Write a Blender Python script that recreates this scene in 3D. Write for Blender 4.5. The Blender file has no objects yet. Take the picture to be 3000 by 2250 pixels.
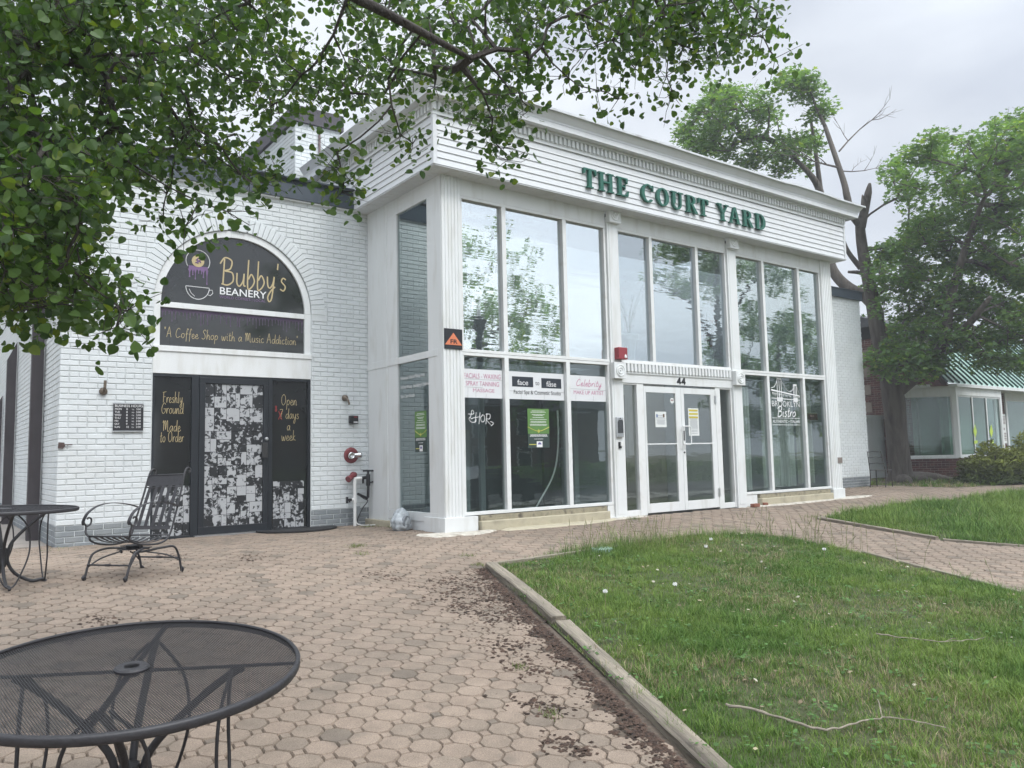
import bpy, bmesh, math, random
import numpy as np
from mathutils import Matrix, Vector
C = bpy.context.scene.collection
SC = bpy.context.scene
PI = math.pi

# ---------------------------------------------------------------- camera, sky, sun, exposure
cam = bpy.data.cameras.new("camera"); cam.lens = 27.894; cam.sensor_width = 36.0
cam.clip_start = 0.05; cam.clip_end = 3000
co = bpy.data.objects.new("camera", cam); C.objects.link(co)
r_ = Vector((0.80238254, -0.59641541, -0.02170046)); d_ = Vector((0.03624919, 0.08499669, -0.99572163)); f_ = Vector((0.59570819, 0.79816303, 0.08981943))
m_ = Matrix((( r_.x, -d_.x, -f_.x, 0), (r_.y, -d_.y, -f_.y, 0), (r_.z, -d_.z, -f_.z, 1.05), (0, 0, 0, 1)))
co.matrix_world = m_
SC.camera = co
SC.view_settings.view_transform = 'Standard'
SC.view_settings.look = 'None'
SC.view_settings.exposure = 0.26
SC.view_settings.gamma = 1.0
SC.cycles.max_bounces = 8; SC.cycles.transparent_max_bounces = 16
SC.cycles.diffuse_bounces = 4; SC.cycles.glossy_bounces = 3; SC.cycles.transmission_bounces = 6
SC.cycles.caustics_reflective = False; SC.cycles.caustics_refractive = False
SC.cycles.use_adaptive_sampling = True; SC.cycles.adaptive_threshold = 0.02
SC.cycles.use_denoising = True

SUN_EL, SUN_AZ = math.radians(52), math.radians(168)      # azimuth clockwise from +Y: behind the camera
w = bpy.data.worlds.new("World"); SC.world = w; w.use_nodes = True
nt = w.node_tree; N = nt.nodes; LK = nt.links
for n in list(N): N.remove(n)
out = N.new('ShaderNodeOutputWorld'); bg = N.new('ShaderNodeBackground'); bg.inputs[1].default_value = 0.1
sky = N.new('ShaderNodeTexSky'); sky.sky_type = 'NISHITA'; sky.sun_disc = False
sky.sun_elevation = SUN_EL; sky.sun_rotation = SUN_AZ; sky.air_density = 1.0; sky.dust_density = 3.0
tc = N.new('ShaderNodeTexCoord'); mp = N.new('ShaderNodeMapping'); mp.inputs['Scale'].default_value = (1.0, 1.0, 2.6)
mp.inputs['Rotation'].default_value = (0.2, 0.1, 0.8)
nz = N.new('ShaderNodeTexNoise'); nz.inputs['Scale'].default_value = 2.3; nz.inputs['Detail'].default_value = 5; nz.inputs['Roughness'].default_value = 0.45
cr = N.new('ShaderNodeValToRGB'); cr.color_ramp.elements[0].position = 0.38; cr.color_ramp.elements[0].color = (5.5, 5.95, 6.75, 1)
cr.color_ramp.elements[1].position = 0.63; cr.color_ramp.elements[1].color = (8.2, 8.65, 9.2, 1)
# overcast brightening: towards the zenith and towards the hidden sun
sep = N.new('ShaderNodeSeparateXYZ')
zr = N.new('ShaderNodeMapRange'); zr.inputs[1].default_value = 0.5; zr.inputs[2].default_value = 1.0; zr.inputs[3].default_value = 1.0; zr.inputs[4].default_value = 2.3
dot = N.new('ShaderNodeVectorMath'); dot.operation = 'DOT_PRODUCT'
dot.inputs[1].default_value = (math.sin(SUN_AZ)*math.cos(SUN_EL), math.cos(SUN_AZ)*math.cos(SUN_EL), math.sin(SUN_EL))
dr = N.new('ShaderNodeMapRange'); dr.inputs[1].default_value = 0.15; dr.inputs[2].default_value = 1.0; dr.inputs[3].default_value = 1.0; dr.inputs[4].default_value = 2.2
mm = N.new('ShaderNodeMath'); mm.operation = 'MULTIPLY'
vm = N.new('ShaderNodeVectorMath'); vm.operation = 'SCALE'
mix = N.new('ShaderNodeMix'); mix.data_type = 'RGBA'; mix.inputs[0].default_value = 0.93
LK.new(tc.outputs['Generated'], mp.inputs[0]); LK.new(mp.outputs[0], nz.inputs['Vector']); LK.new(nz.outputs[0], cr.inputs[0])
LK.new(tc.outputs['Generated'], sep.inputs[0]); LK.new(sep.outputs[2], zr.inputs[0])
LK.new(tc.outputs['Generated'], dot.inputs[0]); LK.new(dot.outputs['Value'], dr.inputs[0])
LK.new(zr.outputs[0], mm.inputs[0]); LK.new(dr.outputs[0], mm.inputs[1])
LK.new(cr.outputs[0], vm.inputs[0]); LK.new(mm.outputs[0], vm.inputs['Scale'])
LK.new(sky.outputs[0], mix.inputs[6]); LK.new(vm.outputs[0], mix.inputs[7])
LK.new(mix.outputs[2], bg.inputs[0]); LK.new(bg.outputs[0], out.inputs[0])
sun = bpy.data.lights.new("sun", 'SUN'); sun.energy = 1.5; sun.angle = math.radians(16); sun.color = (1.0, 0.97, 0.93)
so = bpy.data.objects.new("sun", sun); C.objects.link(so)
so.rotation_euler = Vector(dot.inputs[1].default_value).to_track_quat('Z', 'Y').to_euler()

# ---------------------------------------------------------------- materials
MATS = {}
def mat(name, col, rough=0.6, var=0.12, scale=6.0, bump=0.0, bscale=40.0, metal=0.0, spec=0.4, island=0.0, stretch=(1, 1, 1), coat=0.0, dirt=None):
    if name in MATS: return MATS[name]
    m = bpy.data.materials.new(name); m.use_nodes = True; t = m.node_tree; n = t.nodes; l = t.links
    b = n['Principled BSDF']; b.inputs['Roughness'].default_value = rough; b.inputs['Metallic'].default_value = metal
    b.inputs['Specular IOR Level'].default_value = spec
    if coat: b.inputs['Coat Weight'].default_value = coat
    co_ = n.new('ShaderNodeTexCoord'); mp_ = n.new('ShaderNodeMapping'); mp_.inputs['Scale'].default_value = stretch
    l.new(co_.outputs['Object'], mp_.inputs[0])
    nz_ = n.new('ShaderNodeTexNoise'); nz_.inputs['Scale'].default_value = scale; nz_.inputs['Detail'].default_value = 6; nz_.inputs['Roughness'].default_value = 0.6
    l.new(mp_.outputs[0], nz_.inputs['Vector'])
    r = n.new('ShaderNodeMapRange'); r.inputs[1].default_value = 0.25; r.inputs[2].default_value = 0.75
    r.inputs[3].default_value = 1 - var; r.inputs[4].default_value = 1 + var; l.new(nz_.outputs[0], r.inputs[0])
    val = r.outputs[0]
    if island:
        g = n.new('ShaderNodeNewGeometry'); r2 = n.new('ShaderNodeMapRange'); r2.inputs[3].default_value = 1 - island; r2.inputs[4].default_value = 1 + island
        l.new(g.outputs['Random Per Island'], r2.inputs[0]); mu = n.new('ShaderNodeMath'); mu.operation = 'MULTIPLY'
        l.new(val, mu.inputs[0]); l.new(r2.outputs[0], mu.inputs[1]); val = mu.outputs[0]
    v = n.new('ShaderNodeVectorMath'); v.operation = 'SCALE'; v.inputs[0].default_value = col[:3]; l.new(val, v.inputs['Scale'])
    colout = v.outputs[0]
    if dirt:
        dc, amt, dsc = dirt
        n2 = n.new('ShaderNodeTexNoise'); n2.inputs['Scale'].default_value = dsc; n2.inputs['Detail'].default_value = 8; l.new(mp_.outputs[0], n2.inputs['Vector'])
        r3 = n.new('ShaderNodeMapRange'); r3.inputs[1].default_value = 0.52; r3.inputs[2].default_value = 0.72; r3.inputs[4].default_value = amt; l.new(n2.outputs[0], r3.inputs[0])
        mx = n.new('ShaderNodeMix'); mx.data_type = 'RGBA'; l.new(r3.outputs[0], mx.inputs[0]); l.new(colout, mx.inputs[6]); mx.inputs[7].default_value = (*dc, 1)
        colout = mx.outputs[2]
    l.new(colout, b.inputs['Base Color'])
    if bump:
        nb = n.new('ShaderNodeTexNoise'); nb.inputs['Scale'].default_value = bscale; nb.inputs['Detail'].default_value = 5; l.new(mp_.outputs[0], nb.inputs['Vector'])
        bp = n.new('ShaderNodeBump'); bp.inputs['Strength'].default_value = bump; bp.inputs['Distance'].default_value = 0.05 if 'bark' in name else 0.01
        l.new(nb.outputs[0], bp.inputs['Height']); l.new(bp.outputs[0], b.inputs['Normal'])
    MATS[name] = m; return m

def glass(name, refl, tint, wave=0.02, rough=0.0):
    if name in MATS: return MATS[name]
    m = bpy.data.materials.new(name); m.use_nodes = True; t = m.node_tree; n = t.nodes; l = t.links
    n.remove(n['Principled BSDF']); o = n['Material Output']
    tr = n.new('ShaderNodeBsdfTransparent'); tr.inputs[0].default_value = (*tint, 1)
    gl = n.new('ShaderNodeBsdfGlossy'); gl.inputs['Roughness'].default_value = rough; gl.inputs[0].default_value = (0.93, 0.97, 0.97, 1)
    ms = n.new('ShaderNodeMixShader'); ge = n.new('ShaderNodeNewGeometry'); dt = n.new('ShaderNodeVectorMath'); dt.operation = 'DOT_PRODUCT'
    l.new(ge.outputs['Incoming'], dt.inputs[0]); l.new(ge.outputs['Normal'], dt.inputs[1])
    def ma(op, a_, b_=None):
        x = n.new('ShaderNodeMath'); x.operation = op
        for i_, q in enumerate((a_, b_)):
            if q is None: continue
            if isinstance(q, (int, float)): x.inputs[i_].default_value = q
            else: l.new(q, x.inputs[i_])
        return x.outputs[0]
    f5 = ma('POWER', ma('SUBTRACT', 1.0, ma('ABSOLUTE', dt.outputs['Value'])), 5.0)
    ad = n.new('ShaderNodeMath'); ad.operation = 'ADD'; ad.use_clamp = True; ad.inputs[1].default_value = refl+0.04
    l.new(ma('MULTIPLY', f5, 0.9), ad.inputs[0])
    co_ = n.new('ShaderNodeTexCoord'); mp_ = n.new('ShaderNodeMapping'); mp_.inputs['Scale'].default_value = (0.7, 0.7, 5.0)
    nz_ = n.new('ShaderNodeTexNoise'); nz_.inputs['Scale'].default_value = 1.6; nz_.inputs['Detail'].default_value = 2
    bp = n.new('ShaderNodeBump'); bp.inputs['Strength'].default_value = 0.35; bp.inputs['Distance'].default_value = wave
    l.new(co_.outputs['Object'], mp_.inputs[0]); l.new(mp_.outputs[0], nz_.inputs['Vector']); l.new(nz_.outputs[0], bp.inputs['Height']); l.new(bp.outputs[0], gl.inputs['Normal'])
    l.new(ad.outputs[0], ms.inputs[0]); l.new(tr.outputs[0], ms.inputs[1]); l.new(gl.outputs[0], ms.inputs[2]); l.new(ms.outputs[0], o.inputs[0])
    MATS[name] = m; return m

def leafmat(name, c1, c2, trans=0.35, rough=0.5):
    if name in MATS: return MATS[name]
    m = bpy.data.materials.new(name); m.use_nodes = True; t = m.node_tree; n = t.nodes; l = t.links
    b = n['Principled BSDF']; b.inputs['Roughness'].default_value = rough; b.inputs['Specular IOR Level'].default_value = 0.35
    g = n.new('ShaderNodeNewGeometry'); cr_ = n.new('ShaderNodeValToRGB')
    cr_.color_ramp.elements[0].color = (*c1, 1); cr_.color_ramp.elements[1].color = (*c2, 1); cr_.color_ramp.elements[1].position = 0.9
    e = cr_.color_ramp.elements.new(0.97); e.color = (c2[0]*1.6, c2[1]*1.25, c2[2]*0.8, 1)
    l.new(g.outputs['Random Per Island'], cr_.inputs[0])
    tl = n.new('ShaderNodeBsdfTranslucent'); ms = n.new('ShaderNodeMixShader'); ms.inputs[0].default_value = trans
    v = n.new('ShaderNodeVectorMath'); v.operation = 'MULTIPLY'; v.inputs[1].default_value = (1.5, 1.6, 0.6)
    l.new(cr_.outputs[0], b.inputs['Base Color']); l.new(cr_.outputs[0], v.inputs[0]); l.new(v.outputs[0], tl.inputs[0])
    l.new(b.outputs[0], ms.inputs[1]); l.new(tl.outputs[0], ms.inputs[2]); l.new(ms.outputs[0], n['Material Output'].inputs[0])
    MATS[name] = m; return m

def attrmat(name, rough=0.7, trans=0.25, spec=0.3):
    if name in MATS: return MATS[name]
    m = bpy.data.materials.new(name); m.use_nodes = True; t = m.node_tree; n = t.nodes; l = t.links
    b = n['Principled BSDF']; b.inputs['Roughness'].default_value = rough; b.inputs['Specular IOR Level'].default_value = spec
    a = n.new('ShaderNodeAttribute'); a.attribute_name = 'Col'
    l.new(a.outputs[0], b.inputs['Base Color'])
    if trans:
        tl = n.new('ShaderNodeBsdfTranslucent'); ms = n.new('ShaderNodeMixShader'); ms.inputs[0].default_value = trans
        l.new(a.outputs[0], tl.inputs[0]); l.new(b.outputs[0], ms.inputs[1]); l.new(tl.outputs[0], ms.inputs[2]); l.new(ms.outputs[0], n['Material Output'].inputs[0])
    MATS[name] = m; return m

white = mat('white_paint', (0.67, 0.685, 0.68), 0.5, 0.04, 2.0, 0.05, 60, stretch=(1, 1, .22), dirt=((0.46, 0.45, 0.40), 0.40, 7.0))
whitedirt = mat('weathered_white_paint', (0.68, 0.69, 0.68), 0.6, 0.06, 3.0, 0.1, 60, dirt=((0.45, 0.43, 0.38), 0.4, 6.0))
vinyl = mat('white_siding', (0.62, 0.635, 0.645), 0.45, 0.03, 1.5, stretch=(1, 1, .2), dirt=((0.50, 0.50, 0.47), 0.32, 5.0))
brickw = mat('white_painted_brick', (0.60, 0.63, 0.635), 0.6, 0.06, 3.0, 0.4, 90, island=0.02, dirt=((0.5, 0.5, 0.47), 0.3, 1.6))
brickg = mat('grey_painted_brick', (0.20, 0.22, 0.23), 0.6, 0.1, 3.0, 0.5, 90, island=0.05, dirt=((0.32, 0.32, 0.31), 0.4, 3))
mortarw = mat('white_painted_mortar', (0.56, 0.59, 0.59), 0.7, 0.1, 5.0, 0.3, 50)
darktrim = mat('slate_blue_metal', (0.035, 0.048, 0.062), 0.45, 0.15, 1.5)
blackfr = mat('black_storefront', (0.012, 0.015, 0.019), 0.4, 0.15, 3)
blackgl = mat('black_film_glass', (0.016, 0.018, 0.018), 0.06, 0.2, 1.0, spec=0.6)
iron = mat('black_wrought_iron', (0.022, 0.021, 0.024), 0.5, 0.3, 14, 0.2, 80, spec=0.5)
gold = mat('gold_vinyl', (0.46, 0.37, 0.20), 0.5, 0.05)
whitev = mat('white_vinyl', (0.72, 0.72, 0.72), 0.5, 0.03)
purple = mat('purple_vinyl', (0.16, 0.09, 0.20), 0.5, 0.2, 8)
purpled = mat('dark_purple_vinyl', (0.045, 0.032, 0.055), 0.4, 0.2, 8)
redv = mat('red_marker', (0.35, 0.03, 0.03), 0.5, 0.1)
pinkv = mat('faded_pink_vinyl', (0.48, 0.20, 0.30), 0.5, 0.25, 9)
greenl = mat('dark_green_enamel', (0.010, 0.105, 0.070), 0.35, 0.1)
blackp = mat('black_plastic', (0.015, 0.015, 0.017), 0.4, 0.1)
conc = mat('concrete', (0.42, 0.38, 0.28), 0.85, 0.18, 4, 0.4, 60, dirt=((0.12, 0.11, 0.08), 0.5, 4))
concw = mat('whitish_mortar_slab', (0.47, 0.44, 0.38), 0.85, 0.3, 9, 0.7, 60, dirt=((0.16, 0.13, 0.09), 0.9, 7))
steel = mat('brushed_steel', (0.55, 0.56, 0.57), 0.3, 0.1, 20, metal=0.9)
chrome = mat('polished_chrome', (0.6, 0.6, 0.6), 0.12, 0.05, metal=1.0)
redm = mat('dull_red_metal', (0.17, 0.035, 0.04), 0.5, 0.25, 12)
bronze = mat('weathered_bronze', (0.16, 0.13, 0.10), 0.5, 0.3, 25, metal=0.6)
bark = mat('grey_bark', (0.11, 0.095, 0.082), 0.9, 0.5, 7, 1.0, 14, stretch=(1, 1, 0.16), dirt=((0.16, 0.14, 0.12), 0.6, 3))
barkd = mat('dark_bark', (0.05, 0.043, 0.038), 0.9, 0.3, 9, 0.7, 40, stretch=(1, 1, 0.3))
wood = mat('weathered_timber', (0.27, 0.245, 0.20), 0.85, 0.35, 5, 0.9, 22, dirt=((0.08, 0.065, 0.05), 0.8, 4))
soil = mat('soil', (0.055, 0.042, 0.030), 0.95, 0.4, 18, 0.8, 60)
asphalt = mat('asphalt', (0.06, 0.06, 0.062), 0.9, 0.2, 30)
beige = mat('beige_panel', (0.36, 0.35, 0.31), 0.6, 0.05)
greywall = mat('pale_grey_wall', (0.42, 0.45, 0.46), 0.7, 0.05)
darkint = mat('dark_interior', (0.05, 0.06, 0.06), 0.8, 0.2, 2)
curtainm = mat('pale_green_curtain', (0.58, 0.59, 0.56), 0.8, 0.08, 2)
redbrick = mat('red_brown_brick', (0.115, 0.052, 0.042), 0.85, 0.2, 8, 0.3, 60, island=0.35)
mortarg = mat('grey_mortar', (0.32, 0.30, 0.28), 0.9, 0.1)
stoneq = mat('tan_quoin_stone', (0.24, 0.20, 0.17), 0.85, 0.1)
copperg = mat('green_standing_seam_metal', (0.30, 0.45, 0.39), 0.45, 0.12, 1.5)
copperd = mat('dark_green_seam', (0.03, 0.06, 0.055), 0.5, 0.1)
slate = mat('dark_roof_shingle', (0.08, 0.08, 0.09), 0.8, 0.2, 10)

# ---------------------------------------------------------------- mesh helpers
def link(name, me, parent=None):
    o = bpy.data.objects.new(name, me); C.objects.link(o)
    if parent: o.parent = parent
    return o
def tag(o, label=None, cat=None, group=None, kind=None):
    if label: o['label'] = label
    if cat: o['category'] = cat
    if group: o['group'] = group
    if kind: o['kind'] = kind
    return o
def thing(name, label, cat, loc=(0, 0, 0), group=None, rot=0):
    o = bpy.data.objects.new(name, None); C.objects.link(o); o.location = loc; o.rotation_euler = (0, 0, rot); o.empty_display_size = 0.1
    return tag(o, label, cat, group)
class MB:
    def __init__(s): s.v = []; s.f = []; s.m = []
    def add(s, vs, fs, mi=0):
        b = len(s.v); s.v += [tuple(p) for p in vs]; s.f += [tuple(i+b for i in f) for f in fs]; s.m += [mi]*len(fs); return s
    def box(s, x0, x1, y0, y1, z0, z1, mi=0):
        v = [(x0,y0,z0),(x1,y0,z0),(x1,y1,z0),(x0,y1,z0),(x0,y0,z1),(x1,y0,z1),(x1,y1,z1),(x0,y1,z1)]
        return s.add(v, [(0,3,2,1),(4,5,6,7),(0,1,5,4),(1,2,6,5),(2,3,7,6),(3,0,4,7)], mi)
    def prism(s, pts, axis, a, b, mi=0):
        # pts: 2D outline; axis 'y': (x,z) swept y a->b ; 'x': (y,z) swept ; 'z': (x,y)
        def P(p, t):
            return (p[0], t, p[1]) if axis == 'y' else ((t, p[0], p[1]) if axis == 'x' else (p[0], p[1], t))
        n = len(pts); v = [P(p, a) for p in pts] + [P(p, b) for p in pts]
        f = [tuple(range(n)), tuple(range(2*n-1, n-1, -1))] + [(i, i+n, (i+1) % n+n, (i+1) % n) for i in range(n)]
        return s.add(v, f, mi)
    def tube(s, pts, r, n=8, mi=0, cap=True, closed=False):
        pts = [Vector(p) for p in pts]; k = len(pts); rs = r if isinstance(r, (list, tuple)) else [r]*k
        t0 = (pts[1]-pts[0]).normalized(); up = Vector((0, 0, 1)) if abs(t0.z) < 0.9 else Vector((1, 0, 0))
        a = t0.cross(up).normalized(); b0 = len(s.v)
        for i, p in enumerate(pts):
            if closed: t = (pts[(i+1) % k]-pts[i-1]).normalized()
            else: t = (pts[min(i+1, k-1)]-pts[max(i-1, 0)])
            t = t.normalized() if t.length > 1e-9 else t0
            a = (a - t*a.dot(t)); a = a.normalized() if a.length > 1e-6 else t.orthogonal().normalized()
            b = t.cross(a)
            for j in range(n):
                c = math.cos(2*PI*j/n)*rs[i]; d = math.sin(2*PI*j/n)*rs[i]; s.v.append(tuple(p+a*c+b*d))
        for i in range(k if closed else k-1):
            i2 = (i+1) % k
            for j in range(n):
                s.f.append((b0+i*n+j, b0+i*n+(j+1) % n, b0+i2*n+(j+1) % n, b0+i2*n+j)); s.m.append(mi)
        if cap and not closed:
            s.f.append(tuple(b0+j for j in range(n-1, -1, -1))); s.m.append(mi)
            s.f.append(tuple(b0+(k-1)*n+j for j in range(n))); s.m.append(mi)
        return s
    def lathe(s, prof, c=(0, 0, 0), axis='z', n=20, mi=0):
        # prof: (radius, height)
        b0 = len(s.v)
        for r, h in prof:
            for j in range(n):
                x = r*math.cos(2*PI*j/n); y = r*math.sin(2*PI*j/n)
                if axis == 'z': p = (c[0]+x, c[1]+y, c[2]+h)
                elif axis == 'y': p = (c[0]+x, c[1]-h, c[2]+y)
                else: p = (c[0]-h, c[1]+x, c[2]+y)
                s.v.append(p)
        for i in range(len(prof)-1):
            for j in range(n): s.f.append((b0+i*n+j, b0+i*n+(j+1) % n, b0+(i+1)*n+(j+1) % n, b0+(i+1)*n+j)); s.m.append(mi)
        for i, e in ((0, 1), (len(prof)-1, 0)):
            if prof[i][0] > 1e-4: s.f.append(tuple(b0+i*n+j for j in (range(n-1, -1, -1) if e else range(n)))); s.m.append(mi)
        return s
    def build(s, name, mats, parent=None, smooth=False, bevel=0.0):
        me = bpy.data.meshes.new(name); me.from_pydata(s.v, [], s.f)
        for m in (mats if isinstance(mats, (list, tuple)) else [mats]): me.materials.append(m)
        me.polygons.foreach_set('material_index', s.m)
        bm = bmesh.new(); bm.from_mesh(me); bmesh.ops.recalc_face_normals(bm, faces=bm.faces)
        bm.to_mesh(me); bm.free()
        if smooth: me.polygons.foreach_set('use_smooth', [True]*len(me.polygons))
        o = link(name, me, parent)
        if bevel:
            md = o.modifiers.new('bevel', 'BEVEL'); md.width = bevel; md.segments = 2; md.limit_method = 'ANGLE'
        if smooth: 
            pass
        return o
def spline(pts, n=6):
    P = [Vector(p) for p in pts]; out = []
    if len(P) < 3: return P
    for i in range(len(P)-1):
        p0 = P[max(i-1, 0)]; p1 = P[i]; p2 = P[i+1]; p3 = P[min(i+2, len(P)-1)]
        for k in range(n):
            t = k/n; out.append(0.5*((2*p1)+(p2-p0)*t+(2*p0-5*p1+4*p2-p3)*t*t+(3*p1-p0-3*p2+p3)*t*t*t))
    out.append(P[-1]); return out
def npmesh(name, V, loops, sizes, mats, midx=None, col=None, parent=None, smooth=False):
    me = bpy.data.meshes.new(name); V = np.ascontiguousarray(V, dtype=np.float32); loops = np.ascontiguousarray(loops, dtype=np.int32); sizes = np.asarray(sizes, dtype=np.int32)
    me.vertices.add(len(V)); me.vertices.foreach_set('co', V.ravel())
    me.loops.add(len(loops)); me.loops.foreach_set('vertex_index', loops)
    me.polygons.add(len(sizes)); st = np.zeros(len(sizes), dtype=np.int32); st[1:] = np.cumsum(sizes)[:-1]
    me.polygons.foreach_set('loop_start', st)
    for m in (mats if isinstance(mats, (list, tuple)) else [mats]): me.materials.append(m)
    if midx is not None: me.polygons.foreach_set('material_index', np.asarray(midx, dtype=np.int32))
    if smooth: me.polygons.foreach_set('use_smooth', np.ones(len(sizes), dtype=bool))
    me.update(calc_edges=True); me.validate()
    if not smooth: me.shade_flat()
    if col is not None:
        at = me.color_attributes.new('Col', 'FLOAT_COLOR', 'POINT'); c4 = np.ones((len(V), 4), dtype=np.float32); c4[:, :3] = col; at.data.foreach_set('color', c4.ravel())
    return link(name, me, parent)
def replicate(T, faces, Rm, sc, pos):
    # T (k,3) template, Rm (n,3,3), sc (n,) or (n,3), pos (n,3)
    n = len(pos); sc = np.asarray(sc); 
    tt = T[None]*(sc[:, None, None] if sc.ndim == 1 else sc[:, None, :])
    V = np.einsum('nij,nkj->nki', Rm, tt)+pos[:, None]
    fl = np.concatenate([np.asarray(f) for f in faces]); sz = np.array([len(f) for f in faces])
    L = (fl[None]+(np.arange(n)*len(T))[:, None]).ravel(); S = np.tile(sz, n)
    return V.reshape(-1, 3), L, S
def rotz_tilt(rng, n, tilt_mean, tilt_sd):
    a = rng.uniform(0, 2*PI, n); t = rng.normal(tilt_mean, tilt_sd, n); s = rng.uniform(0, 2*PI, n)
    def rz(x):
        c, d, o, z = np.cos(x), np.sin(x), np.ones_like(x), np.zeros_like(x)
        return np.stack([np.stack([c, -d, z], 1), np.stack([d, c, z], 1), np.stack([z, z, o], 1)], 1)
    def rx(x):
        c, d, o, z = np.cos(x), np.sin(x), np.ones_like(x), np.zeros_like(x)
        return np.stack([np.stack([o, z, z], 1), np.stack([z, c, -d], 1), np.stack([z, d, c], 1)], 1)
    return np.einsum('nij,njk,nkl->nil', rz(a), rx(t), rz(s))

def font(name, s, x, z, y, size, m, parent=None, align='LEFT', width=None, depth=0.002, label=None, rot=(PI/2, 0, 0), off=0.0, sp=1.0):
    c = bpy.data.curves.new(name, 'FONT'); c.body = s; c.size = size; c.align_x = align; c.extrude = depth; c.offset = off; c.space_character = sp
    o = bpy.data.objects.new('tmp_text', c); C.objects.link(o)
    bpy.context.view_layer.update()
    me = bpy.data.meshes.new_from_object(o.evaluated_get(bpy.context.evaluated_depsgraph_get()))
    C.objects.unlink(o); bpy.data.objects.remove(o)
    me.materials.clear(); me.materials.append(m)
    xs = [v.co.x for v in me.vertices]; sx = 1.0
    if width and xs: sx = width/(max(xs)-min(xs)); x0 = min(xs) if align == 'LEFT' else 0
    R = Matrix.Translation((x, y, z)) @ Matrix.Rotation(rot[2], 4, 'Z') @ Matrix.Rotation(rot[0], 4, 'X') @ Matrix.Diagonal((sx, 1, 1, 1))
    me.transform(R)
    o = link(name, me, parent)
    return o

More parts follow.
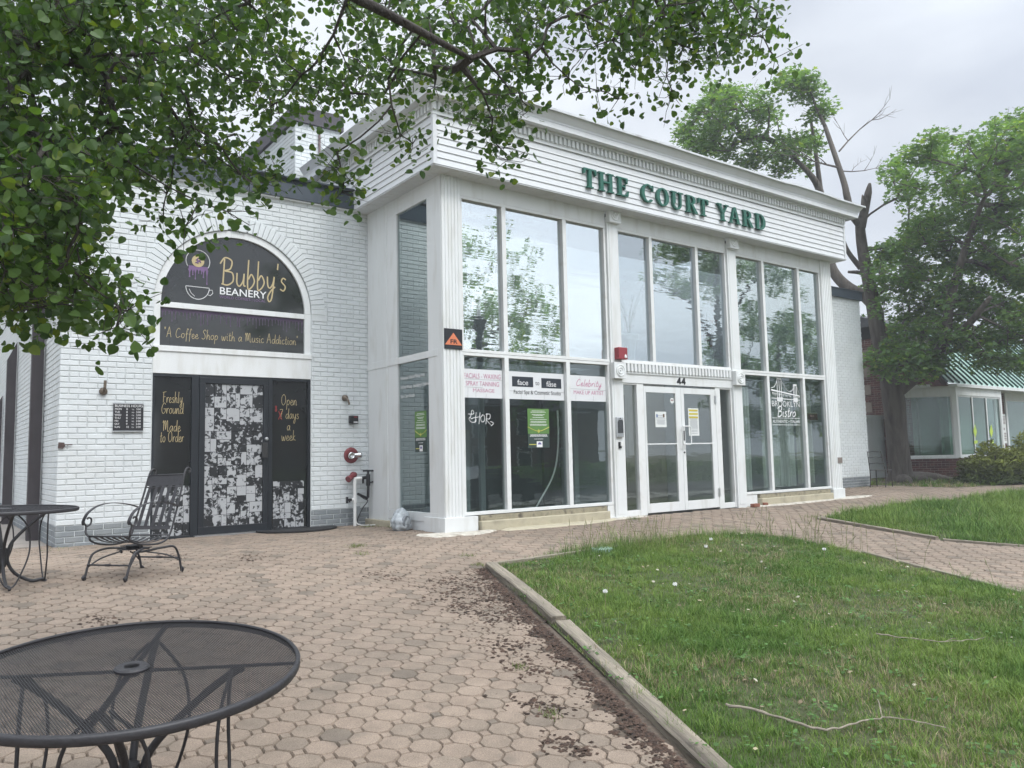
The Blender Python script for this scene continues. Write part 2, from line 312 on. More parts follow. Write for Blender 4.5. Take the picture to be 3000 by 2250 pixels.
# hand-lettering: glyph = (advance, [strokes]); baseline 0, x-height 1, ascender 2
GL = {
'a':(1.05,[[(.85,.9),(.45,1),(.08,.5),(.3,.02),(.7,.4),(.88,1),(.82,.2),(1.05,.05)]]),
'b':(.95,[[(.2,2.1),(.1,0),(.5,0),(.82,.5),(.5,1),(.18,.6)]]),
'c':(.8,[[(.7,.85),(.4,1),(.05,.5),(.35,0),(.8,.25)]]),
'd':(1.05,[[(.75,.9),(.35,.95),(.06,.4),(.35,0),(.78,.5),(1,2.1),(.86,.2),(1.05,.05)]]),
'e':(.8,[[(.08,.42),(.6,.62),(.45,1),(.1,.65),(.12,.12),(.5,0),(.82,.3)]]),
'f':(.7,[[(.85,1.75),(.6,2.05),(.38,1.2),(.2,-.7)],[(.05,.85),(.7,.98)]]),
'h':(.95,[[(.25,2.1),(.05,0),(.2,.6),(.5,1),(.7,.65),(.7,.02),(.95,.12)]]),
'i':(.42,[[(.15,1),(.12,.12),(.38,.02)],[(.22,1.4),(.25,1.55)]]),
'k':(.85,[[(.25,2.1),(.05,0)],[(.7,1),(.15,.5),(.8,0)]]),
'l':(.42,[[(.3,2.1),(.12,.15),(.38,.02)]]),
'm':(1.4,[[(.05,1),(.05,0),(.2,.7),(.45,1),(.6,.6),(.58,0),(.75,.7),(1,1),(1.15,.6),(1.15,.02),(1.4,.12)]]),
'n':(.95,[[(.08,1),(.05,0),(.22,.7),(.5,1),(.7,.65),(.7,.02),(.95,.12)]]),
'o':(.9,[[(.5,1),(.12,.75),(.1,.25),(.42,0),(.78,.4),(.7,.9),(.46,.99)]]),
'p':(.95,[[(.18,1),(-.02,-.9)],[(.14,.6),(.5,1),(.82,.6),(.5,.05),(.1,.15)]]),
'r':(.7,[[(.1,1),(.06,0),(.2,.65),(.45,1),(.7,.88)]]),
's':(.75,[[(.68,.9),(.35,1),(.18,.72),(.6,.35),(.4,0),(.02,.12)]]),
't':(.65,[[(.38,1.8),(.22,.15),(.4,0),(.65,.2)],[(.02,1.08),(.65,1.18)]]),
'u':(1.0,[[(.1,1),(.08,.25),(.35,0),(.72,.4),(.84,1),(.8,.15),(1,.05)]]),
'w':(1.25,[[(.08,1),(.18,.05),(.35,.05),(.6,.8),(.68,.05),(.85,.05),(1.2,1.02)]]),
'y':(.95,[[(.1,1),(.15,.3),(.4,.12),(.72,.5),(.85,1),(.6,-.6),(.3,-.95),(.15,-.6),(.5,-.1),(.95,.25)]]),
'x':(.8,[[(.1,1),(.7,0)],[(.7,1),(.05,0)]]),
'z':(.8,[[(.1,.95),(.7,1),(.1,.02),(.75,.05)]]),
'A':(1.3,[[(.0,0),(.55,1.95),(.7,2),(1.05,0)],[(.1,.75),(1.0,.85)]]),
'B':(1.45,[[(.35,1.95),(.2,0)],[(-.1,1.55),(.4,2.05),(1.1,1.85),(.95,1.25),(.4,1.05),(1.15,.95),(1.25,.35),(.7,0),(.05,.05)]]),
'C':(1.3,[[(1.15,1.75),(.8,2.05),(.3,1.5),(.1,.6),(.45,0),(1.2,.35)]]),
'F':(1.1,[[(.3,1.95),(.2,0)],[(.0,1.9),(1.1,2.05)],[(.25,1.05),(.85,1.12)]]),
'G':(1.35,[[(1.2,1.7),(.85,2),(.3,1.5),(.1,.6),(.5,0),(1.1,.4),(1.1,.85),(.6,.85),(1.3,.9)]]),
'M':(1.7,[[(-.05,1.6),(.2,1.95),(.15,.1),(.3,1.4),(.65,1.95),(.7,.3),(.95,1.5),(1.25,1.95),(1.3,.1),(1.6,.1)]]),
'O':(1.35,[[(.7,2),(.2,1.6),(.1,.6),(.5,0),(1.1,.5),(1.15,1.5),(.8,2),(.5,1.95)]]),
'S':(1.1,[[(1.15,1.75),(.75,2.05),(.35,1.6),(.75,1.05),(.8,.35),(.35,0),(-.05,.25)]]),
'7':(.95,[[(.1,1.75),(.2,1.85),(.9,1.85),(.5,.9),(.35,0)],[(.3,.95),(.75,1.0)]]),
'8':(.9,[[(.7,1.6),(.4,1.85),(.15,1.5),(.7,.6),(.45,0),(.1,.4),(.75,1.55)]]),
"'":(.3,[[(.2,2.1),(.15,1.6)]]), '"':(.5,[[(.15,2.15),(.1,1.7)],[(.35,2.15),(.3,1.7)]]), ' ':(.65,[]), '-':(.8,[[(.1,.5),(.9,.75)]]),
}
def lettering(name, s, x0, x1, z, h, y, th, m, parent, drop=None, slant=0.0, dz=0.0):
    """hand-drawn words on a vertical pane: ribbons one after another, each a hair proud of the last"""
    adv = sum(GL[c][0]+.12 for c in s); sx = (x1-x0)/adv; x = 0; V = []; F = []; k = 0
    for ch in s:
        for st in GL[ch][1]:
            P = spline([((x+a+slant*b)*sx+x0, 0, b*h/2+z+dz*((x+a)/adv)) for a, b in st], 6)
            b0 = len(V); n = len(P); k += 1
            for i, p in enumerate(P):
                t = (P[min(i+1, n-1)]-P[max(i-1, 0)]); t = t.normalized() if t.length > 0 else Vector((1, 0, 0))
                nn = Vector((-t.z, 0, t.x))*th/2; yy = y-0.0006-0.00025*(k % 5)-0.0015*i/n
                V += [(p.x+nn.x, yy, p.z+nn.z), (p.x-nn.x, yy, p.z-nn.z)]
            F += [(b0+2*i, b0+2*i+1, b0+2*i+3, b0+2*i+2) for i in range(n-1)]
        x += GL[ch][0]+.12
    me = bpy.data.meshes.new(name); me.from_pydata(V, [], F); me.materials.append(m)
    return link(name, me, parent)
rnd = random.Random(11)
def gz(y):
    t = 9.4-y
    if t < -0.5: return 0.0
    if t < 0.5: return -0.075*(t+0.5)**2/2
    if t < 11: return -0.075*t
    return max(-0.075*11-0.075*(t-11)*0.5, -0.9)
def attach(o, T):
    o.parent = T; o.matrix_parent_inverse = (Matrix.Translation(T.location) @ T.rotation_euler.to_matrix().to_4x4()).inverted(); return o

# ================================================================= ground, paving, lawns (setting)
def sheet(name, poly, dz, m, sub=0.5):
    """flat polygon laid on the sloping ground, cut into strips along Y so that it follows the slope"""
    bm = bmesh.new(); vs = [bm.verts.new((x, y, 0)) for x, y in poly]; bm.faces.new(vs)
    y0 = min(p[1] for p in poly); y1 = max(p[1] for p in poly); y = math.floor(y0)
    while y < y1:
        if -4 < y < 10.5: bmesh.ops.bisect_plane(bm, geom=bm.verts[:]+bm.edges[:]+bm.faces[:], plane_co=(0, y, 0), plane_no=(0, 1, 0))
        y += sub
    for v in bm.verts: v.co.z = gz(v.co.y)+dz
    me = bpy.data.meshes.new(name); bmesh.ops.recalc_face_normals(bm, faces=bm.faces); bm.to_mesh(me); bm.free()
    if me.polygons[0].normal.z < 0: me.flip_normals()
    me.materials.append(m); return tag(link(name, me), kind='structure')
sheet('ground', [(-400, -400), (400, -400), (400, 400), (-400, 400)], -0.06, mat('earth_ground', (0.10, 0.105, 0.06), 0.95, 0.3, 0.5))
sheet('alley_concrete', [(-6, 12.2), (1.42, 12.2), (1.42, 40), (-6, 40)], -0.012, mat('alley_concrete_surface', (0.27, 0.24, 0.21), 0.9, 0.2, 2))
# road and kerb behind the photographer (seen mirrored in the panes)
sheet('road', [(-60, -16), (90, -16), (90, -7.5), (-60, -7.5)], -0.02, asphalt)
sheet('sidewalk', [(-60, -7.4), (90, -7.4), (90, -5), (-60, -5)], 0.02, mat('sidewalk_concrete', (0.32, 0.31, 0.29), 0.9, 0.15, 3))
sheet('far_lawn', [(-60, -30), (90, -30), (90, -16.1), (-60, -16.1)], 0.02, mat('far_grass', (0.05, 0.10, 0.02), 0.9, 0.3, 3))

BED1 = [(5.02, 7.24), (6.07, 7.52), (6.92, 7.52), (8.48, 7.53), (9.35, 7.5), (9.8, 7.25), (9.95, 6.8), (9.85, 6.3), (9.6, 5.3), (9.2, 4.2), (8.86, 3.4), (8.5, 2.6), (8.0, 1.6), (7.6, 0.4), (7.4, -3), (1.2, -3), (2.35, 0.8), (3.12, 2.62), (4.12, 5.03)]
BED2 = [(12.15, 7.7), (13.3, 7.92), (14.9, 8.1), (18, 8.2), (23, 8.3), (30, 8.4), (30, 2.5), (16, 3.3), (12.6, 4.3), (12.1, 4.75), (11.75, 5.7), (11.9, 6.8)]
BED3 = [(20.9, 9.55), (21.4, 11.5), (21.4, 14.4), (30, 14.4), (34, 9.2), (24, 9.1)]
def inpoly(X, Y, P):
    c = np.zeros(len(X), dtype=bool); j = len(P)-1
    for i in range(len(P)):
        xi, yi = P[i]; xj, yj = P[j]
        cond = ((yi > Y) != (yj > Y)) & (X < (xj-xi)*(Y-yi)/((yj-yi)+1e-12)+xi); c ^= cond; j = i
    return c
GZ = np.vectorize(gz)
def make_pavers():
    p = 0.166; a = math.radians(-50); rng = np.random.default_rng(3)
    e1 = np.array([math.cos(a), math.sin(a)]); e2 = np.array([-e1[1], e1[0]])
    I, J = np.meshgrid(np.arange(-260, 260), np.arange(-260, 260)); I = I.ravel(); J = J.ravel()
    c = np.stack([8+I*p*e1[0]+J*p*e2[0], 6+I*p*e1[1]+J*p*e2[1]], 1)
    sq = c + p*0.5*(e1+e2)
    def keep(c):
        x, y = c[:, 0], c[:, 1]
        k = (y > -0.6) & (y < 12.6) & (x > -3.2) & (x < 3.0*y+4.5) & (x < 31) & (x > 0.07*y-3.2)
        k &= ~inpoly(x, y, BED1) & ~inpoly(x, y, BED2) & ~inpoly(x, y, BED3)
        k &= ~((x > 5.9) & (x < 15.9) & (y > 9.5)) & ~((y > 11.85) & (x > 1.38) & (x < 21.2)) & ~((x < 1.5) & (y > 12.2))
        d = np.array([2.3-5.02, .8-7.2]); L_ = np.hypot(*d); d /= L_; rx, ry = x-5.02, y-7.2; al = rx*d[0]+ry*d[1]; ds = np.abs(rx*d[1]-ry*d[0])
        k &= ~((al > -.05) & (ds < .125+.05*np.sin(al*5)+.04*np.sin(al*13+1)))
        return c[k]
    c = keep(c); sq = keep(sq)
    cut = 0.265*p; g = 0.0026; h = p/2-g; q = h-cut*0.96; ch = 0.0055
    octo = np.array([(h, -q), (h, q), (q, h), (-q, h), (-h, q), (-h, -q), (-q, -h), (q, -h)])
    s_ = cut*1.0-g*1.3; quad = np.array([(s_, 0), (0, s_), (-s_, 0), (0, -s_)])
    Vs, Ls, Ss, n0 = [], [], [], 0
    rot = np.array([e1, e2])
    for cc, sh in ((c, octo), (sq, quad)):
        k = len(sh); top = np.c_[sh*(1-ch/h if k == 8 else 0.80), np.full(k, 0.0)]; bot = np.c_[sh, np.full(k, -0.011 if k == 8 else -0.012)]
        low = np.c_[sh, np.full(k, -0.03)]
        T = np.concatenate([top, bot, low]); T[:, :2] = T[:, :2] @ rot
        n = len(cc); jz = rng.normal(0, 0.0016, n); tx = rng.normal(0, 0.010, (n, 2))
        # settled dips
        jz -= 0.006*np.clip(np.sin(cc[:, 0]*1.7)*np.sin(cc[:, 1]*1.3+1)-0.55, 0, 1)
        V = T[None]+np.zeros((n, 1, 1)); V = V.copy(); V[:, :, 2] += (T[None, :, 0]*tx[:, :1]+T[None, :, 1]*tx[:, 1:2])+jz[:, None]
        jit = rng.normal(0, 0.0012, (n, 2)); V[:, :, :2] += (cc+jit)[:, None]
        V[:, :, 2] += GZ(V[:, :, 1]) if n < 1 else np.interp(V[:, :, 1], np.linspace(-2, 14, 800), GZ(np.linspace(-2, 14, 800)))
        faces = [list(range(k))]+[[i, i+k, (i+1) % k+k, (i+1) % k][::-1] for i in range(k)]+[[i+k, i+2*k, (i+1) % k+2*k, (i+1) % k+k][::-1] for i in range(k)]
        fl = np.concatenate(faces); sz = np.array([len(f) for f in faces])
        Ls.append((fl[None]+(np.arange(n)*len(T))[:, None]).ravel()+n0); Ss.append(np.tile(sz, n)); Vs.append(V.reshape(-1, 3)); n0 += n*len(T)
    m = bpy.data.materials.new('pinkish_paver'); m.use_nodes = True; t = m.node_tree; nn = t.nodes; l = t.links; b = nn['Principled BSDF']; b.inputs['Roughness'].default_value = 0.9; b.inputs['Specular IOR Level'].default_value = 0.25
    co_ = nn.new('ShaderNodeTexCoord'); ge = nn.new('ShaderNodeNewGeometry'); ramp = nn.new('ShaderNodeValToRGB'); e = ramp.color_ramp.elements
    e[0].color = (0.138, 0.115, 0.092, 1); e[0].position = 0.0; e[1].color = (0.240, 0.190, 0.148, 1); e[1].position = 1.0
    for pos, colr in ((0.06, (0.185, 0.150, 0.118, 1)), (0.3, (0.220, 0.176, 0.137, 1)), (0.7, (0.230, 0.180, 0.140, 1))):
        k_ = e.new(pos); k_.color = colr
    l.new(ge.outputs['Random Per Island'], ramp.inputs[0])
    def nz(scale, det, lo, hi, o0, o1):
        a_ = nn.new('ShaderNodeTexNoise'); a_.inputs['Scale'].default_value = scale; a_.inputs['Detail'].default_value = det; l.new(co_.outputs['Object'], a_.inputs['Vector'])
        r = nn.new('ShaderNodeMapRange'); r.inputs[1].default_value = lo; r.inputs[2].default_value = hi; r.inputs[3].default_value = o0; r.inputs[4].default_value = o1; l.new(a_.outputs[0], r.inputs[0]); return r.outputs[0]
    big = nz(0.55, 4, 0.3, 0.7, 0.86, 1.16); sp = nz(160, 3, 0.35, 0.7, 0.80, 1.28); md = nz(9, 5, 0.3, 0.75, 1.1, 0.84)
    m1 = nn.new('ShaderNodeMath'); m1.operation = 'MULTIPLY'; l.new(big, m1.inputs[0]); l.new(sp, m1.inputs[1])
    m2 = nn.new('ShaderNodeMath'); m2.operation = 'MULTIPLY'; l.new(m1.outputs[0], m2.inputs[0]); l.new(md, m2.inputs[1])
    v = nn.new('ShaderNodeVectorMath'); v.operation = 'SCALE'; l.new(ramp.outputs[0], v.inputs[0]); l.new(m2.outputs[0], v.inputs['Scale'])
    mos = nz(2.6, 9, 0.60, 0.72, 0.0, 0.75); mx = nn.new('ShaderNodeMix'); mx.data_type = 'RGBA'; l.new(mos, mx.inputs[0]); l.new(v.outputs[0], mx.inputs[6]); mx.inputs[7].default_value = (0.15, 0.125, 0.10, 1)
    l.new(mx.outputs[2], b.inputs['Base Color'])
    bp = nn.new('ShaderNodeBump'); bp.inputs['Strength'].default_value = 0.35; bp.inputs['Distance'].default_value = 0.004
    l.new(sp, bp.inputs['Height']); l.new(bp.outputs[0], b.inputs['Normal'])
    o = npmesh('pavement', np.concatenate(Vs), np.concatenate(Ls), np.concatenate(Ss), m); tag(o, kind='structure')
make_pavers()
sheet('paving_bed_sand', [(-3.3, -1), (3, -1), (33, 9), (33, 12.5), (-3.3, 12.5)], -0.016, mat('joint_sand', (0.095, 0.074, 0.056), 0.95, 0.5, 30))
sheet('lawn_soil', BED1, -0.004, mat('lawn_soil_surface', (0.05, 0.06, 0.022), 0.95, 0.4, 8, 0.6, 40))
sheet('far_bed_soil', BED2, -0.004, MATS['lawn_soil_surface'])
sheet('planting_bed_soil', BED3, 0.0, mat('mulch_surface', (0.075, 0.066, 0.035), 0.95, 0.5, 6, 0.7, 40))

def grass(name, label, poly, dens, hgt, seed, xcut=None, yellow=0.3, tall=None, wid=0.0035):
    rng = np.random.default_rng(seed); P = np.array(poly); x0, y0 = P.min(0); x1, y1 = P.max(0)
    n = int((x1-x0)*(y1-y0)*dens); X = rng.uniform(x0, x1, n); Y = rng.uniform(y0, y1, n)
    k = inpoly(X, Y, poly)
    if xcut is not None: k &= xcut(X, Y, rng)
    X, Y = X[k], Y[k]
    # tufts: each blade belongs to a clump with its own height, colour and splay
    n = len(X); ncl = max(int(n/26), 1); ci = rng.integers(0, n, ncl); cx, cy = X[ci], Y[ci]; own = rng.integers(0, ncl, n); inc = rng.random(n) < .72
    sg = 0.030*(hgt/0.058)**.6; ox = rng.normal(0, sg, n); oy = rng.normal(0, sg, n)
    X = np.where(inc, cx[own]+ox, X); Y = np.where(inc, cy[own]+oy, Y); k = inpoly(X, Y, poly); X, Y, own, inc, ox, oy = X[k], Y[k], own[k], inc[k], ox[k], oy[k]
    chh = rng.lognormal(0, .38, ncl); cco = rng.normal(0, .28, ncl); cdr = rng.random(ncl)
    f = 0.5+0.25*np.sin(X*2.1+Y*0.7)+0.25*np.sin(Y*3.1-X*1.2+1)+0.22*np.sin(X*7.3+2*np.sin(Y*5))*np.sin(Y*6.1)
    f2 = 0.45+0.28*np.sin(X*1.3-Y*2.2+.5)+0.2*np.sin(X*4.7+Y*3.3)+np.where(inc, cco[own], 0)
    k = rng.random(len(X)) < 0.45+0.6*f; X, Y, f, f2, own, inc, ox, oy = X[k], Y[k], f[k], f2[k], own[k], inc[k], ox[k], oy[k]; n = len(X)
    H_ = hgt*(0.5+0.7*rng.random(n))*(0.6+0.65*f)*np.where(inc, chh[own], .7)
    if tall is not None: H_ *= tall(X, Y, rng)
    W_ = wid*(0.7+0.7*rng.random(n))
    az = np.where(inc, np.arctan2(oy, ox)+rng.normal(0, .6, n), rng.uniform(0, 2*PI, n)); lean = np.abs(rng.normal(0.45, 0.35, n))+np.where(inc, .25, 0); bx, by = np.cos(az), np.sin(az)
    px, py = -by, bx; Z = np.interp(Y, np.linspace(-4, 14, 800), GZ(np.linspace(-4, 14, 800)))
    V = np.zeros((n, 5, 3))
    for i, (t, wv) in enumerate(((0, 1), (0, -1), (.55, .8), (.55, -.8), (1, 0))):
        off = H_*lean*(t**1.8); V[:, i, 0] = X+bx*off+px*W_*wv*.5; V[:, i, 1] = Y+by*off+py*W_*wv*.5; V[:, i, 2] = Z+H_*t*np.cos(lean*.5*t)-0.004
    fl = np.array([0, 1, 3, 2, 2, 3, 4]); L = (fl[None]+(np.arange(n)*5)[:, None]).ravel(); S = np.tile([4, 3], n)
    g1 = np.array([0.080, 0.165, 0.028]); g2 = np.array([0.175, 0.255, 0.050]); br = np.array([0.34, 0.285, 0.17])
    t = np.clip(f2+rng.normal(0, .18, n), 0, 1)[:, None]; col = g1*(1-t)+g2*t
    dry = (np.where(inc, .55*cdr[own]+.45*rng.random(n), rng.random(n)) < yellow*np.clip(0.25+1.1*(0.5+0.5*np.sin(X*1.9+2*np.sin(Y*1.7))-f*0.5), 0.04, 1))
    col[dry] = br*(0.6+0.6*rng.random((dry.sum(), 1))); col *= (0.75+0.5*rng.random((n, 1)))
    C5 = np.repeat(col, 5, 0)
    return tag(npmesh(name, V.reshape(-1, 3), L, S, attrmat('grass_blade'), col=C5), label, 'grass', kind='stuff')
def vis(X, Y, rng): return (X < 2.9*Y+0.9) & (X > 0.05*Y+0.2) & (Y > 0.8)
def neardens(X, Y, rng):
    d = np.hypot(X, Y); return vis(X, Y, rng) & (rng.random(len(X)) < np.clip(7.0/d, 0, 1))
def talln(X, Y, rng): return 1+2.2*np.clip(1-np.abs(Y-(7.42+0.0*X))/0.5, 0, 1)*(rng.random(len(X)) < .45)*(X > 5.9)+1.0*np.clip(1-np.hypot(X-9.6, Y-6.9)/1.0, 0, 1)*(rng.random(len(X)) < .4)
grass('lawn_grass', 'green lawn grass with dry patches in the timber edged bed', BED1, 12000, 0.050, 5, neardens, 0.38, talln)
grass('grass_patch', 'longer fresh green grass in the bed beyond the path', BED2, 2600, 0.12, 6, lambda X, Y, r: (X < 2.85*Y+0.6) & (r.random(len(X)) < np.clip(14/X, 0.3, 1)), 0.10, None, 0.007)
grass('sparse_grass', 'thin patchy grass under the maple beside the brick building', BED3, 420, 0.09, 8, None, 0.5, None, 0.009)
def seedheads():
    rng = np.random.default_rng(9); mb = MB()
    for i in range(130):
        u = rng.random()
        if u < .5: x = rng.uniform(6.3, 8.0); y = rng.normal(7.4, .08)
        elif u < .95: x = rng.normal(9.7, .2); y = rng.normal(6.6, .5)
        else: x = rng.uniform(8.6, 9.6); y = 3.6+(x-8.86)*2.6+rng.normal(-.15, .15)
        h = rng.uniform(.15, .38); dx, dy = rng.normal(0, .05, 2); z = gz(y)
        mb.tube([(x, y, z), (x+dx*.4, y+dy*.4, z+h*.6), (x+dx, y+dy, z+h)], [.0032, .0026, .0018], 3)
        mb.tube([(x+dx*.9, y+dy*.9, z+h*.86), (x+dx, y+dy, z+h), (x+dx*1.2, y+dy*1.2, z+h*1.16)], [.001, .006, .001], 4)
    tag(mb.build('tall_weeds', mat('weed_stem', (0.19, 0.19, 0.09), 0.8, 0.3)), 'tall thin seeding grass stems along the bed edges', 'weeds', kind='stuff')
seedheads()

# ================================================================= the white brick building with the glazed bay
B = thing('courtyard_building', 'white painted brick building with tall glazed centre bay and a clapboard frieze', 'building', (10.8, 11.8, 0))
def P_(o):
    o.parent = B; o.matrix_parent_inverse = Matrix.Translation((-10.8, -11.8, 0)); return o
YW = 11.81
CH = 0.0747
def bricks(u0, u1, z0, z1, mapf, excl=None, seed=1, offset=0.0, L=0.2255, names='brick_face'):
    r = random.Random(seed); V = []; F = []; M_ = []; k = 0; z = z0; ci = 0
    def put(a, b, zz, t):
        nonlocal V, F
        if b-a < 0.03: return
        j = 0.0045; ch = 0.006; d = 0.0075+r.uniform(-.0016, .0016); za = zz+j*.9+r.uniform(-.0014, .0014); zb = zz+CH-j*.9+r.uniform(-.0014, .0014); aa = a+j+r.uniform(-.0014, .0014); bb = b-j+r.uniform(-.0014, .0014)
        tl = r.uniform(-.0015, .0015)
        o = len(V); V += [mapf(aa, za, 0), mapf(bb, za, 0), mapf(bb, zb, 0), mapf(aa, zb, 0), mapf(aa+ch, za+ch, d), mapf(bb-ch, za+ch, d+tl), mapf(bb-ch, zb-ch, d+tl), mapf(aa+ch, zb-ch, d)]
        F += [(o+4, o+5, o+6, o+7), (o, o+1, o+5, o+4), (o+1, o+2, o+6, o+5), (o+2, o+3, o+7, o+6), (o+3, o, o+4, o+7)]; M_.extend([t]*5)
    while z < z1-0.01:
        header = (ci % 8 == 6); l = L/2 if header else L; st = u0-(0 if ci % 2 == 0 else l/2)-offset
        x = st; t = 1 if z < 0.265 else 0
        while x < u1:
            a, b = max(x, u0), min(x+l, u1); x += l
            if b-a < 0.02: continue
            segs = [(a, b)]
            for e in (excl(z+CH/2) if excl else []):
                ns = []
                for s in segs:
                    if e[1] <= s[0] or e[0] >= s[1]: ns.append(s)
                    else:
                        if s[0] < e[0]: ns.append((s[0], e[0]))
                        if s[1] > e[1]: ns.append((e[1], s[1]))
                segs = ns
            for s in segs: put(s[0], s[1], z, t)
        z += CH; ci += 1
    return V, F, M_
def brickobj(name, parts, mats=(brickw, brickg)):
    V = []; F = []; M_ = []
    for v, f, m in parts:
        b = len(V); V += v; F += [tuple(i+b for i in q) for q in f]; M_ += m
    me = bpy.data.meshes.new(name); me.from_pydata(V, [], F)
    for m in mats: me.materials.append(m)
    me.polygons.foreach_set('material_index', M_)
    return link(name, me)
XC, ZS, RO, RI = 3.724, 3.34, 1.375, 1.165
def ex(z):
    e = []
    if z < ZS: e.append((2.563, 4.886))
    else:
        d = z-ZS
        if d < RO: h = math.sqrt(RO*RO-d*d); e.append((XC-h, XC+h))
    if 3.235 < z < 3.46: e.append((2.175, 2.57)); e.append((4.88, 5.15))
    return e
front = bricks(1.43, 7.4, -0.03, 5.14, lambda u, z, d: (u, YW+0.01-d, z), ex, 1)
side = bricks(11.815, 24, -0.03, 5.14, lambda u, z, d: (1.43+0.01-d, u, z), None, 2, 0.11)
P_(brickobj('brick_wall', [front, side]))
rightw = bricks(15.9, 21.1, -0.03, 5.17, lambda u, z, d: (u, YW+0.01-d, z), lambda z: [(15.8, 19.52)] if z < 3.3 else ([(15.8, 17.9+math.sqrt(max(0, 1.62**2-(z-3.3)**2)))] if z < 4.9 else []), 3)
rside = bricks(11.815, 15, -0.03, 5.17, lambda u, z, d: (21.09+d, u, z), None, 4)
P_(brickobj('brick_wall', [rightw, rside]))
mb = MB()
mb.prism([(1.44, -0.3), (2.57, -0.3), (2.57, 3.34)]+[(XC-1.19*math.cos(t), ZS+1.19*math.sin(t)) for t in np.linspace(0.0, PI, 33)]+[(4.88, 3.34), (4.88, -0.3), (7.4, -0.3), (7.4, 5.3), (1.44, 5.3)], 'y', YW+0.012, YW+0.22)
mb.box(1.442, 1.66, YW+0.22, 24, -0.3, 5.3)
P_(mb.build('mortar_backing', mortarw)); mb = MB(); mb.box(15.9, 21.088, YW+0.225, YW+0.4, -0.3, 5.3); mb.box(20.87, 21.086, YW+0.4, 15, -0.3, 5.3)
mb.box(19.53, 21.087, YW+0.012, YW+0.22, -0.3, 5.3); mb.box(15.9, 19.5, YW+0.012, YW+0.22, 4.93, 5.3)
P_(mb.build('mortar_backing', mortarw))
# arch of radial bricks, keystone, impost blocks
def ring(xc, zs, ri, ro, a0, a1, y0, y1, n, gap=0.0035, skip=()):
    mb = MB()
    for i in range(n):
        t0 = a0+(a1-a0)*i/n; t1 = a0+(a1-a0)*(i+1)/n; tm = (t0+t1)/2
        if any(s0 < tm < s1 for s0, s1 in skip): continue
        g = gap/ri; y = y0+rnd.uniform(-.001, .001)
        q = [(xc+r*math.cos(t), zs+r*math.sin(t)) for r, t in ((ri, t0+g), (ro, t0+g*.8), (ro, t1-g*.8), (ri, t1-g))]
        qi = [(xc+r*math.cos(t), zs+r*math.sin(t)) for r, t in ((ri+.005, t0+2.2*g), (ro-.005, t0+2*g), (ro-.005, t1-2*g), (ri+.005, t1-2.2*g))]
        b = len(mb.v); mb.add([(p[0], y1, p[1]) for p in q]+[(p[0], y+.005, p[1]) for p in q]+[(p[0], y, p[1]) for p in qi],
            [(8, 9, 10, 11)]+[(j, (j+1) % 4, (j+1) % 4+4, j+4) for j in range(4)]+[(j+4, (j+1) % 4+4, (j+1) % 4+8, j+8) for j in range(4)])
    return mb
mb = ring(XC, ZS, RI, 1.39, 0, PI, YW-0.012, YW+0.02, 50, skip=((PI/2-.1, PI/2+.1),))
P_(mb.build('brick_arch', brickw))
mb = MB(); mb.prism([(XC-.10, ZS+1.17), (XC+.125, ZS+1.155), (XC+.15, ZS+1.40), (XC-.11, ZS+1.42)], 'y', YW-0.02, YW+0.01); P_(mb.build('keystone', brickw, bevel=.004))
for a, b in ((2.178, 2.560), (4.889, 5.148)):
    mb = MB(); mb.box(a, b, YW-0.006, YW+0.01, 3.238, 3.455); P_(mb.build('impost_block', brickw, bevel=.004))
mb = ring(17.9, 3.3, 1.62, 1.84, 0, 1.5, YW-0.012, YW+0.02, 22); P_(mb.build('brick_arch', brickw))
# right hand arched window: white frame, impost trim, dark glazing
mb = MB()
for i in range(24):
    t0 = 1.6*i/24; t1 = 1.6*(i+1)/24
    mb.prism([(17.9+r*math.cos(t), 3.3+r*math.sin(t)) for r, t in ((1.50, t0), (1.62, t0), (1.62, t1), (1.50, t1))], 'y', YW-.004, YW+.06)
mb.box(19.4, 19.52, YW-.004, YW+.06, 2.30, 3.3); mb.box(17, 19.4, YW, YW+.06, 2.84, 2.95)
mb.box(17, 19.66, YW-.03, YW+.05, 1.78, 2.24); mb.box(17, 19.72, YW-.05, YW+.04, 2.24, 2.30); mb.box(17, 19.72, YW-.05, YW+.04, 1.72, 1.78); mb.box(17, 19.69, YW-.04, YW+.04, 1.90, 1.925); mb.box(17, 19.69, YW-.04, YW+.04, 2.08, 2.105)
mb.box(19.36, 19.53, YW-.01, YW+.06, -.03, 1.72); mb.box(19.28, 19.33, YW-.01, YW+.06, -.03, 1.72)
fr = P_(mb.build('arched_window', white)); 
mb = MB(); mb.box(15.9, 19.38, YW+.10, YW+.12, -.03, 4.8); g_ = mb.build('pane', blackgl, fr)
# dark fascia trims
mb = MB(); mb.prism([(YW-.07, 5.14), (YW+.2, 5.14), (YW+.2, 5.45), (YW-.02, 5.45), (YW-.02, 5.435), (YW-.055, 5.375)], 'x', 1.36, 5.86); mb.box(1.36, 5.87, YW-.105, YW+.25, 5.45, 5.475); mb.box(1.36, 1.5, YW+.205, 24, 5.14, 5.448); mb.box(5.45, 7.4, YW-.03, YW+.2, 5.141, 5.446)
P_(mb.build('fascia_trim', darktrim))
mb = MB(); mb.box(1.40, 5.97, YW-.045, YW+.01, 5.115, 5.138); P_(mb.build('trim_strip', white))
mb = MB(); mb.box(15.86, 21.14, YW-.07, YW+.2, 5.17, 5.40); mb.box(20.95, 21.138, YW+.203, 15, 5.171, 5.399); mb.box(15.86, 21.17, YW-.09, YW+.2, 5.40, 5.42); P_(mb.build('fascia_trim', darktrim))
mb = MB(); mb.box(1.5, 5.4, YW+.26, 24, 5.3, 5.40); mb.box(15.9, 21.0, YW+.21, 15.2, 5.3, 5.385); P_(mb.build('roof', slate))
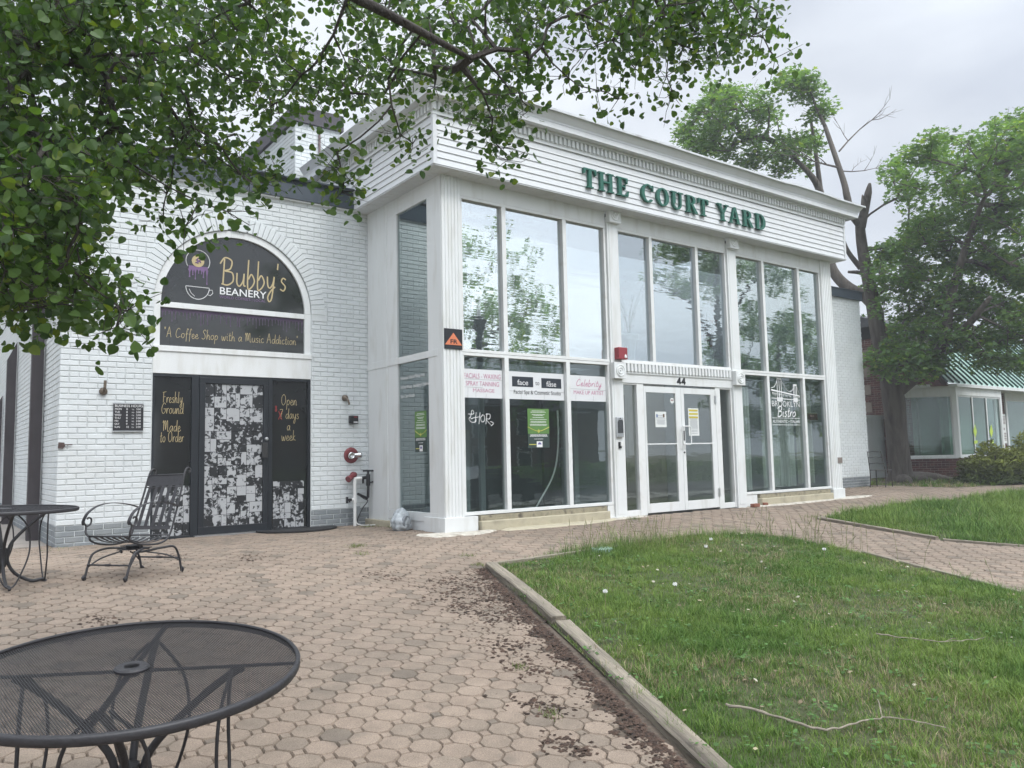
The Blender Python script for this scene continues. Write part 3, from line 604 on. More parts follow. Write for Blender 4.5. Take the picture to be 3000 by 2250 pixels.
# tall brick block with a dark cap behind the roof
ch1 = bricks(5.27, 6.15, 5.9, 7.2, lambda u, z, d: (u, 13.51-d, z), None, 7)
ch2 = bricks(13.5, 19, 5.4, 7.2, lambda u, z, d: (5.28-d, u, z), None, 8)
P_(brickobj('rooftop_block', [ch1, ch2]))
mb = MB(); mb.box(5.284, 6.15, 13.512, 19, 5.3, 7.2); P_(mb.build('rooftop_block_core', mortarw))
mb = MB(); mb.box(5.22, 6.2, 13.44, 19.1, 7.2, 7.50); P_(mb.build('rooftop_cap', mat('dark_cap', (0.06, 0.055, 0.065), 0.6, 0.2, 3)))
mb = MB(); mb.tube([(5.73, 13.47, 6.2), (5.73, 13.47, 7.2)], .022, 8); P_(mb.build('drain_pipe', mat('rusty_pipe', (0.16, 0.12, 0.12), .6, .2)))

# arched shop window over the black door
mb = MB(); nseg = 40
for i in range(nseg):
    t0 = PI*i/nseg; t1 = PI*(i+1)/nseg
    mb.prism([(XC+r*math.cos(t), ZS+r*math.sin(t)) for r, t in ((1.062, t0), (1.160, t0), (1.160, t1), (1.062, t1))], 'y', YW+.018, YW+.10)
mb.box(2.566, 2.655, YW+.018, YW+.10, 2.706, ZS-.002); mb.box(4.783, 4.882, YW+.018, YW+.10, 2.706, ZS-.002)
mb.box(2.655, 4.783, YW+.022, YW+.10, 3.259, 3.337)
fr = P_(mb.build('arched_window', white, bevel=.003))
mb = MB(); mb.prism([(XC-1.08*math.cos(t), ZS-.02+1.08*math.sin(t)) for t in np.linspace(0, PI, 41)], 'y', YW+.06, YW+.07); mb.build('pane', blackgl, fr)
mb = MB(); mb.box(2.65, 4.785, YW+.06, YW+.07, 2.70, 3.26); mb.build('pane', blackgl, fr)
mb = MB(); mb.box(2.562, 4.888, YW-.012, YW+.10, 2.625, 2.705); P_(mb.build('window_sill', white, bevel=.004))
mb = MB(); mb.box(2.566, 4.884, YW+.006, YW+.10, 2.31, 2.624); P_(mb.build('spandrel_panel', white, bevel=.003))

# shop name and logo on the arched window
YG = YW+.058
lt = lettering('lettering', "Bubby's", 3.50, 4.52, 3.68, .40, YG, .021, gold, fr, dz=-.0)
font('lettering', 'BEANERY', 3.475, 3.530, YG-.001, .155, whitev, fr, width=.70, depth=.0005, off=.001)
font('lettering', "WORLD COFFEE'S | LOCAL", 3.48, 3.472, YG-.001, .055, purple, fr, width=.69, depth=.0005)
mb = MB()
c = (3.168, 3.985)
mb.tube([(c[0]+.168*math.cos(t), YG-.001, c[1]+.165*math.sin(t)) for t in np.linspace(-.55, PI+.55, 30)], .005, 4)
mb.tube([(3.003, YG-.001, 3.60)]+[(3.168-.165*math.cos(t), YG-.001, 3.60-.18*math.sin(t)) for t in np.linspace(0.1, PI-.1, 16)]+[(3.335, YG-.001, 3.60), (3.003, YG-.001, 3.601)], .005, 4)
mb.tube([(3.33, YG-.001, 3.57), (3.375, YG-.001, 3.575), (3.385, YG-.001, 3.53), (3.35, YG-.001, 3.49), (3.31, YG-.001, 3.50)], .005, 4)
mb.tube([(3.05, YG-.001, 3.56), (3.08, YG-.001, 3.50), (3.13, YG-.001, 3.46)], .004, 4)
mb.build('emblem_outline', whitev, fr)
mb = MB(); mb.lathe([(0.0, .004), (.088, .004), (.088, 0)], (c[0], YG, c[1]), 'y', 24); mb.build('emblem_disc', gold, fr)
mb = MB()
for k in range(3):
    a = PI/2+k*2*PI/3; mb.tube([(c[0]+.045*math.cos(a+u)*v, YG-.006, c[1]+.045*math.sin(a+u)*v) for u, v in ((0, 1), (.5, .6), (1.2, .75))], .009, 4)
mb.lathe([(.018, .003), (.018, 0)], (c[0], YG-.004, c[1]), 'y', 12); mb.build('emblem_mark', purple, fr)
def drips(x0, x1, z, n, hmin, hmax, wd, band):
    V = []; r = random.Random(int(x0*100)); pts = [(x0, z+band)]; w = (x1-x0)/n; top = []
    mb = MB(); mb.add([(x0, YG-.001, z), (x1, YG-.001, z), (x1, YG-.001, z+band), (x0, YG-.001, z+band)], [(0, 1, 2, 3)])
    for i in range(n):
        x = x0+w*(i+.5)+r.uniform(-.2, .2)*w; h = r.uniform(hmin, hmax); q = wd*r.uniform(.7, 1.2)
        mb.add([(x-q*1.6, YG-.0011, z), (x-q*.5, YG-.0011, z-h*.35), (x-q*.4, YG-.0011, z-h*.75), (x-q*.8, YG-.0011, z-h*.92), (x, YG-.0011, z-h), (x+q*.8, YG-.0011, z-h*.92), (x+q*.4, YG-.0011, z-h*.75), (x+q*.5, YG-.0011, z-h*.35), (x+q*1.6, YG-.0011, z)], [tuple(range(9))])
    return mb
drips(3.04, 3.31, 3.86, 7, .05, .23, .014, .05).build('drip_emblem', purple, fr)
drips(2.66, 4.775, 3.215, 44, .04, .19, .011, .04).build('drip_border', mat('plum_vinyl', (0.085, 0.055, 0.105), .5, .2, 8), fr)
lettering('lettering', '"A Coffee Shop with a Music Addiction"', 2.72, 4.70, 2.835, .135, YG, .0065, gold, fr, dz=.01)

# black shop front: side lights and door
mb = MB()
for a, b in ((2.566, 2.600), (3.098, 3.200), (4.212, 4.275), (4.835, 4.884)): mb.box(a, b, YW+.012, YW+.10, -.03, 2.305)
mb.box(2.600, 3.098, YW+.014, YW+.10, 2.265, 2.305); mb.box(4.275, 4.835, YW+.014, YW+.10, 2.265, 2.305); mb.box(3.2, 4.212, YW+.014, YW+.10, 2.278, 2.305)
mb.box(2.600, 3.098, YW+.014, YW+.10, -.03, .03); mb.box(4.275, 4.835, YW+.014, YW+.10, -.03, .03)
sf = P_(mb.build('shop_front', blackfr, bevel=.003))
mb = MB(); mb.box(2.60, 3.098, YW+.05, YW+.06, .03, 2.265); mb.build('pane', blackgl, sf)
mb = MB(); mb.box(4.275, 4.835, YW+.05, YW+.06, .03, 2.265); mb.build('pane', blackgl, sf)
YD = YW+.048
for s, a, b, z, h in (('Freshly', 2.715, 2.985, 1.90, .15), ('Ground', 2.70, 3.0, 1.745, .15), ('Made', 2.725, 2.965, 1.495, .15), ('to Order', 2.69, 3.01, 1.345, .15)): lettering('lettering', s, a, b, z, h, YD, .0058, gold, sf)
for s, a, b, z, h in (('Open', 4.425, 4.68, 1.90, .16), ('7 days', 4.40, 4.71, 1.69, .15), ('a', 4.515, 4.575, 1.51, .15), ('week', 4.43, 4.66, 1.355, .15)): lettering('lettering', s, a, b, z, h, YD, .0058, gold, sf)
lettering('marker_writing', '8', 4.325, 4.365, 1.80, .09, YD, .007, redv, sf); lettering('marker_writing', 'x', 4.375, 4.45, 1.675, .26, YD-.002, .007, redv, sf)
mb = MB(); mb.box(3.204, 4.208, YW+.006, YW+.06, .02, .13); mb.box(3.204, 4.208, YW+.006, YW+.06, 2.19, 2.275); mb.box(3.204, 3.285, YW+.006, YW+.06, .13, 2.19); mb.box(4.133, 4.208, YW+.006, YW+.06, .13, 2.19)
dr = P_(mb.build('shop_door', blackfr, bevel=.003))
mb = MB(); mb.box(3.285, 4.133, YW+.03, YW+.04, .13, 2.19); mb.build('pane', blackgl, dr)
mb = MB(); mb.box(4.11, 4.19, YW-.035, YW+.006, 1.10, 1.32); mb.lathe([(.0, .05), (.022, .045), (.026, .02), (.022, 0)], (4.172, YW+.006, 1.38), 'y', 14); mb.build('door_lock', mat('dark_lock', (.03, .03, .03), .35, .1), dr, bevel=.003)
mb = MB(); mb.lathe([(.0, .055), (.020, .052), (.028, .04), (.02, .02), (.02, 0)], (4.172, YW+.006, 1.38), 'y', 14); mb.build('door_knob', steel, dr)
mb = MB(); mb.box(3.15, 4.22, YW-.05, YW+.10, -.03, .018); P_(mb.build('threshold', steel))
# picture collage: plain black and white patches (generic stand-ins)
def collmat():
    m = bpy.data.materials.new('collage_print'); m.use_nodes = True; t = m.node_tree; n = t.nodes; l = t.links; b = n['Principled BSDF']; b.inputs['Roughness'].default_value = .35
    co_ = n.new('ShaderNodeTexCoord'); g = n.new('ShaderNodeNewGeometry'); nz_ = n.new('ShaderNodeTexNoise'); nz_.noise_dimensions = '4D'; nz_.inputs['Scale'].default_value = 16; nz_.inputs['Detail'].default_value = 4; nz_.inputs['Roughness'].default_value = .55; nz_.inputs['Distortion'].default_value = .6
    mu = n.new('ShaderNodeMath'); mu.operation = 'MULTIPLY'; mu.inputs[1].default_value = 37; l.new(g.outputs['Random Per Island'], mu.inputs[0]); l.new(mu.outputs[0], nz_.inputs['W']); l.new(co_.outputs['Object'], nz_.inputs['Vector'])
    fr_ = n.new('ShaderNodeMath'); fr_.operation = 'FRACT'; m7 = n.new('ShaderNodeMath'); m7.operation = 'MULTIPLY'; m7.inputs[1].default_value = 7.3; l.new(g.outputs['Random Per Island'], m7.inputs[0]); l.new(m7.outputs[0], fr_.inputs[0])
    of = n.new('ShaderNodeMapRange'); of.inputs[3].default_value = -.13; of.inputs[4].default_value = .10; l.new(fr_.outputs[0], of.inputs[0])
    ad = n.new('ShaderNodeMath'); l.new(nz_.outputs[0], ad.inputs[0]); l.new(of.outputs[0], ad.inputs[1])
    cr_ = n.new('ShaderNodeValToRGB'); cr_.color_ramp.elements[0].position = .455; cr_.color_ramp.elements[0].color = (.015, .016, .018, 1); cr_.color_ramp.elements[1].position = .53; cr_.color_ramp.elements[1].color = (.37, .38, .39, 1); e9 = cr_.color_ramp.elements.new(.475); e9.color = (.10, .105, .11, 1); e8 = cr_.color_ramp.elements.new(.50); e8.color = (.30, .31, .32, 1)
    l.new(ad.outputs[0], cr_.inputs[0]); l.new(cr_.outputs[0], b.inputs['Base Color']); return m
cm = collmat()
def collage(x0, x1, z0, z1, seed, par, y):
    r = random.Random(seed); mb = MB(); k = [0]
    def split(a, b, c, d, dep):
        if (b-a < .14 and d-c < .17) or dep > 6 or ((b-a) < .26 and (d-c) < .26 and r.random() < .3):
            g = .0025; k[0] += 1; yy = y-.0004*(k[0] % 4); mb.add([(a+g, yy, c+g), (b-g, yy, c+g), (b-g, yy, d-g), (a+g, yy, d-g)], [(0, 1, 2, 3)]); return
        if (b-a) > (d-c)*.85 and b-a > .12: m = a+(b-a)*r.uniform(.35, .65); split(a, m, c, d, dep+1); split(m, b, c, d, dep+1)
        else: m = c+(d-c)*r.uniform(.35, .65); split(a, b, c, m, dep+1); split(a, b, m, d, dep+1)
    split(x0, x1, z0, z1, 0); return mb.build('picture_collage', cm, par)
collage(3.287, 4.131, .13, 2.185, 4, dr, YW+.028)
collage(4.30, 4.79, .035, .74, 5, sf, YW+.048); collage(2.602, 3.096, .033, .73, 6, sf, YW+.048)

# ---------------------------------------------------------------- glazed bay
YF, YP, YB = 9.50, 9.47, 9.56
LX = 5.864
mb = MB()   # corner pilaster with reeds
def reeds(mb, x0, x1, yf, z0, z1, n):
    mb.box(x0, x1, yf+.012, yf+.10, z0, z1); w = (x1-x0)/n
    for i in range(n):
        a = x0+w*i; mb.prism([(a+.004, yf+.012), (a+w*.2, yf+.002), (a+w*.5, yf), (a+w*.8, yf+.002), (a+w-.004, yf+.012)], 'z', z0, z1)
reeds(mb, LX+.005, 6.20, YP, .20, 5.13, 6); mb.box(LX, LX+.05, YP+.012, 9.62, .20, 5.13)
pil = P_(mb.build('pilaster', white))
mb = MB(); mb.box(5.845, 6.40, 9.445, 9.60, -.03, .205); mb.box(5.845, 5.90, 9.60, 10.01, -.03, .205); pl = mb.build('plinth', white, pil, bevel=.004)
mb = MB(); reeds(mb, 15.43, 15.815, YP, .20, 5.13, 6); pil = P_(mb.build('pilaster', white))
mb = MB(); mb.box(15.40, 15.84, 9.445, 9.62, -.02, .20); mb.build('plinth', white, pil, bevel=.004)
mb = MB(); mb.box(15.66, 15.83, 9.462, 9.60, .74, .86); mb.build('exposed_patch', mat('brown_board', (.2, .17, .15), .8, .2), pil)
for x0, x1, xc in ((9.125, 9.37, 9.25), (12.275, 12.536, 12.405)):
    mb = MB(); mb.box(x0, x1, YP, 9.62, -.02, 5.02); mb.box(x0+.04, x1-.04, YP-.006, YP+.01, .05, 2.27); mb.box(x0+.04, x1-.04, YP-.006, YP+.01, 2.60, 4.9)
    pil = P_(mb.build('pilaster', white, bevel=.003))
    for z in (2.415, 5.05):
        mb = MB(); mb.box(xc-.135, xc+.135, 9.385, YP+.01, z-.135, z+.135); ro = mb.build('rosette', white, pil, bevel=.005)
        mb = MB(); mb.lathe([(.100, 0), (.100, .012), (.088, .016), (.078, .004), (.066, .004), (.056, .018), (.044, .018), (.036, .006), (.022, .002), (.012, .022), (0, .024)], (xc, 9.385, z), 'y', 28); mb.build('roundel', white, ro, smooth=False)
# header boards
mb = MB(); mb.box(6.20, 9.115, YF+.003, 9.60, 4.87, 5.13); mb.box(9.39, 12.265, YF+.003, 9.60, 4.87, 5.13); mb.box(12.545, 15.43, YF+.003, 9.60, 4.87, 5.13)
mb.box(LX+.004, 5.93, 9.62, 11.14, 4.86, 5.13)
for x in (9.87, 13.2): mb.box(x, x+.004, YF, YF+.003, 4.87, 5.13)
P_(mb.build('header_board', white))
# side return: post at the wall, wide corner board, rails
mb = MB(); mb.box(LX-.004, 5.95, 11.14, 11.80, -.02, 5.13); mb.box(5.955, 6.0, 11.70, 11.80, -.02, 5.13); mb.box(LX-.012, 5.95, 11.13, 11.81, 2.485, 2.60)
P_(mb.build('corner_post', white, bevel=.003))
mb = MB(); mb.box(5.80, 5.98, 11.1, 11.82, -.05, .09); P_(mb.build('post_base', conc, bevel=.01))
mb = MB(); mb.box(LX+.004, 5.93, 9.622, 9.88, .205, 4.86); mb.box(LX+.006, 5.93, 10.81, 11.14, .26, 4.86); mb.box(LX-.004, 5.925, 9.62, 11.14, 2.49, 2.59); mb.box(LX+.002, 5.93, 9.62, 11.14, .13, .258); mb.box(LX+.012, 5.93, 10.0, 11.14, -.03, .13)
sw = P_(mb.build('side_window', white, bevel=.002))
gl_side = glass('side_glass', 0.05, (0.74, 0.79, 0.79), .002)
gl_up = glass('upper_glass_bright', 0.50, (0.85, 0.9, 0.9), .005)
gl_mid = glass('upper_glass_dark', 0.22, (0.82, 0.87, 0.9), .006)
gl_right = glass('upper_glass_green', 0.26, (0.74, 0.80, 0.79), .005)
gl_low = glass('lower_glass', 0.06, (0.74, 0.79, 0.78), .003)
gl_door = glass('door_glass', 0.05, (0.88, 0.9, 0.88), .002)
for z0, z1 in ((.26, 2.49), (2.59, 4.86)):
    mb = MB(); mb.box(LX+.035, LX+.041, 9.88, 10.81, z0, z1); mb.build('pane', gl_side, sw)
font('lettering', 'Professional, Published Makeup Artist', LX+.030, 2.24, 10.76, .075, whitev, sw, width=.72, rot=(PI/2, 0, -PI/2), depth=.0006)
font('lettering', 'Full Body Waxing - Specializing in Eyebrows', LX+.030, 2.10, 10.76, .075, whitev, sw, width=.86, rot=(PI/2, 0, -PI/2), depth=.0006)
font('lettering', 'Skin Care Facials', LX+.030, 1.96, 10.76, .075, whitev, sw, width=.42, rot=(PI/2, 0, -PI/2), depth=.0006)
def window(name, x0, x1, z0, z1, mull, g, fl=True, yf=YF+.002, fw=.045):
    mb = MB(); mb.box(x0, x1, yf, 9.60, z1-fw, z1); mb.box(x0, x1, yf-.004, 9.60, z0, z0+fw)
    xs = [x0+fw/2]+list(mull)+[x1-fw/2]
    for i, x in enumerate(xs):
        h = fw/2 if i in (0, len(xs)-1) else .038
        mb.box(x-h, x+h, yf+.004 if i in (0, len(xs)-1) else yf-.002, 9.60, z0+fw, z1-fw)
    o = P_(mb.build(name, whitedirt, bevel=.003))
    for i in range(len(xs)-1):
        a = xs[i]+(fw/2 if i == 0 else .038); b = xs[i+1]-(fw/2 if i == len(xs)-2 else .038)
        p = MB(); p.box(a-.005, b+.005, YB+.005, YB+.010, z0+fw-.005, z1-fw+.005); p.build('pane', g, o)
    return o
M1, M2, M3 = (7.00, 8.21), (10.20, 11.42), (13.42, 14.63)
w1u = window('upper_window', 6.20, 9.12, 2.555, 4.868, M1, gl_up)
w1l = window('lower_window', 6.20, 9.12, .215, 2.552, M1, gl_low)
w2u = window('upper_window', 9.372, 12.272, 2.575, 4.868, M2, gl_mid)
w3u = window('upper_window', 12.54, 15.43, 2.555, 4.868, M3, gl_right)
w3l = window('lower_window', 12.54, 15.43, .215, 2.552, M3, gl_low)
YS = YB+.003
# window signs of the beauty studio (white film with peeling lettering)
def film(x0, x1, z0, z1): 
    mb = MB(); mb.box(x0, x1, YS-.001, YS+.0015, z0, z1); return mb.build('window_film', mat('aged_white_film', (.66, .67, .68), .5, .03, 3), w1l)
film(6.25, 6.955, 1.90, 2.32); film(7.045, 8.165, 1.90, 2.32); film(8.255, 9.07, 1.90, 2.315)
font('lettering', 'FACIALS - WAXING', 6.268, 2.185, YS-.003, .105, pinkv, w1l, width=.65, depth=.0005)
font('lettering', 'SPRAY TANNING', 6.30, 2.076, YS-.003, .098, pinkv, w1l, width=.59, depth=.0005)
font('lettering', 'MASSAGE', 6.42, 1.985, YS-.003, .075, pinkv, w1l, width=.38, depth=.0005)
mb = MB()
for a, b, c, d in ((6.25, 6.95, 2.172, 2.166), (6.25, 6.60, 2.052, 2.05), (8.26, 9.07, 2.094, 2.085), (7.05, 8.16, 2.02, 2.025)): mb.add([(a, YS-.004, c), (b, YS-.004, d), (b, YS-.004, d+.004), (a, YS-.004, c+.004)], [(0, 1, 2, 3)])
for x, z0, z1 in ((6.33, 1.9, 2.05), (6.47, 1.9, 2.06), (6.65, 1.9, 1.96), (7.3, 1.9, 2.0), (7.75, 1.9, 2.0), (8.4, 1.9, 2.0), (8.78, 1.9, 1.99), (8.5, 2.2, 2.31)): mb.add([(x, YS-.004, z0), (x+.004, YS-.004, z0), (x+.01, YS-.004, z1), (x+.006, YS-.004, z1)], [(0, 1, 2, 3)])
mb.build('film_cracks', mat('crack_grey', (.3, .3, .3), .8, .1), w1l)
mb = MB(); mb.box(7.138, 7.542, YS-.003, YS-.001, 2.09, 2.245); mb.box(7.705, 8.107, YS-.003, YS-.001, 2.085, 2.24); mb.build('name_block', mat('navy_black_vinyl', (.02, .026, .036), .5, .1), w1l)
font('lettering', 'face', 7.236, 2.118, YS-.0045, .115, whitev, w1l, width=.205, depth=.0005); font('lettering', 'to', 7.586, 2.125, YS-.003, .10, blackp, w1l, width=.076, depth=.0005); font('lettering', 'fāse', 7.803, 2.112, YS-.0045, .115, whitev, w1l, width=.195, depth=.0005)
font('lettering', 'Facial Spa & Cosmetic Studio', 7.16, 1.98, YS-.003, .085, blackp, w1l, width=.925, depth=.0005)
lettering('lettering', 'Celebrity', 8.416, 8.973, 2.145, .105, YS-.002, .011, pinkv, w1l, slant=.15)
font('lettering', 'MAKE UP ARTIST', 8.358, 2.01, YS-.003, .09, pinkv, w1l, width=.65, depth=.0005)
# paint pen scribble
mb = MB(); sc = [[(6.34, 1.66), (6.46, 1.66), (6.47, 1.72), (6.43, 1.74), (6.40, 1.60), (6.36, 1.56), (6.42, 1.48), (6.52, 1.5), (6.50, 1.58), (6.40, 1.55)], [(6.53, 1.70), (6.50, 1.46)], [(6.50, 1.58), (6.60, 1.6)], [(6.62, 1.70), (6.59, 1.44)], [(6.68, 1.64), (6.63, 1.58), (6.66, 1.49), (6.72, 1.52), (6.72, 1.62), (6.67, 1.65)], [(6.78, 1.68), (6.75, 1.44)], [(6.75, 1.66), (6.85, 1.66), (6.84, 1.56), (6.76, 1.55), (6.86, 1.43)], [(6.86, 1.5), (6.93, 1.46), (6.87, 1.40)]]
for s in sc: mb.tube([(p.x, YS-.003, p.z) for p in spline([(6.33+(a-.03-6.31)*.76, 0, 1.49+(b-1.40)*.66) for a, b in s], 4)], .005, 4)
mb.build('scribble', whitev, w1l)
# bistro lettering with its line-drawn bridge
W3 = whitev
font('lettering', 'BROOKLYN', 13.575, 1.918, YS-.001, .160, W3, w3l, width=.935, depth=.0006, off=-.001)
lettering('lettering', 'Bistro', 13.74, 14.37, 1.715, .20, YS-.001, .020, W3, w3l, slant=.2)
font('lettering', 'AUTHENTIC • ITALIAN', 13.585, 1.588, YS-.001, .085, W3, w3l, width=.915, depth=.0006)
mb = MB(); mb.box(13.575, 14.51, YS-.003, YS-.001, 1.680, 1.689); mb.box(13.575, 14.51, YS-.003, YS-.001, 1.543, 1.552)
mb.build('rule_lines', W3, w3l); mb = MB()
y = YS-.002
for xc, hh, ww in ((13.78, .30, .075), (14.37, .19, .055)):
    for s in (-1, 0, 1): mb.box(xc+s*ww-.010, xc+s*ww+.010, y-.001, y+.001, 2.06, 2.14+hh)
    mb.box(xc-ww-.012, xc+ww+.012, y-.0022, y-.0012, 2.13+hh, 2.165+hh); mb.box(xc-ww-.03, xc+ww+.03, y-.0022, y-.0012, 1.99, 2.07)
def cable(p): mb.tube([(q.x, y-.004, q.z) for q in spline(p, 5)], .006, 4)
cable([(13.47, 0, 2.25), (13.6, 0, 2.29), (13.72, 0, 2.43)]); cable([(13.85, 0, 2.43), (13.98, 0, 2.28), (14.12, 0, 2.20), (14.25, 0, 2.22), (14.33, 0, 2.31)]); cable([(14.43, 0, 2.31), (14.48, 0, 2.22), (14.53, 0, 2.15)])
mb.add([(13.47, y-.006, 2.20), (14.53, y-.006, 2.10), (14.53, y-.006, 2.125), (13.47, y-.006, 2.23)], [(0, 1, 2, 3)]); mb.add([(13.47, y-.006, 2.045), (14.53, y-.006, 2.02), (14.53, y-.006, 2.035), (13.47, y-.006, 2.06)], [(0, 1, 2, 3)])
for i in range(22):
    x = 13.50+i*.048; mb.add([(x, y-.005, 2.17-i*.004), (x+.03, y-.005, 2.17-i*.004), (x+.015, y-.005, 2.11-.02*(i % 3))], [(0, 1, 2)])
mb.v = [(v[0]*.905+1.385, v[1], v[2]+.03) for v in mb.v]
mb.build('bridge_drawing', W3, w3l)

# entrance: side lights, double door, head with dentils and number
for a, b, c0, c1, c2, c3 in ((9.415, 9.74, 9.372, 9.42, 9.735, 9.90), (11.92, 12.24, 11.79, 11.925, 12.235, 12.272)):
    mb = MB(); mb.box(c0, c1, YF+.008, 9.60, .0, 2.228); mb.box(c2, c3, YF+.008, 9.60, .0, 2.228); mb.box(c1, c2, YF+.012, 9.60, .0, .095); mb.box(c1, c2, YF+.012, 9.60, 2.20, 2.228)
    ef = P_(mb.build('side_light', whitedirt, bevel=.003))
    mb = MB(); mb.box(a, b, YB, YB+.006, .09, 2.205); mb.build('pane', gl_door, ef)
mb = MB(); mb.box(9.372, 12.272, YF-.004, 9.60, 2.23, 2.40); mb.box(9.385, 12.26, YF-.035, 9.60, 2.555, 2.573); mb.box(9.372, 12.272, YF-.01, 9.60, 2.40, 2.553); mb.box(9.39, 12.26, YF-.022, 9.60, 2.385, 2.402)
hd = P_(mb.build('door_head', white))
mb = MB(); n = 33
for i in range(n): x = 9.40+i*(2.85/n); mb.box(x, x+.052, YF-.045, YF-.010, 2.425, 2.552)
mb.build('dentil_band', white, hd)
for x0, x1, g0, g1 in ((9.905, 10.84, 9.955, 10.70), (10.846, 11.785, 10.925, 11.655)):
    mb = MB(); mb.box(x0, g0, YF+.01, YF+.055, .03, 2.19); mb.box(g1, x1, YF+.01, YF+.055, .03, 2.19); mb.box(g0, g1, YF+.01, YF+.055, .03, .185); mb.box(g0, g1, YF+.01, YF+.055, 2.085, 2.19)
    d = P_(mb.build('entrance_door', white, bevel=.002)); mb = MB(); mb.box(g0-.004, g1+.004, YF+.03, YF+.036, .18, 2.09); mb.build('pane', gl_door, d)
    mb = MB(); mb.box(g0, g1, YF+.008, YF+.024, 1.185, 1.205); mb.build('push_rail', white, d)
    if x0 > 10.5:
        mb = MB(); P = [(10.86, YF+.01, 1.50), (10.86, YF-.05, 1.50), (10.98, YF-.05, 1.50), (10.98, YF-.05, 1.19), (10.86, YF-.05, 1.19), (10.86, YF+.01, 1.19)]
        mb.tube([(10.79, YF-.05, 1.48), (10.80, YF-.05, 1.50), (10.99, YF-.05, 1.50), (11.01, YF-.05, 1.48), (11.01, YF-.05, 1.20), (10.99, YF-.05, 1.18), (10.80, YF-.05, 1.18), (10.79, YF-.05, 1.20)], .010, 8, closed=True); mb.tube([(10.885, YF+.01, 1.5), (10.885, YF-.05, 1.5)], .009, 8); mb.tube([(10.885, YF+.01, 1.18), (10.885, YF-.05, 1.18)], .009, 8); mb.build('handle', white, d, smooth=True)
        mb = MB(); mb.box(10.86, 10.90, YF+.002, YF+.012, 1.25, 1.42); mb.lathe([(0, .012), (.016, .01), (.018, 0)], (10.88, YF+.01, 1.04), 'y', 12); mb.build('lock', blackp, d)
        for z in (2.0, .30): mb = MB(); mb.box(11.755, 11.80, YF-.006, YF+.02, z-.07, z+.07); mb.build('hinge', steel, d)
# base boards, concrete steps, smears
mb = MB(); mb.box(9.0, 9.372, YP+.003, 9.6, -.03, .02); mb.box(8.97, 9.12, YF, 9.6, -.03, .21); mb.box(12.54, 12.9, YF+.01, 9.6, .0, .21); P_(mb.build('base_board', whitedirt))
def step(x0, x1, y0, mm=conc):
    mb = MB(); n = 14; top = [(x0+(x1-x0)*i/n, y0+rnd.uniform(-.008, .002)) for i in range(n+1)]
    mb.prism(top+[(x1+.01, 9.58), (x0-.01, 9.58)], 'z', -.06, .13); o = mb.build('concrete_step', mm, bevel=.012)
    m2 = MB(); m2.box(x0+.02, x1-.02, y0+.055, 9.58, .125, .205); m2.build('mortar_course', mat('crumbling_mortar', (.30, .27, .19), .9, .4, 9, .8, 50, dirt=((.06, .05, .04), .9, 9)), o); return o
o = step(6.43, 8.93, 9.40); P_(o); o = step(12.93, 15.36, 9.42); P_(o)
def smear(name, pts, z, m, label):
    mb = MB(); P = spline([(a, b, 0) for a, b in pts]+[(pts[0][0], pts[0][1], 0)], 4)[:-1]
    P = [(p.x+rnd.uniform(-.028, .028), p.y+rnd.uniform(-.022, .022)) for p in P]; n = len(P)
    cx = sum(p[0] for p in P)/n; cy = sum(p[1] for p in P)/n
    inn = [(cx+(p[0]-cx)*.92, cy+(p[1]-cy)*.86) for p in P]
    V = [(p[0], p[1], gz(p[1])-.004) for p in P]+[(p[0], p[1], gz(p[1])+z+rnd.uniform(-.003, .003)) for p in inn]+[(cx, cy, gz(cy)+z)]
    F = [(i, (i+1) % n, (i+1) % n+n, i+n) for i in range(n)]+[(i+n, (i+1) % n+n, 2*n) for i in range(n)]
    mb.add(V, F); o = mb.build(name, m); tag(o, label, 'concrete patch'); return o
smear('concrete_patch', [(5.45, 9.42), (5.60, 9.22), (5.95, 9.17), (6.3, 9.15), (6.55, 9.27), (6.6, 9.40), (5.95, 9.46), (5.5, 9.60)], .018, concw, 'white crumbling mortar slab under the left corner pilaster')
smear('concrete_patch', [(6.7, 9.22), (7.9, 9.17), (8.8, 9.26), (9.1, 9.40), (8.8, 9.46), (6.9, 9.42)], .018, conc, 'thin grey cement apron below the left window step')
smear('concrete_patch', [(8.95, 9.36), (9.5, 9.33), (9.8, 9.42), (9.7, 9.50), (9.0, 9.49)], .014, concw, 'small white cement smear left of the glass doors')
smear('concrete_patch', [(12.5, 9.40), (13.3, 9.26), (14.5, 9.28), (15.3, 9.36), (15.2, 9.46), (12.7, 9.47)], .018, concw, 'pale cement apron below the right window step')
smear('concrete_patch', [(15.35, 9.38), (16.2, 9.30), (16.9, 9.45), (16.4, 9.62), (15.85, 9.62), (15.5, 9.46)], .018, concw, 'white cement smear at the right corner pilaster')
for i, (x, y, a, lb) in enumerate(((12.62, 9.36, .1, 'loose red brick lying flat at the foot of the bay'), (12.95, 9.38, 1.0, 'broken red brick end beside the right concrete step'))):
    mb = MB(); mb.box(-.10, .10, -.045, .045, 0, .06) if i == 0 else mb.prism([(-.05, -.045), (.05, -.045), (.04, .02), (.01, .045), (-.05, .045)], 'z', 0, .06)
    o = mb.build('loose_brick', mat('loose_red_brick', (.22, .09, .06), .9, .3, 20), bevel=.006); o.location = (x, y, gz(y)+.004); o.rotation_euler.z = a; tag(o, lb, 'brick')

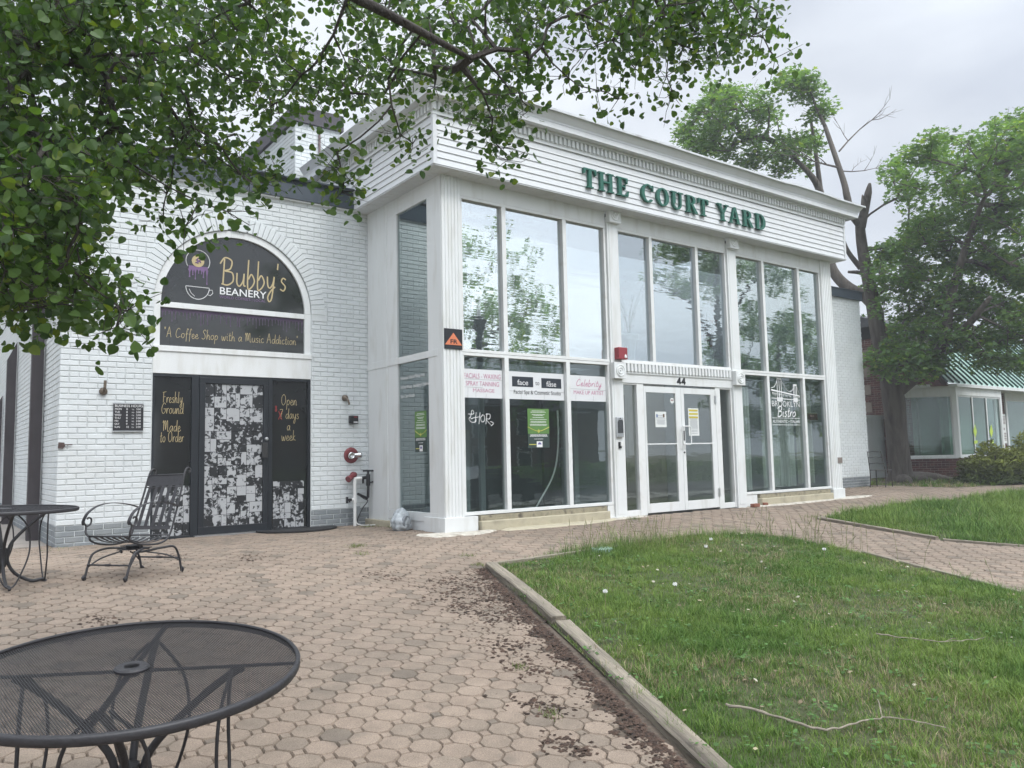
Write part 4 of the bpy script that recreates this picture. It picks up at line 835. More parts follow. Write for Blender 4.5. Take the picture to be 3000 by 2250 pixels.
# frieze with clapboards, dentils, cornice
FX0, FX1, FY = 5.60, 15.99, 9.21
mb = MB(); lap = .1; z = 5.13; k = 0
def lapboard(z0, z1):
    y = FY; mb.add([(FX0+.045, y-.012, z0), (FX1-.045, y-.012, z0), (FX1-.045, y+.003, z1), (FX0+.045, y+.003, z1), (FX0+.045, y+.01, z0), (FX1-.045, y+.01, z0)], [(0, 1, 2, 3), (4, 5, 1, 0)])
    x = FX0; mb.add([(x-.012, FY+.045, z0), (x-.012, 13.4, z0), (x+.003, 13.4, z1), (x+.003, FY+.045, z1), (x+.01, FY+.045, z0), (x+.01, 13.4, z0)], [(0, 1, 2, 3), (4, 5, 1, 0)])
while z < 5.83: lapboard(z, min(z+lap, 5.84)); z += lap
mb.box(FX0+.02, FX1-.02, FY+.012, FY+.10, 5.125, 6.06); mb.box(FX0+.02, FX0+.12, FY+.10, 13.4, 5.125, 6.06); mb.box(FX1-.06, FX1-.01, FY+.03, 13.4, 5.125, 6.06)
P_(mb.build('frieze', vinyl))
mb = MB(); mb.box(FX0-.018, FX0+.045, FY-.018, FY+.045, 5.125, 5.84); mb.box(FX1-.045, FX1+.018, FY-.018, FY+.05, 5.125, 5.84); P_(mb.build('corner_board', vinyl, bevel=.003))
mb = MB(); mb.box(FX0-.005, FX1+.005, FY-.004, YP+.12, 5.112, 5.124); mb.box(FX0-.005, LX+.12, YP+.12, 11.8, 5.112, 5.124)
for i in range(98): x = FX0+.1+i*.105; mb.box(x, x+.006, FY+.02, YP+.0, 5.108, 5.1115)
for i in range(22): y = 9.3+i*.105; mb.box(FX0+.02, LX, y, y+.006, 5.108, 5.1115)
P_(mb.build('soffit', vinyl))
mb = MB(); mb.box(FX0-.022, FX1+.022, FY-.022, FY+.03, 5.842, 5.872); mb.box(FX0-.010, FX1+.010, FY-.010, FY+.03, 5.872, 6.05); mb.box(FX0-.022, FX0+.03, FY+.03, 13.4, 5.842, 5.872); mb.box(FX0-.010, FX0+.03, FY+.03, 13.4, 5.872, 6.05)
n = 118
for i in range(n): x = FX0-.03+i*(FX1-FX0+.06)/n; mb.box(x, x+.047, FY-.050, FY-.010, 5.905, 6.015)
for i in range(47): y = FY+.04+i*.089; mb.box(FX0-.050, FX0-.010, y, y+.047, 5.905, 6.015)
mb.box(FX0-.062, FX1+.062, FY-.062, FY+.03, 6.017, 6.055); mb.box(FX0-.062, FX0+.03, FY+.03, 13.4, 6.017, 6.055)
P_(mb.build('dentil_band', white))
mb = MB(); e0, e1 = .19, .29
def corn(y0, y1, z0, z1): pass
xa, xb, ya = FX0-.19, FX1+.28, FY-.19
mb.box(xa+.02, xb-.02, ya+.02, FY+.02, 6.058, 6.068); mb.box(xa+.02, FX0+.02, FY+.02, 13.4, 6.058, 6.068); mb.box(FX1-.02, xb-.02, FY+.02, 13.4, 6.058, 6.068)
mb.box(xa, xb, ya, ya+.018, 6.05, 6.135); mb.box(xa, xa+.018, ya+.018, 13.4, 6.05, 6.135); mb.box(xb-.018, xb, ya+.018, 13.4, 6.05, 6.135)
def crown(z0, z1, o0, o1):
    V = [(xa-o0, ya-o0, z0), (xb+o0, ya-o0, z0), (xb+o1, ya-o1, z1), (xa-o1, ya-o1, z1), (xa-o0, 13.4, z0), (xa-o1, 13.4, z1), (xb+o0, 13.4, z0), (xb+o1, 13.4, z1)]
    mb.add(V, [(0, 1, 2, 3), (4, 0, 3, 5), (1, 6, 7, 2)])
crown(6.137, 6.17, .004, .010); crown(6.17, 6.295, .012, .10); crown(6.1365, 6.1372, -.02, .004)
P_(mb.build('cornice', vinyl))
mb = MB(); mb.box(xa-.09, xb+.09, ya-.09, 9.75, 6.275, 6.30); mb.box(xa-.09, 6.3, 9.75, 13.4, 6.275, 6.30); mb.box(15.5, xb+.09, 9.75, 13.4, 6.275, 6.30); 
pts = [(xa-.12+(xb-xa+.24)*i/30) for i in range(31)]
for i in range(30):
    zz = [6.30+.004*math.sin(j*1.1)+(.014 if 22 < j < 27 else 0) for j in (i, i+1)]
    mb.add([(pts[i], ya-.125, zz[0]-.035), (pts[i+1], ya-.125, zz[1]-.035), (pts[i+1], ya-.125, zz[1]), (pts[i], ya-.125, zz[0]), (pts[i], ya+.25, zz[0]+.03), (pts[i+1], ya+.25, zz[1]+.03)], [(0, 1, 2, 3), (3, 2, 5, 4)])
P_(mb.build('roof_edge', mat('pale_metal_edge', (.55, .57, .58), .5, .15, 4, dirt=((.2, .19, .17), .5, 5))))
mb = MB(); mb.box(xa+.03, xb-.03, ya+.3, 9.75, 6.08, 6.19); mb.box(xa+.03, xb-.03, 11.65, 16, 6.08, 6.19); mb.box(xa+.03, 6.3, 9.75, 11.65, 6.08, 6.19); mb.box(15.5, xb-.03, 9.75, 11.65, 6.08, 6.19)  # opening left over the bay to let daylight into the rooms
P_(mb.build('roof', slate))

# interior seen through the glass
mb = MB(); mb.box(7.41, 16, 11.82, 11.95, -.03, 5.2); mb.box(6.0, 7.40, 12.06, 12.12, -.03, 5.2); P_(mb.build('interior_wall', greywall))
mb = MB(); mb.box(15.75, 15.85, 9.62, 11.8, -.02, 5.12); P_(mb.build('interior_side_wall', greywall))
mb = MB(); mb.box(5.95, 15.8, 9.60, 11.8, -.05, .012); P_(mb.build('interior_floor', mat('interior_floor_tile', (.14, .14, .13), .5, .2, 3)))
mb = MB(); mb.box(6.3, 15.75, 9.66, 10.05, 2.50, 2.56); P_(mb.build('cutback_ceiling', greywall))  # slab cut back to a front ledge so daylight reaches the lower rooms
mb = MB(); mb.box(9.2, 9.28, 9.62, 11.8, .013, 2.498); mb.box(12.38, 12.46, 9.62, 11.8, .013, 2.498); P_(mb.build('partition_wall', greywall))
mb = MB(); mb.box(9.29, 12.37, 11.3, 11.36, .013, 2.49)
for a in (9.5, 10.35, 11.2): mb.box(a, a+.7, 11.275, 11.30, .3, 2.2); mb.box(a+.06, a+.64, 11.268, 11.275, .36, 2.14)
P_(mb.build('hall_panelling', beige, bevel=.006))
mb = MB(); mb.box(7.5, 9.19, 10.9, 10.96, .013, 2.49); mb.box(7.9, 8.0, 10.84, 10.90, .013, 2.49); mb.box(7.5, 7.6, 10.84, 10.90, .013, 2.49); mb.box(8.75, 8.83, 10.84, 10.90, .013, 2.49); mb.box(7.6, 7.9, 10.85, 10.90, 2.0, 2.1); P_(mb.build('studio_back_wall', mat('studio_dark_wall', (.10, .115, .115), .7, .3, 1.2)))
for x, y_ in ((6.75, 10.3), (7.25, 10.6), (8.9, 10.2)): mb = MB(); mb.box(x, x+.09, y_, y_+.06, .013, 2.49); P_(mb.build('interior_post', greywall))

# ================================================================= things on the walls
def lamp(x, z, label, up):
    t = thing('wall_lamp', label, 'wall lamp', (x, YW, z), 'bare lamp fittings on the brick wall')
    mb = MB(); mb.lathe([(.0, .06), (.025, .058), (.045, .04), (.052, .012), (.052, 0)], (x, YW, z), 'y', 18); attach(mb.build('mounting_dome', bronze, smooth=True), t)
    mb = MB()
    if up: mb.tube([(x, YW-.05, z+.0), (x+.005, YW-.085, z+.05), (x+.008, YW-.09, z+.14)], .019, 10)
    else: mb.tube([(x, YW-.05, z), (x+.02, YW-.09, z-.04), (x+.035, YW-.10, z-.11)], .017, 10)
    attach(mb.build('lamp_arm', bronze), t)
lamp(1.95, 2.03, 'bulbless bronze lamp fitting pointing up above the business hours sign', True)
lamp(5.45, 2.03, 'bulbless bronze lamp fitting pointing down above the small black box', False)
t = thing('hours_sign', 'black business hours board with silver rails left of the black door', 'sign', (2.265, YW, 1.68))
mb = MB(); mb.box(2.078, 2.452, YW-.022, YW-.004, 1.50, 1.865); attach(mb.build('sign_board', mat('black_letter_board', (.014, .014, .017), .5, .1)), t)
mb = MB(); mb.box(2.072, 2.458, YW-.028, YW-.004, 1.865, 1.878); mb.box(2.072, 2.458, YW-.028, YW-.004, 1.487, 1.50); attach(mb.build('sign_rail', steel), t)
def att(o, T): return attach(o, T)
att(font('lettering', 'BUSINESS HOURS', 2.09, 1.822, YW-.0235, .048, whitev, width=.35, depth=.0004), t)
for i, (d, a, b) in enumerate((('MON', '8', '3:00'), ('TUE', '8', '3:00'), ('WED', '8', '3:00'), ('THU', '8', '3:00'), ('FRI', '8', '3:00'), ('SAT', '9', '2:00'), ('SUN', '10', '2:00'))):
    z = 1.782-i*.0405
    for s, x in ((d, 2.092), (a, 2.235), ('TO', 2.302), (b, 2.358)): att(font('lettering', s, x, z, YW-.0235, .036 if s != 'TO' else .022, whitev, depth=.0004), t)
t = thing('wall_bracket', 'rusty broken bracket stub at the wall corner with a dark stain', 'bracket', (1.45, YW, 1.32))
mb = MB(); mb.prism([(1.435, 1.275), (1.49, 1.265), (1.515, 1.30), (1.505, 1.345), (1.44, 1.35)], 'y', YW-.02, YW); mb.tube([(1.49, YW-.015, 1.315), (1.60, YW-.02, 1.318)], .008, 6); attach(mb.build('bracket_plate', mat('rusted_metal', (.07, .045, .04), .8, .4, 30)), t)
t = thing('key_box', 'small black wall box with a red label between lamp and hose inlet', 'box', (5.58, YW, 1.68))
mb = MB(); mb.box(5.515, 5.655, YW-.075, YW, 1.617, 1.745); attach(mb.build('box_body', blackp, bevel=.006), t)
mb = MB(); mb.box(5.575, 5.635, YW-.0775, YW-.075, 1.712, 1.733); attach(mb.build('red_label', redm), t)
mb = MB(); mb.box(5.57, 5.64, YW-.0775, YW-.075, 1.632, 1.648); attach(mb.build('white_label', whitev), t)
t = thing('hose_inlet', 'chrome twin fire hose inlet on a dull red round wall plate', 'fire hose inlet', (5.56, YW, 1.11))
mb = MB(); mb.lathe([(.0, .02), (.10, .02), (.125, .008), (.128, 0)], (5.56, YW, 1.11), 'y', 28); attach(mb.build('wall_plate', redm), t)
mb = MB(); mb.lathe([(.0, .06), (.03, .06), (.034, .10), (.052, .10), (.056, .07), (.048, .04), (.045, .01)], (5.525, YW-.01, 1.105), 'y', 20); attach(mb.build('coupling', chrome, smooth=True), t)
mb = MB(); mb.tube([(5.60, YW-.02, 1.11), (5.655, YW-.07, 1.11)], .036, 16); mb.tube([(5.655, YW-.07, 1.11), (5.69, YW-.10, 1.11)], .047, 16); mb.tube([(5.69, YW-.10, 1.11), (5.698, YW-.107, 1.11)], .034, 12); attach(mb.build('coupling', chrome, smooth=False), t)
t = thing('sprinkler_drain', 'dull red iron drain elbow sticking out under the hose inlet', 'pipe fitting', (5.55, YW, .76))
mb = MB(); mb.tube([(5.585, YW, .80), (5.585, YW-.07, .80)], .045, 14); mb.tube([(5.59, YW-.05, .80), (5.52, YW-.10, .77), (5.46, YW-.13, .74)], [.045, .042, .04], 14); mb.tube([(5.46, YW-.13, .74), (5.44, YW-.14, .73)], .052, 14); attach(mb.build('iron_elbow', redm), t)
t = thing('garden_water_pipe', 'white plastic standpipe with black valve by the wall corner', 'water pipe', (5.545, YW-.1, 0))
pv = mat('white_pvc', (.68, .68, .66), .4, .06); y = YW-.16
mb = MB(); mb.tube([(5.545, y, -.03), (5.545, y, .70)], .025, 12); mb.tube([(5.545, y, .66), (5.55, y, .735), (5.66, y, .745)], .029, 12); mb.tube([(5.545, y, .41), (5.49, y, .41)], .026, 10); mb.tube([(5.545, y, .36), (5.545, y, .46)], .032, 12); attach(mb.build('riser', pv, smooth=False), t)
mb = MB(); mb.tube([(5.66, y, .745), (5.79, y, .755)], .026, 10); mb.tube([(5.78, y, .80), (5.78, y, .62)], .034, 10); mb.box(5.70, 5.86, y-.03, y+.03, .845, .87); mb.tube([(5.78, y, .80), (5.78, y, .85)], .02, 8); mb.tube([(5.69, y, .74), (5.69, y, .66)], .018, 8); mb.tube([(5.78, y, .66), (5.86, y-.01, .68)], .014, 6); mb.tube([(5.78, y, .62), (5.775, y, .43)], .022, 8); mb.tube([(5.77, y, .42), (5.60, y+.02, .50)], .02, 8); mb.tube([(5.50, y, .41), (5.41, y, .41)], .018, 8); mb.tube([(5.455, y, .43), (5.455, y, .37)], .014, 6); mb.box(5.40, 5.425, y-.02, y+.02, .36, .46)
attach(mb.build('valve', blackp), t)
mb = MB(); mb.tube(spline([(5.60, y, .49), (5.70, y, .42), (5.76, y-.02, .38), (5.68, y, .27), (5.60, y, .12), (5.59, y+.05, 0)], 5), .008, 6); attach(mb.build('cable', blackp), t)
mb = MB(); mb.box(5.60, 5.66, y+.05, y+.10, .10, .30); mb.tube([(5.63, y+.08, .1), (5.63, y+.08, -.02)], .02, 8); attach(mb.build('conduit_box', mat('grey_plastic', (.22, .24, .25), .5, .1)), t)
mb = MB(); mb.tube(spline([(5.565, y+.03, .30), (5.56, y, .1), (5.62, y-.05, .012), (5.9, 11.35, .012), (6.0, 10.9, .012), (5.80, 10.75, .012), (5.74, 10.5, .012)], 6), .008, 6); attach(mb.build('loose_cable', pv), t)
# door mat, garden speaker
t = MB(); n = 20; t.prism([(4.62+.62*math.cos(a), 11.74-.55*math.sin(a)) for a in np.linspace(0, PI, n)], 'z', .006, .028); o = t.build('door_mat', mat('black_rubber', (.014, .014, .015), .8, .4, 60), bevel=.004); o.rotation_euler = (0, 0, 0); tag(o, 'half round black rubber mat on the pavers at the black door', 'door mat')
t = thing('garden_speaker', 'grey fake rock garden speaker on the pavers beside the corner plinth', 'speaker', (5.66, 10.35, 0), rot=.5)
bm = bmesh.new(); bmesh.ops.create_icosphere(bm, subdivisions=4, radius=1)
for v in bm.verts:
    q = v.co.copy(); s = 1+.07*math.sin(q.x*7+q.z*5)+.06*math.sin(q.y*9+q.x*4)+.04*math.sin(q.z*13)
    v.co = Vector((q.x*.17*s, q.y*.13*s, max(q.z*.20*s+.12, 0)))
    if v.co.z > .02: v.co.x *= 1-.25*max(0, v.co.z-.1)/.2
me = bpy.data.meshes.new('rock_shell'); bm.to_mesh(me); bm.free(); me.materials.append(mat('pale_fake_rock', (.33, .36, .38), .8, .3, 14, .8, 30)); o = link('rock_shell', me, t); 
for p in me.polygons: p.use_smooth = True
mb = MB(); mb.lathe([(0, .0), (.085, .004), (.092, -.012), (.092, -.03)], (-.03, -.115, .13), 'y', 24); o = mb.build('speaker_grille', mat('grey_grille', (.17, .185, .20), .7, .2, 90), t); o.rotation_euler.x = 0
# fire alarm, intercom, bell, rescue sign, street number, name letters
t = thing('fire_alarm', 'red fire alarm box above the left rosette by the doors', 'fire alarm', (9.31, YP, 2.70))
mb = MB(); mb.box(9.20, 9.40, YP-.115, YP, 2.60, 2.80); attach(mb.build('alarm_box', mat('faded_red_enamel', (.26, .035, .045), .4, .08, 8), bevel=.012), t)
mb = MB(); mb.lathe([(0, .012), (.022, .010), (.028, 0)], (9.35, YP-.115, 2.645), 'y', 14); mb.prism([(9.322, 2.65), (9.378, 2.65), (9.35, 2.69)], 'y', YP-.12, YP-.115); attach(mb.build('strobe', whitev), t)
t = thing('intercom', 'silver door intercom with black screen on the pilaster left of the entrance', 'intercom', (9.25, YP, 1.48))
mb = MB(); mb.box(9.17, 9.32, YP-.045, YP, 1.31, 1.645); attach(mb.build('intercom_case', steel, bevel=.01), t)
mb = MB(); mb.prism([(9.185, 1.38), (9.308, 1.38), (9.308, 1.58), (9.285, 1.60), (9.21, 1.60), (9.185, 1.56)], 'y', YP-.049, YP-.045); mb.lathe([(0, .006), (.011, .004), (.012, 0)], (9.245, YP-.045, 1.622), 'y', 10); attach(mb.build('screen', blackgl), t)
t = thing('door_bell', 'black and white entry button under the intercom', 'door bell', (9.27, YP, 1.19))
mb = MB(); mb.box(9.22, 9.275, YP-.03, YP, 1.13, 1.235); attach(mb.build('bell_base', blackp, bevel=.006), t)
mb = MB(); mb.box(9.245, 9.30, YP-.05, YP-.025, 1.165, 1.232); attach(mb.build('button', pv, bevel=.006), t)
t = thing('rescue_sign', 'black square sign with an orange triangle on the left corner pilaster', 'sign', (6.03, YP, 2.72))
mb = MB(); mb.box(5.885, 6.19, YP-.012, YP-.004, 2.575, 2.868); attach(mb.build('sign_plate', mat('black_sign', (.015, .016, .02), .45, .1), bevel=.01), t)
mb = MB(); mb.prism([(5.895, 2.635), (6.18, 2.635), (6.037, 2.81)], 'y', YP-.0145, YP-.012); attach(mb.build('triangle', mat('orange_reflective', (.62, .19, .09), .5, .12, 10)), t)
attach(font('lettering', 'FR', 5.978, 2.655, YP-.0155, .085, mat('black_sign', (.015, .016, .02)), width=.12, depth=.0008, off=.002), t)
t = thing('house_number', 'black street number 44 over the glass double doors', 'house number', (10.85, YF, 2.30))
for x in (10.74, 10.86):
    mb = MB(); mb.prism([(x+.067, 2.25), (x+.090, 2.25), (x+.090, 2.368), (x+.062, 2.368), (x+.0, 2.293), (x+.0, 2.272), (x+.067, 2.272)], 'y', YF-.012, YF-.003); mb.box(x+.088, x+.107, YF-.0115, YF-.003, 2.271, 2.293); attach(mb.build('digit', blackp), t)
sg = thing('building_sign', 'green raised serif letters THE COURT YARD on the clapboard frieze', 'sign', (10.75, FY, 5.45))
def letter(ch, x, w, z=5.305, h=.315):
    """bold serif capital: stems, serifs and bowls, each a hair deeper than the last"""
    mb = MB(); y0 = FY-.06; k = [0]
    def bx(a, b, c, d):
        k[0] += 1; mb.box(x+a*w, x+b*w, y0-.0012*k[0], FY-.014, z+c*h, z+d*h)
    def pr(P):
        k[0] += 1; mb.prism([(x+a*w, z+b*h) for a, b in P], 'y', y0-.0012*k[0], FY-.014)
    def arc(cx, cz, ri, ro, zi, zo, a0, a1, n=14):
        k[0] += 1; b0 = len(mb.v)
        P = []
        for i in range(n+1):
            t = a0+(a1-a0)*i/n; P.append(((cx+ro*math.cos(t)), (cz+zo*math.sin(t)), (cx+ri*math.cos(t)), (cz+zi*math.sin(t))))
        for yy in (y0-.0012*k[0], FY-.014): mb.v += [(x+p[0]*w, yy, z+p[1]*h) for p in P]+[(x+p[2]*w, yy, z+p[3]*h) for p in P]
        m = n+1
        for i in range(n):
            for f in ((i, i+1, m+i+1, m+i), (2*m+i, 3*m+i, 3*m+i+1, 2*m+i+1), (i, 2*m+i, 2*m+i+1, i+1), (m+i, m+i+1, 3*m+i+1, 3*m+i)): mb.f.append(tuple(b0+q for q in f)); mb.m.append(0)
        for i in (0, n): mb.f.append((b0+i, b0+m+i, b0+3*m+i, b0+2*m+i)); mb.m.append(0)
    def stem(c, wd=.22): bx(c-wd/2, c+wd/2, 0, 1)
    def ser(c, e, wd=.36): bx(c-wd/2, c+wd/2, 0 if e == 0 else .93, .07 if e == 0 else 1)
    if ch == 'T': stem(.5, .25); bx(0, 1, .92, 1); ser(.5, 0, .5); pr([(0, .93), (.0, .70), (.06, .70), (.2, .93)]); pr([(1, .93), (1, .70), (.94, .70), (.8, .93)])
    if ch == 'H': stem(.2); stem(.8); bx(.2, .8, .46, .55); [ser(c, e, .4) for c in (.2, .8) for e in (0, 1)]
    if ch == 'E': stem(.27, .26); bx(0, .95, 0, .07); bx(0, .92, .93, 1); bx(.27, .68, .47, .55); pr([(.92, .94), (.92, .72), (.85, .72), (.7, .94)]); pr([(.95, .06), (1, .30), (.92, .30), (.72, .06)]); bx(.66, .71, .37, .65)
    if ch == 'C': arc(.52, .5, .28, .52, .44, .51, .75, 2*PI-.75, 22); bx(.88, .96, .66, .98)
    if ch == 'O': arc(.5, .5, .26, .5, .44, .51, 0, 2*PI, 28)
    if ch == 'U': bx(.1, .34, .35, 1); bx(.70, .82, .35, 1); arc(.46, .36, .24, .36, .28, .37, PI, 2*PI, 14); ser(.22, 1, .44); ser(.76, 1, .40)
    if ch in 'RD': stem(.24, .24); ser(.24, 0, .44); bx(.02, .5, .93, 1)
    if ch == 'R': arc(.45, .74, .18, .42, .19, .26, -PI/2, PI/2, 12); bx(.24, .47, .48, .545); pr([(.42, .5), (.62, .5), (1.0, .07), (1.06, .0), (.76, 0)])
    if ch == 'D': bx(.02, .45, 0, .07); arc(.42, .5, .30, .58, .43, .5, -PI/2, PI/2, 16)
    if ch == 'Y': bx(.40, .62, 0, .48); ser(.51, 0, .46); pr([(.05, .96), (.30, .96), (.60, .45), (.42, .45)]); pr([(.86, .96), (.95, .96), (.60, .45), (.50, .45)]); ser(.18, 1, .40); ser(.88, 1, .34)
    if ch == 'A': pr([(.42, 1), (.60, 1), (.97, .04), (.70, .04)]); pr([(.42, 1), (.49, .88), (.16, .04), (.07, .04)]); bx(.22, .74, .28, .35); ser(.12, 0, .32); ser(.84, 0, .40)
    o = mb.build('letter', greenl); attach(o, sg)
for ch, x, w in (('T', 8.355, .27), ('H', 8.68, .33), ('E', 9.085, .27), ('C', 9.665, .30), ('O', 10.035, .31), ('U', 10.405, .32), ('R', 10.79, .29), ('T', 11.125, .27), ('Y', 11.66, .30), ('A', 12.01, .30), ('R', 12.40, .29), ('D', 12.79, .30)): letter(ch, x, w)

# posters and notices taped to the glass
def paper(name, label, x0, x1, z0, z1, y, m, cat='poster', tilt=0.0):
    t = thing(name, label, cat, ((x0+x1)/2, y, z0))
    mb = MB(); w = x1-x0; mb.add([(x0, y, z0), (x1, y, z0+tilt*w), (x1-tilt*(z1-z0), y, z1+tilt*w), (x0-tilt*(z1-z0), y, z1), (x0, y+.0015, z0), (x1, y+.0015, z0+tilt*w), (x1-tilt*(z1-z0), y+.0015, z1+tilt*w), (x0-tilt*(z1-z0), y+.0015, z1)], [(0, 1, 2, 3), (4, 7, 6, 5), (0, 4, 5, 1), (1, 5, 6, 2), (2, 6, 7, 3), (3, 7, 4, 0)])
    attach(mb.build('sheet', m), t); return t
pgr = mat('poster_green', (.10, .21, .055), .5, .08, 6); pdk = mat('poster_dark', (.03, .05, .045), .5, .1); yel = mat('poster_yellow', (.50, .48, .10), .5, .1); paperw = mat('paper_white', (.66, .68, .66), .6, .04)
YI = YB-.006
def flyer(label, X, Z, flip=None):
    # X,Z: lower left corner on the front glass; flip: side pane
    def M(o):
        o.data.transform(Matrix.Translation((X, 0, 0)) @ Matrix.Diagonal((1.24 if not flip else 1.0, 1, 1, 1)) @ Matrix.Translation((-X, 0, 0)))
        if flip: o.data.transform(Matrix.Translation((LX+.028, flip, 0)) @ Matrix.Rotation(-PI/2, 4, 'Z') @ Matrix.Translation((-X, -YI, 0)))
        return o
    loc = (LX+.028, flip-.17, Z) if flip else (X+.17, YI, Z)
    t = thing('event_poster', label, 'poster', loc, 'green event posters in the windows')
    mb = MB(); mb.box(X, X+.34, YI, YI+.001, Z, Z+.60); attach(M(mb.build('sheet', pdk)), t)
    mb = MB(); mb.prism([(X+.0, Z+.215), (X+.34, Z+.215), (X+.34, Z+.60), (X+.0, Z+.60)], 'y', YI-.001, YI-.0002); attach(M(mb.build('green_panel', pgr)), t)
    mb = MB(); P = [(X, Z+.32), (X+.10, Z+.27), (X+.17, Z+.255), (X+.24, Z+.27), (X+.34, Z+.32)]
    mb.tube([(p.x, YI-.002, p.z) for p in spline([(a, 0, b) for a, b in P], 4)], .005, 4); mb.prism([(X+.17, Z+.225), (X+.192, Z+.255), (X+.17, Z+.285), (X+.148, Z+.255)], 'y', YI-.004, YI-.002); mb.box(X+.02, X+.13, YI-.002, YI-.001, Z+.045, Z+.058); attach(M(mb.build('gold_border', yel)), t)
    mb = MB(); r = random.Random(5)
    for z, w_ in ((.565, .10), (.545, .12), (.51, .10), (.495, .075), (.465, .09), (.435, .13), (.405, .12), (.39, .125), (.36, .135), (.345, .13), (.20, .13), (.188, .13), (.175, .14), (.135, .07)):
        xx = X+.17-w_
        while xx < X+.17+w_: q = r.uniform(.008, .026); mb.box(xx, min(xx+q, X+.17+w_), YI-.003, YI-.0022, Z+z-.004, Z+z+.004); xx += q+.006
    mb.box(X+.135, X+.225, YI-.003, YI-.0015, Z+.01, Z+.10); attach(M(mb.build('print_lines', whitev)), t)
    mb = MB(); mb.prism([(X+.15, Z+.05), (X+.21, Z+.05), (X+.20, Z+.075), (X+.18, Z+.086), (X+.16, Z+.075)], 'y', YI-.0045, YI-.0032); attach(M(mb.build('logo', mat('logo_violet', (.12, .10, .28), .5, .1))), t)
flyer('green and yellow event poster inside the widest left window', 7.41, 1.16)
flyer('faded green event poster in the narrow side window', 7.46, 1.13, flip=10.33)
def notice(name, label, x0, x1, z0, z1, kind):
    t = paper(name, label, x0, x1, z0, z1, YF+.027, paperw, 'notice')
    mb = MB(); r = random.Random(int(x0*77)); y = YF+.0262
    z = z1-(.16 if kind != 'y' else .22)*(z1-z0)*1.5
    while z > z0+.03:
        w_ = (x1-x0)*r.uniform(.3, .42); c = (x0+x1)/2; mb.box(c-w_, c+w_, y-.0005, y, z-.0035, z+.0035); z -= r.choice((.018, .018, .03))
    attach(mb.build('print_lines', mat('print_grey', (.25, .27, .3), .7, .1)), t)
    mb = MB()
    if kind == 'y':
        for k in range(3): zz = z1-.035-k*.062; mb.box(x0+.02, x1-.02, y-.0008, y, zz-.022, zz+.012)
        attach(mb.build('yellow_band', mat('notice_yellow', (.5, .42, .05), .6, .1)), t)
    else:
        mb.box(x0+.03, x0+.06, y-.0008, y, z1-.10, z1-.045); attach(mb.build('blue_logo', mat('logo_blue', (.05, .12, .3), .6, .1)), t); mb = MB(); mb.prism([(x1-.085, z1-.04), (x1-.045, z1-.04), (x1-.045, z1-.09), (x1-.065, z1-.105), (x1-.085, z1-.09)], 'y', y-.0008, y); attach(mb.build('brown_logo', mat('logo_brown', (.10, .06, .02), .6, .1)), t)
notice('door_notice', 'square white delivery notice on the left glass door', 10.185, 10.465, 1.485, 1.755, 'w')
notice('door_notice', 'tall notice with yellow headline bars on the right glass door', 11.04, 11.32, 1.335, 1.83, 'y')
t = thing('round_sticker', 'small round white sticker at the top of the left glass door', 'sticker', (10.63, YF+.027, 1.955)); mb = MB(); mb.lathe([(0, .001), (.052, .001), (.052, 0)], (10.63, YF+.028, 1.955), 'y', 8); attach(mb.build('sticker_face', paperw), t); mb = MB(); mb.box(10.595, 10.665, YF+.0255, YF+.0265, 1.955, 1.972); attach(mb.build('sticker_print', redm), t)
t = thing('open_sign', 'small dark red sign board behind the right bistro window', 'sign', (14.98, YB+.02, 1.66)); mb = MB(); mb.box(14.83, 15.17, YB+.015, YB+.03, 1.66, 1.79); attach(mb.build('sign_face', mat('dark_red_sign', (.07, .012, .015), .4, .2, 6)), t); mb = MB(); mb.box(14.82, 15.18, YB+.02, YB+.035, 1.65, 1.80); attach(mb.build('sign_frame', mat('dull_gold', (.3, .26, .16), .5, .1)), t); mb = MB(); mb.box(14.9, 14.98, YB+.0135, YB+.015, 1.72, 1.76); mb.box(15.0, 15.03, YB+.0135, YB+.015, 1.72, 1.76); attach(mb.build('sign_print', mat('sign_pink', (.4, .2, .2), .5, .1)), t)
# vases with dried flowers on the ledge over the entrance
def vase(x, label, s, n, colm):
    t = thing('flower_vase', label, 'vase', (x, 9.86, 2.56), 'vases on the ledge over the entrance')
    mb = MB(); mb.lathe([(.06*s, 0), (.075*s, .03*s), (.065*s, .12*s), (.085*s, .28*s), (.12*s, .40*s), (.125*s, .42*s), (.11*s, .415*s)], (x, 9.86, 2.56), 'z', 20); attach(mb.build('vase_body', mat('cream_ceramic', (.62, .63, .60), .4, .05), smooth=True), t)
    mb = MB(); r = random.Random(int(x*10))
    for i in range(n):
        a = r.uniform(0, 2*PI); l = r.uniform(.25, .75)*s; e = (x+math.cos(a)*l*.4, 9.86+math.sin(a)*l*.12, 2.56+.40*s+l)
        mb.tube([(x, 9.86, 2.56+.35*s), (x+math.cos(a)*l*.12, 9.86, 2.56+.4*s+l*.5), e], .004, 4)
    attach(mb.build('flower_stem', mat('dry_stem', (.10, .12, .08), .8, .3)), t)
    mb = MB()
    for i in range(n*5):
        a = r.uniform(0, 2*PI); l = r.uniform(.1, .8)*s; c = (x+math.cos(a)*l*.42, 9.86+math.sin(a)*l*.12, 2.56+.40*s+l*.95); q = r.uniform(.015, .04)
        u = Vector((r.gauss(0, 1), r.gauss(0, 1), r.gauss(0, 1))).normalized()*q; v = u.orthogonal().normalized()*q
        mb.add([tuple(Vector(c)+u), tuple(Vector(c)+v), tuple(Vector(c)-u), tuple(Vector(c)-v)], [(0, 1, 2, 3)])
    attach(mb.build('petals', colm), t)
vase(9.957, 'large cream vase of pale dried flowers behind the left entrance window', 1.35, 22, mat('pale_petals', (.42, .36, .38), .8, .4, 30))
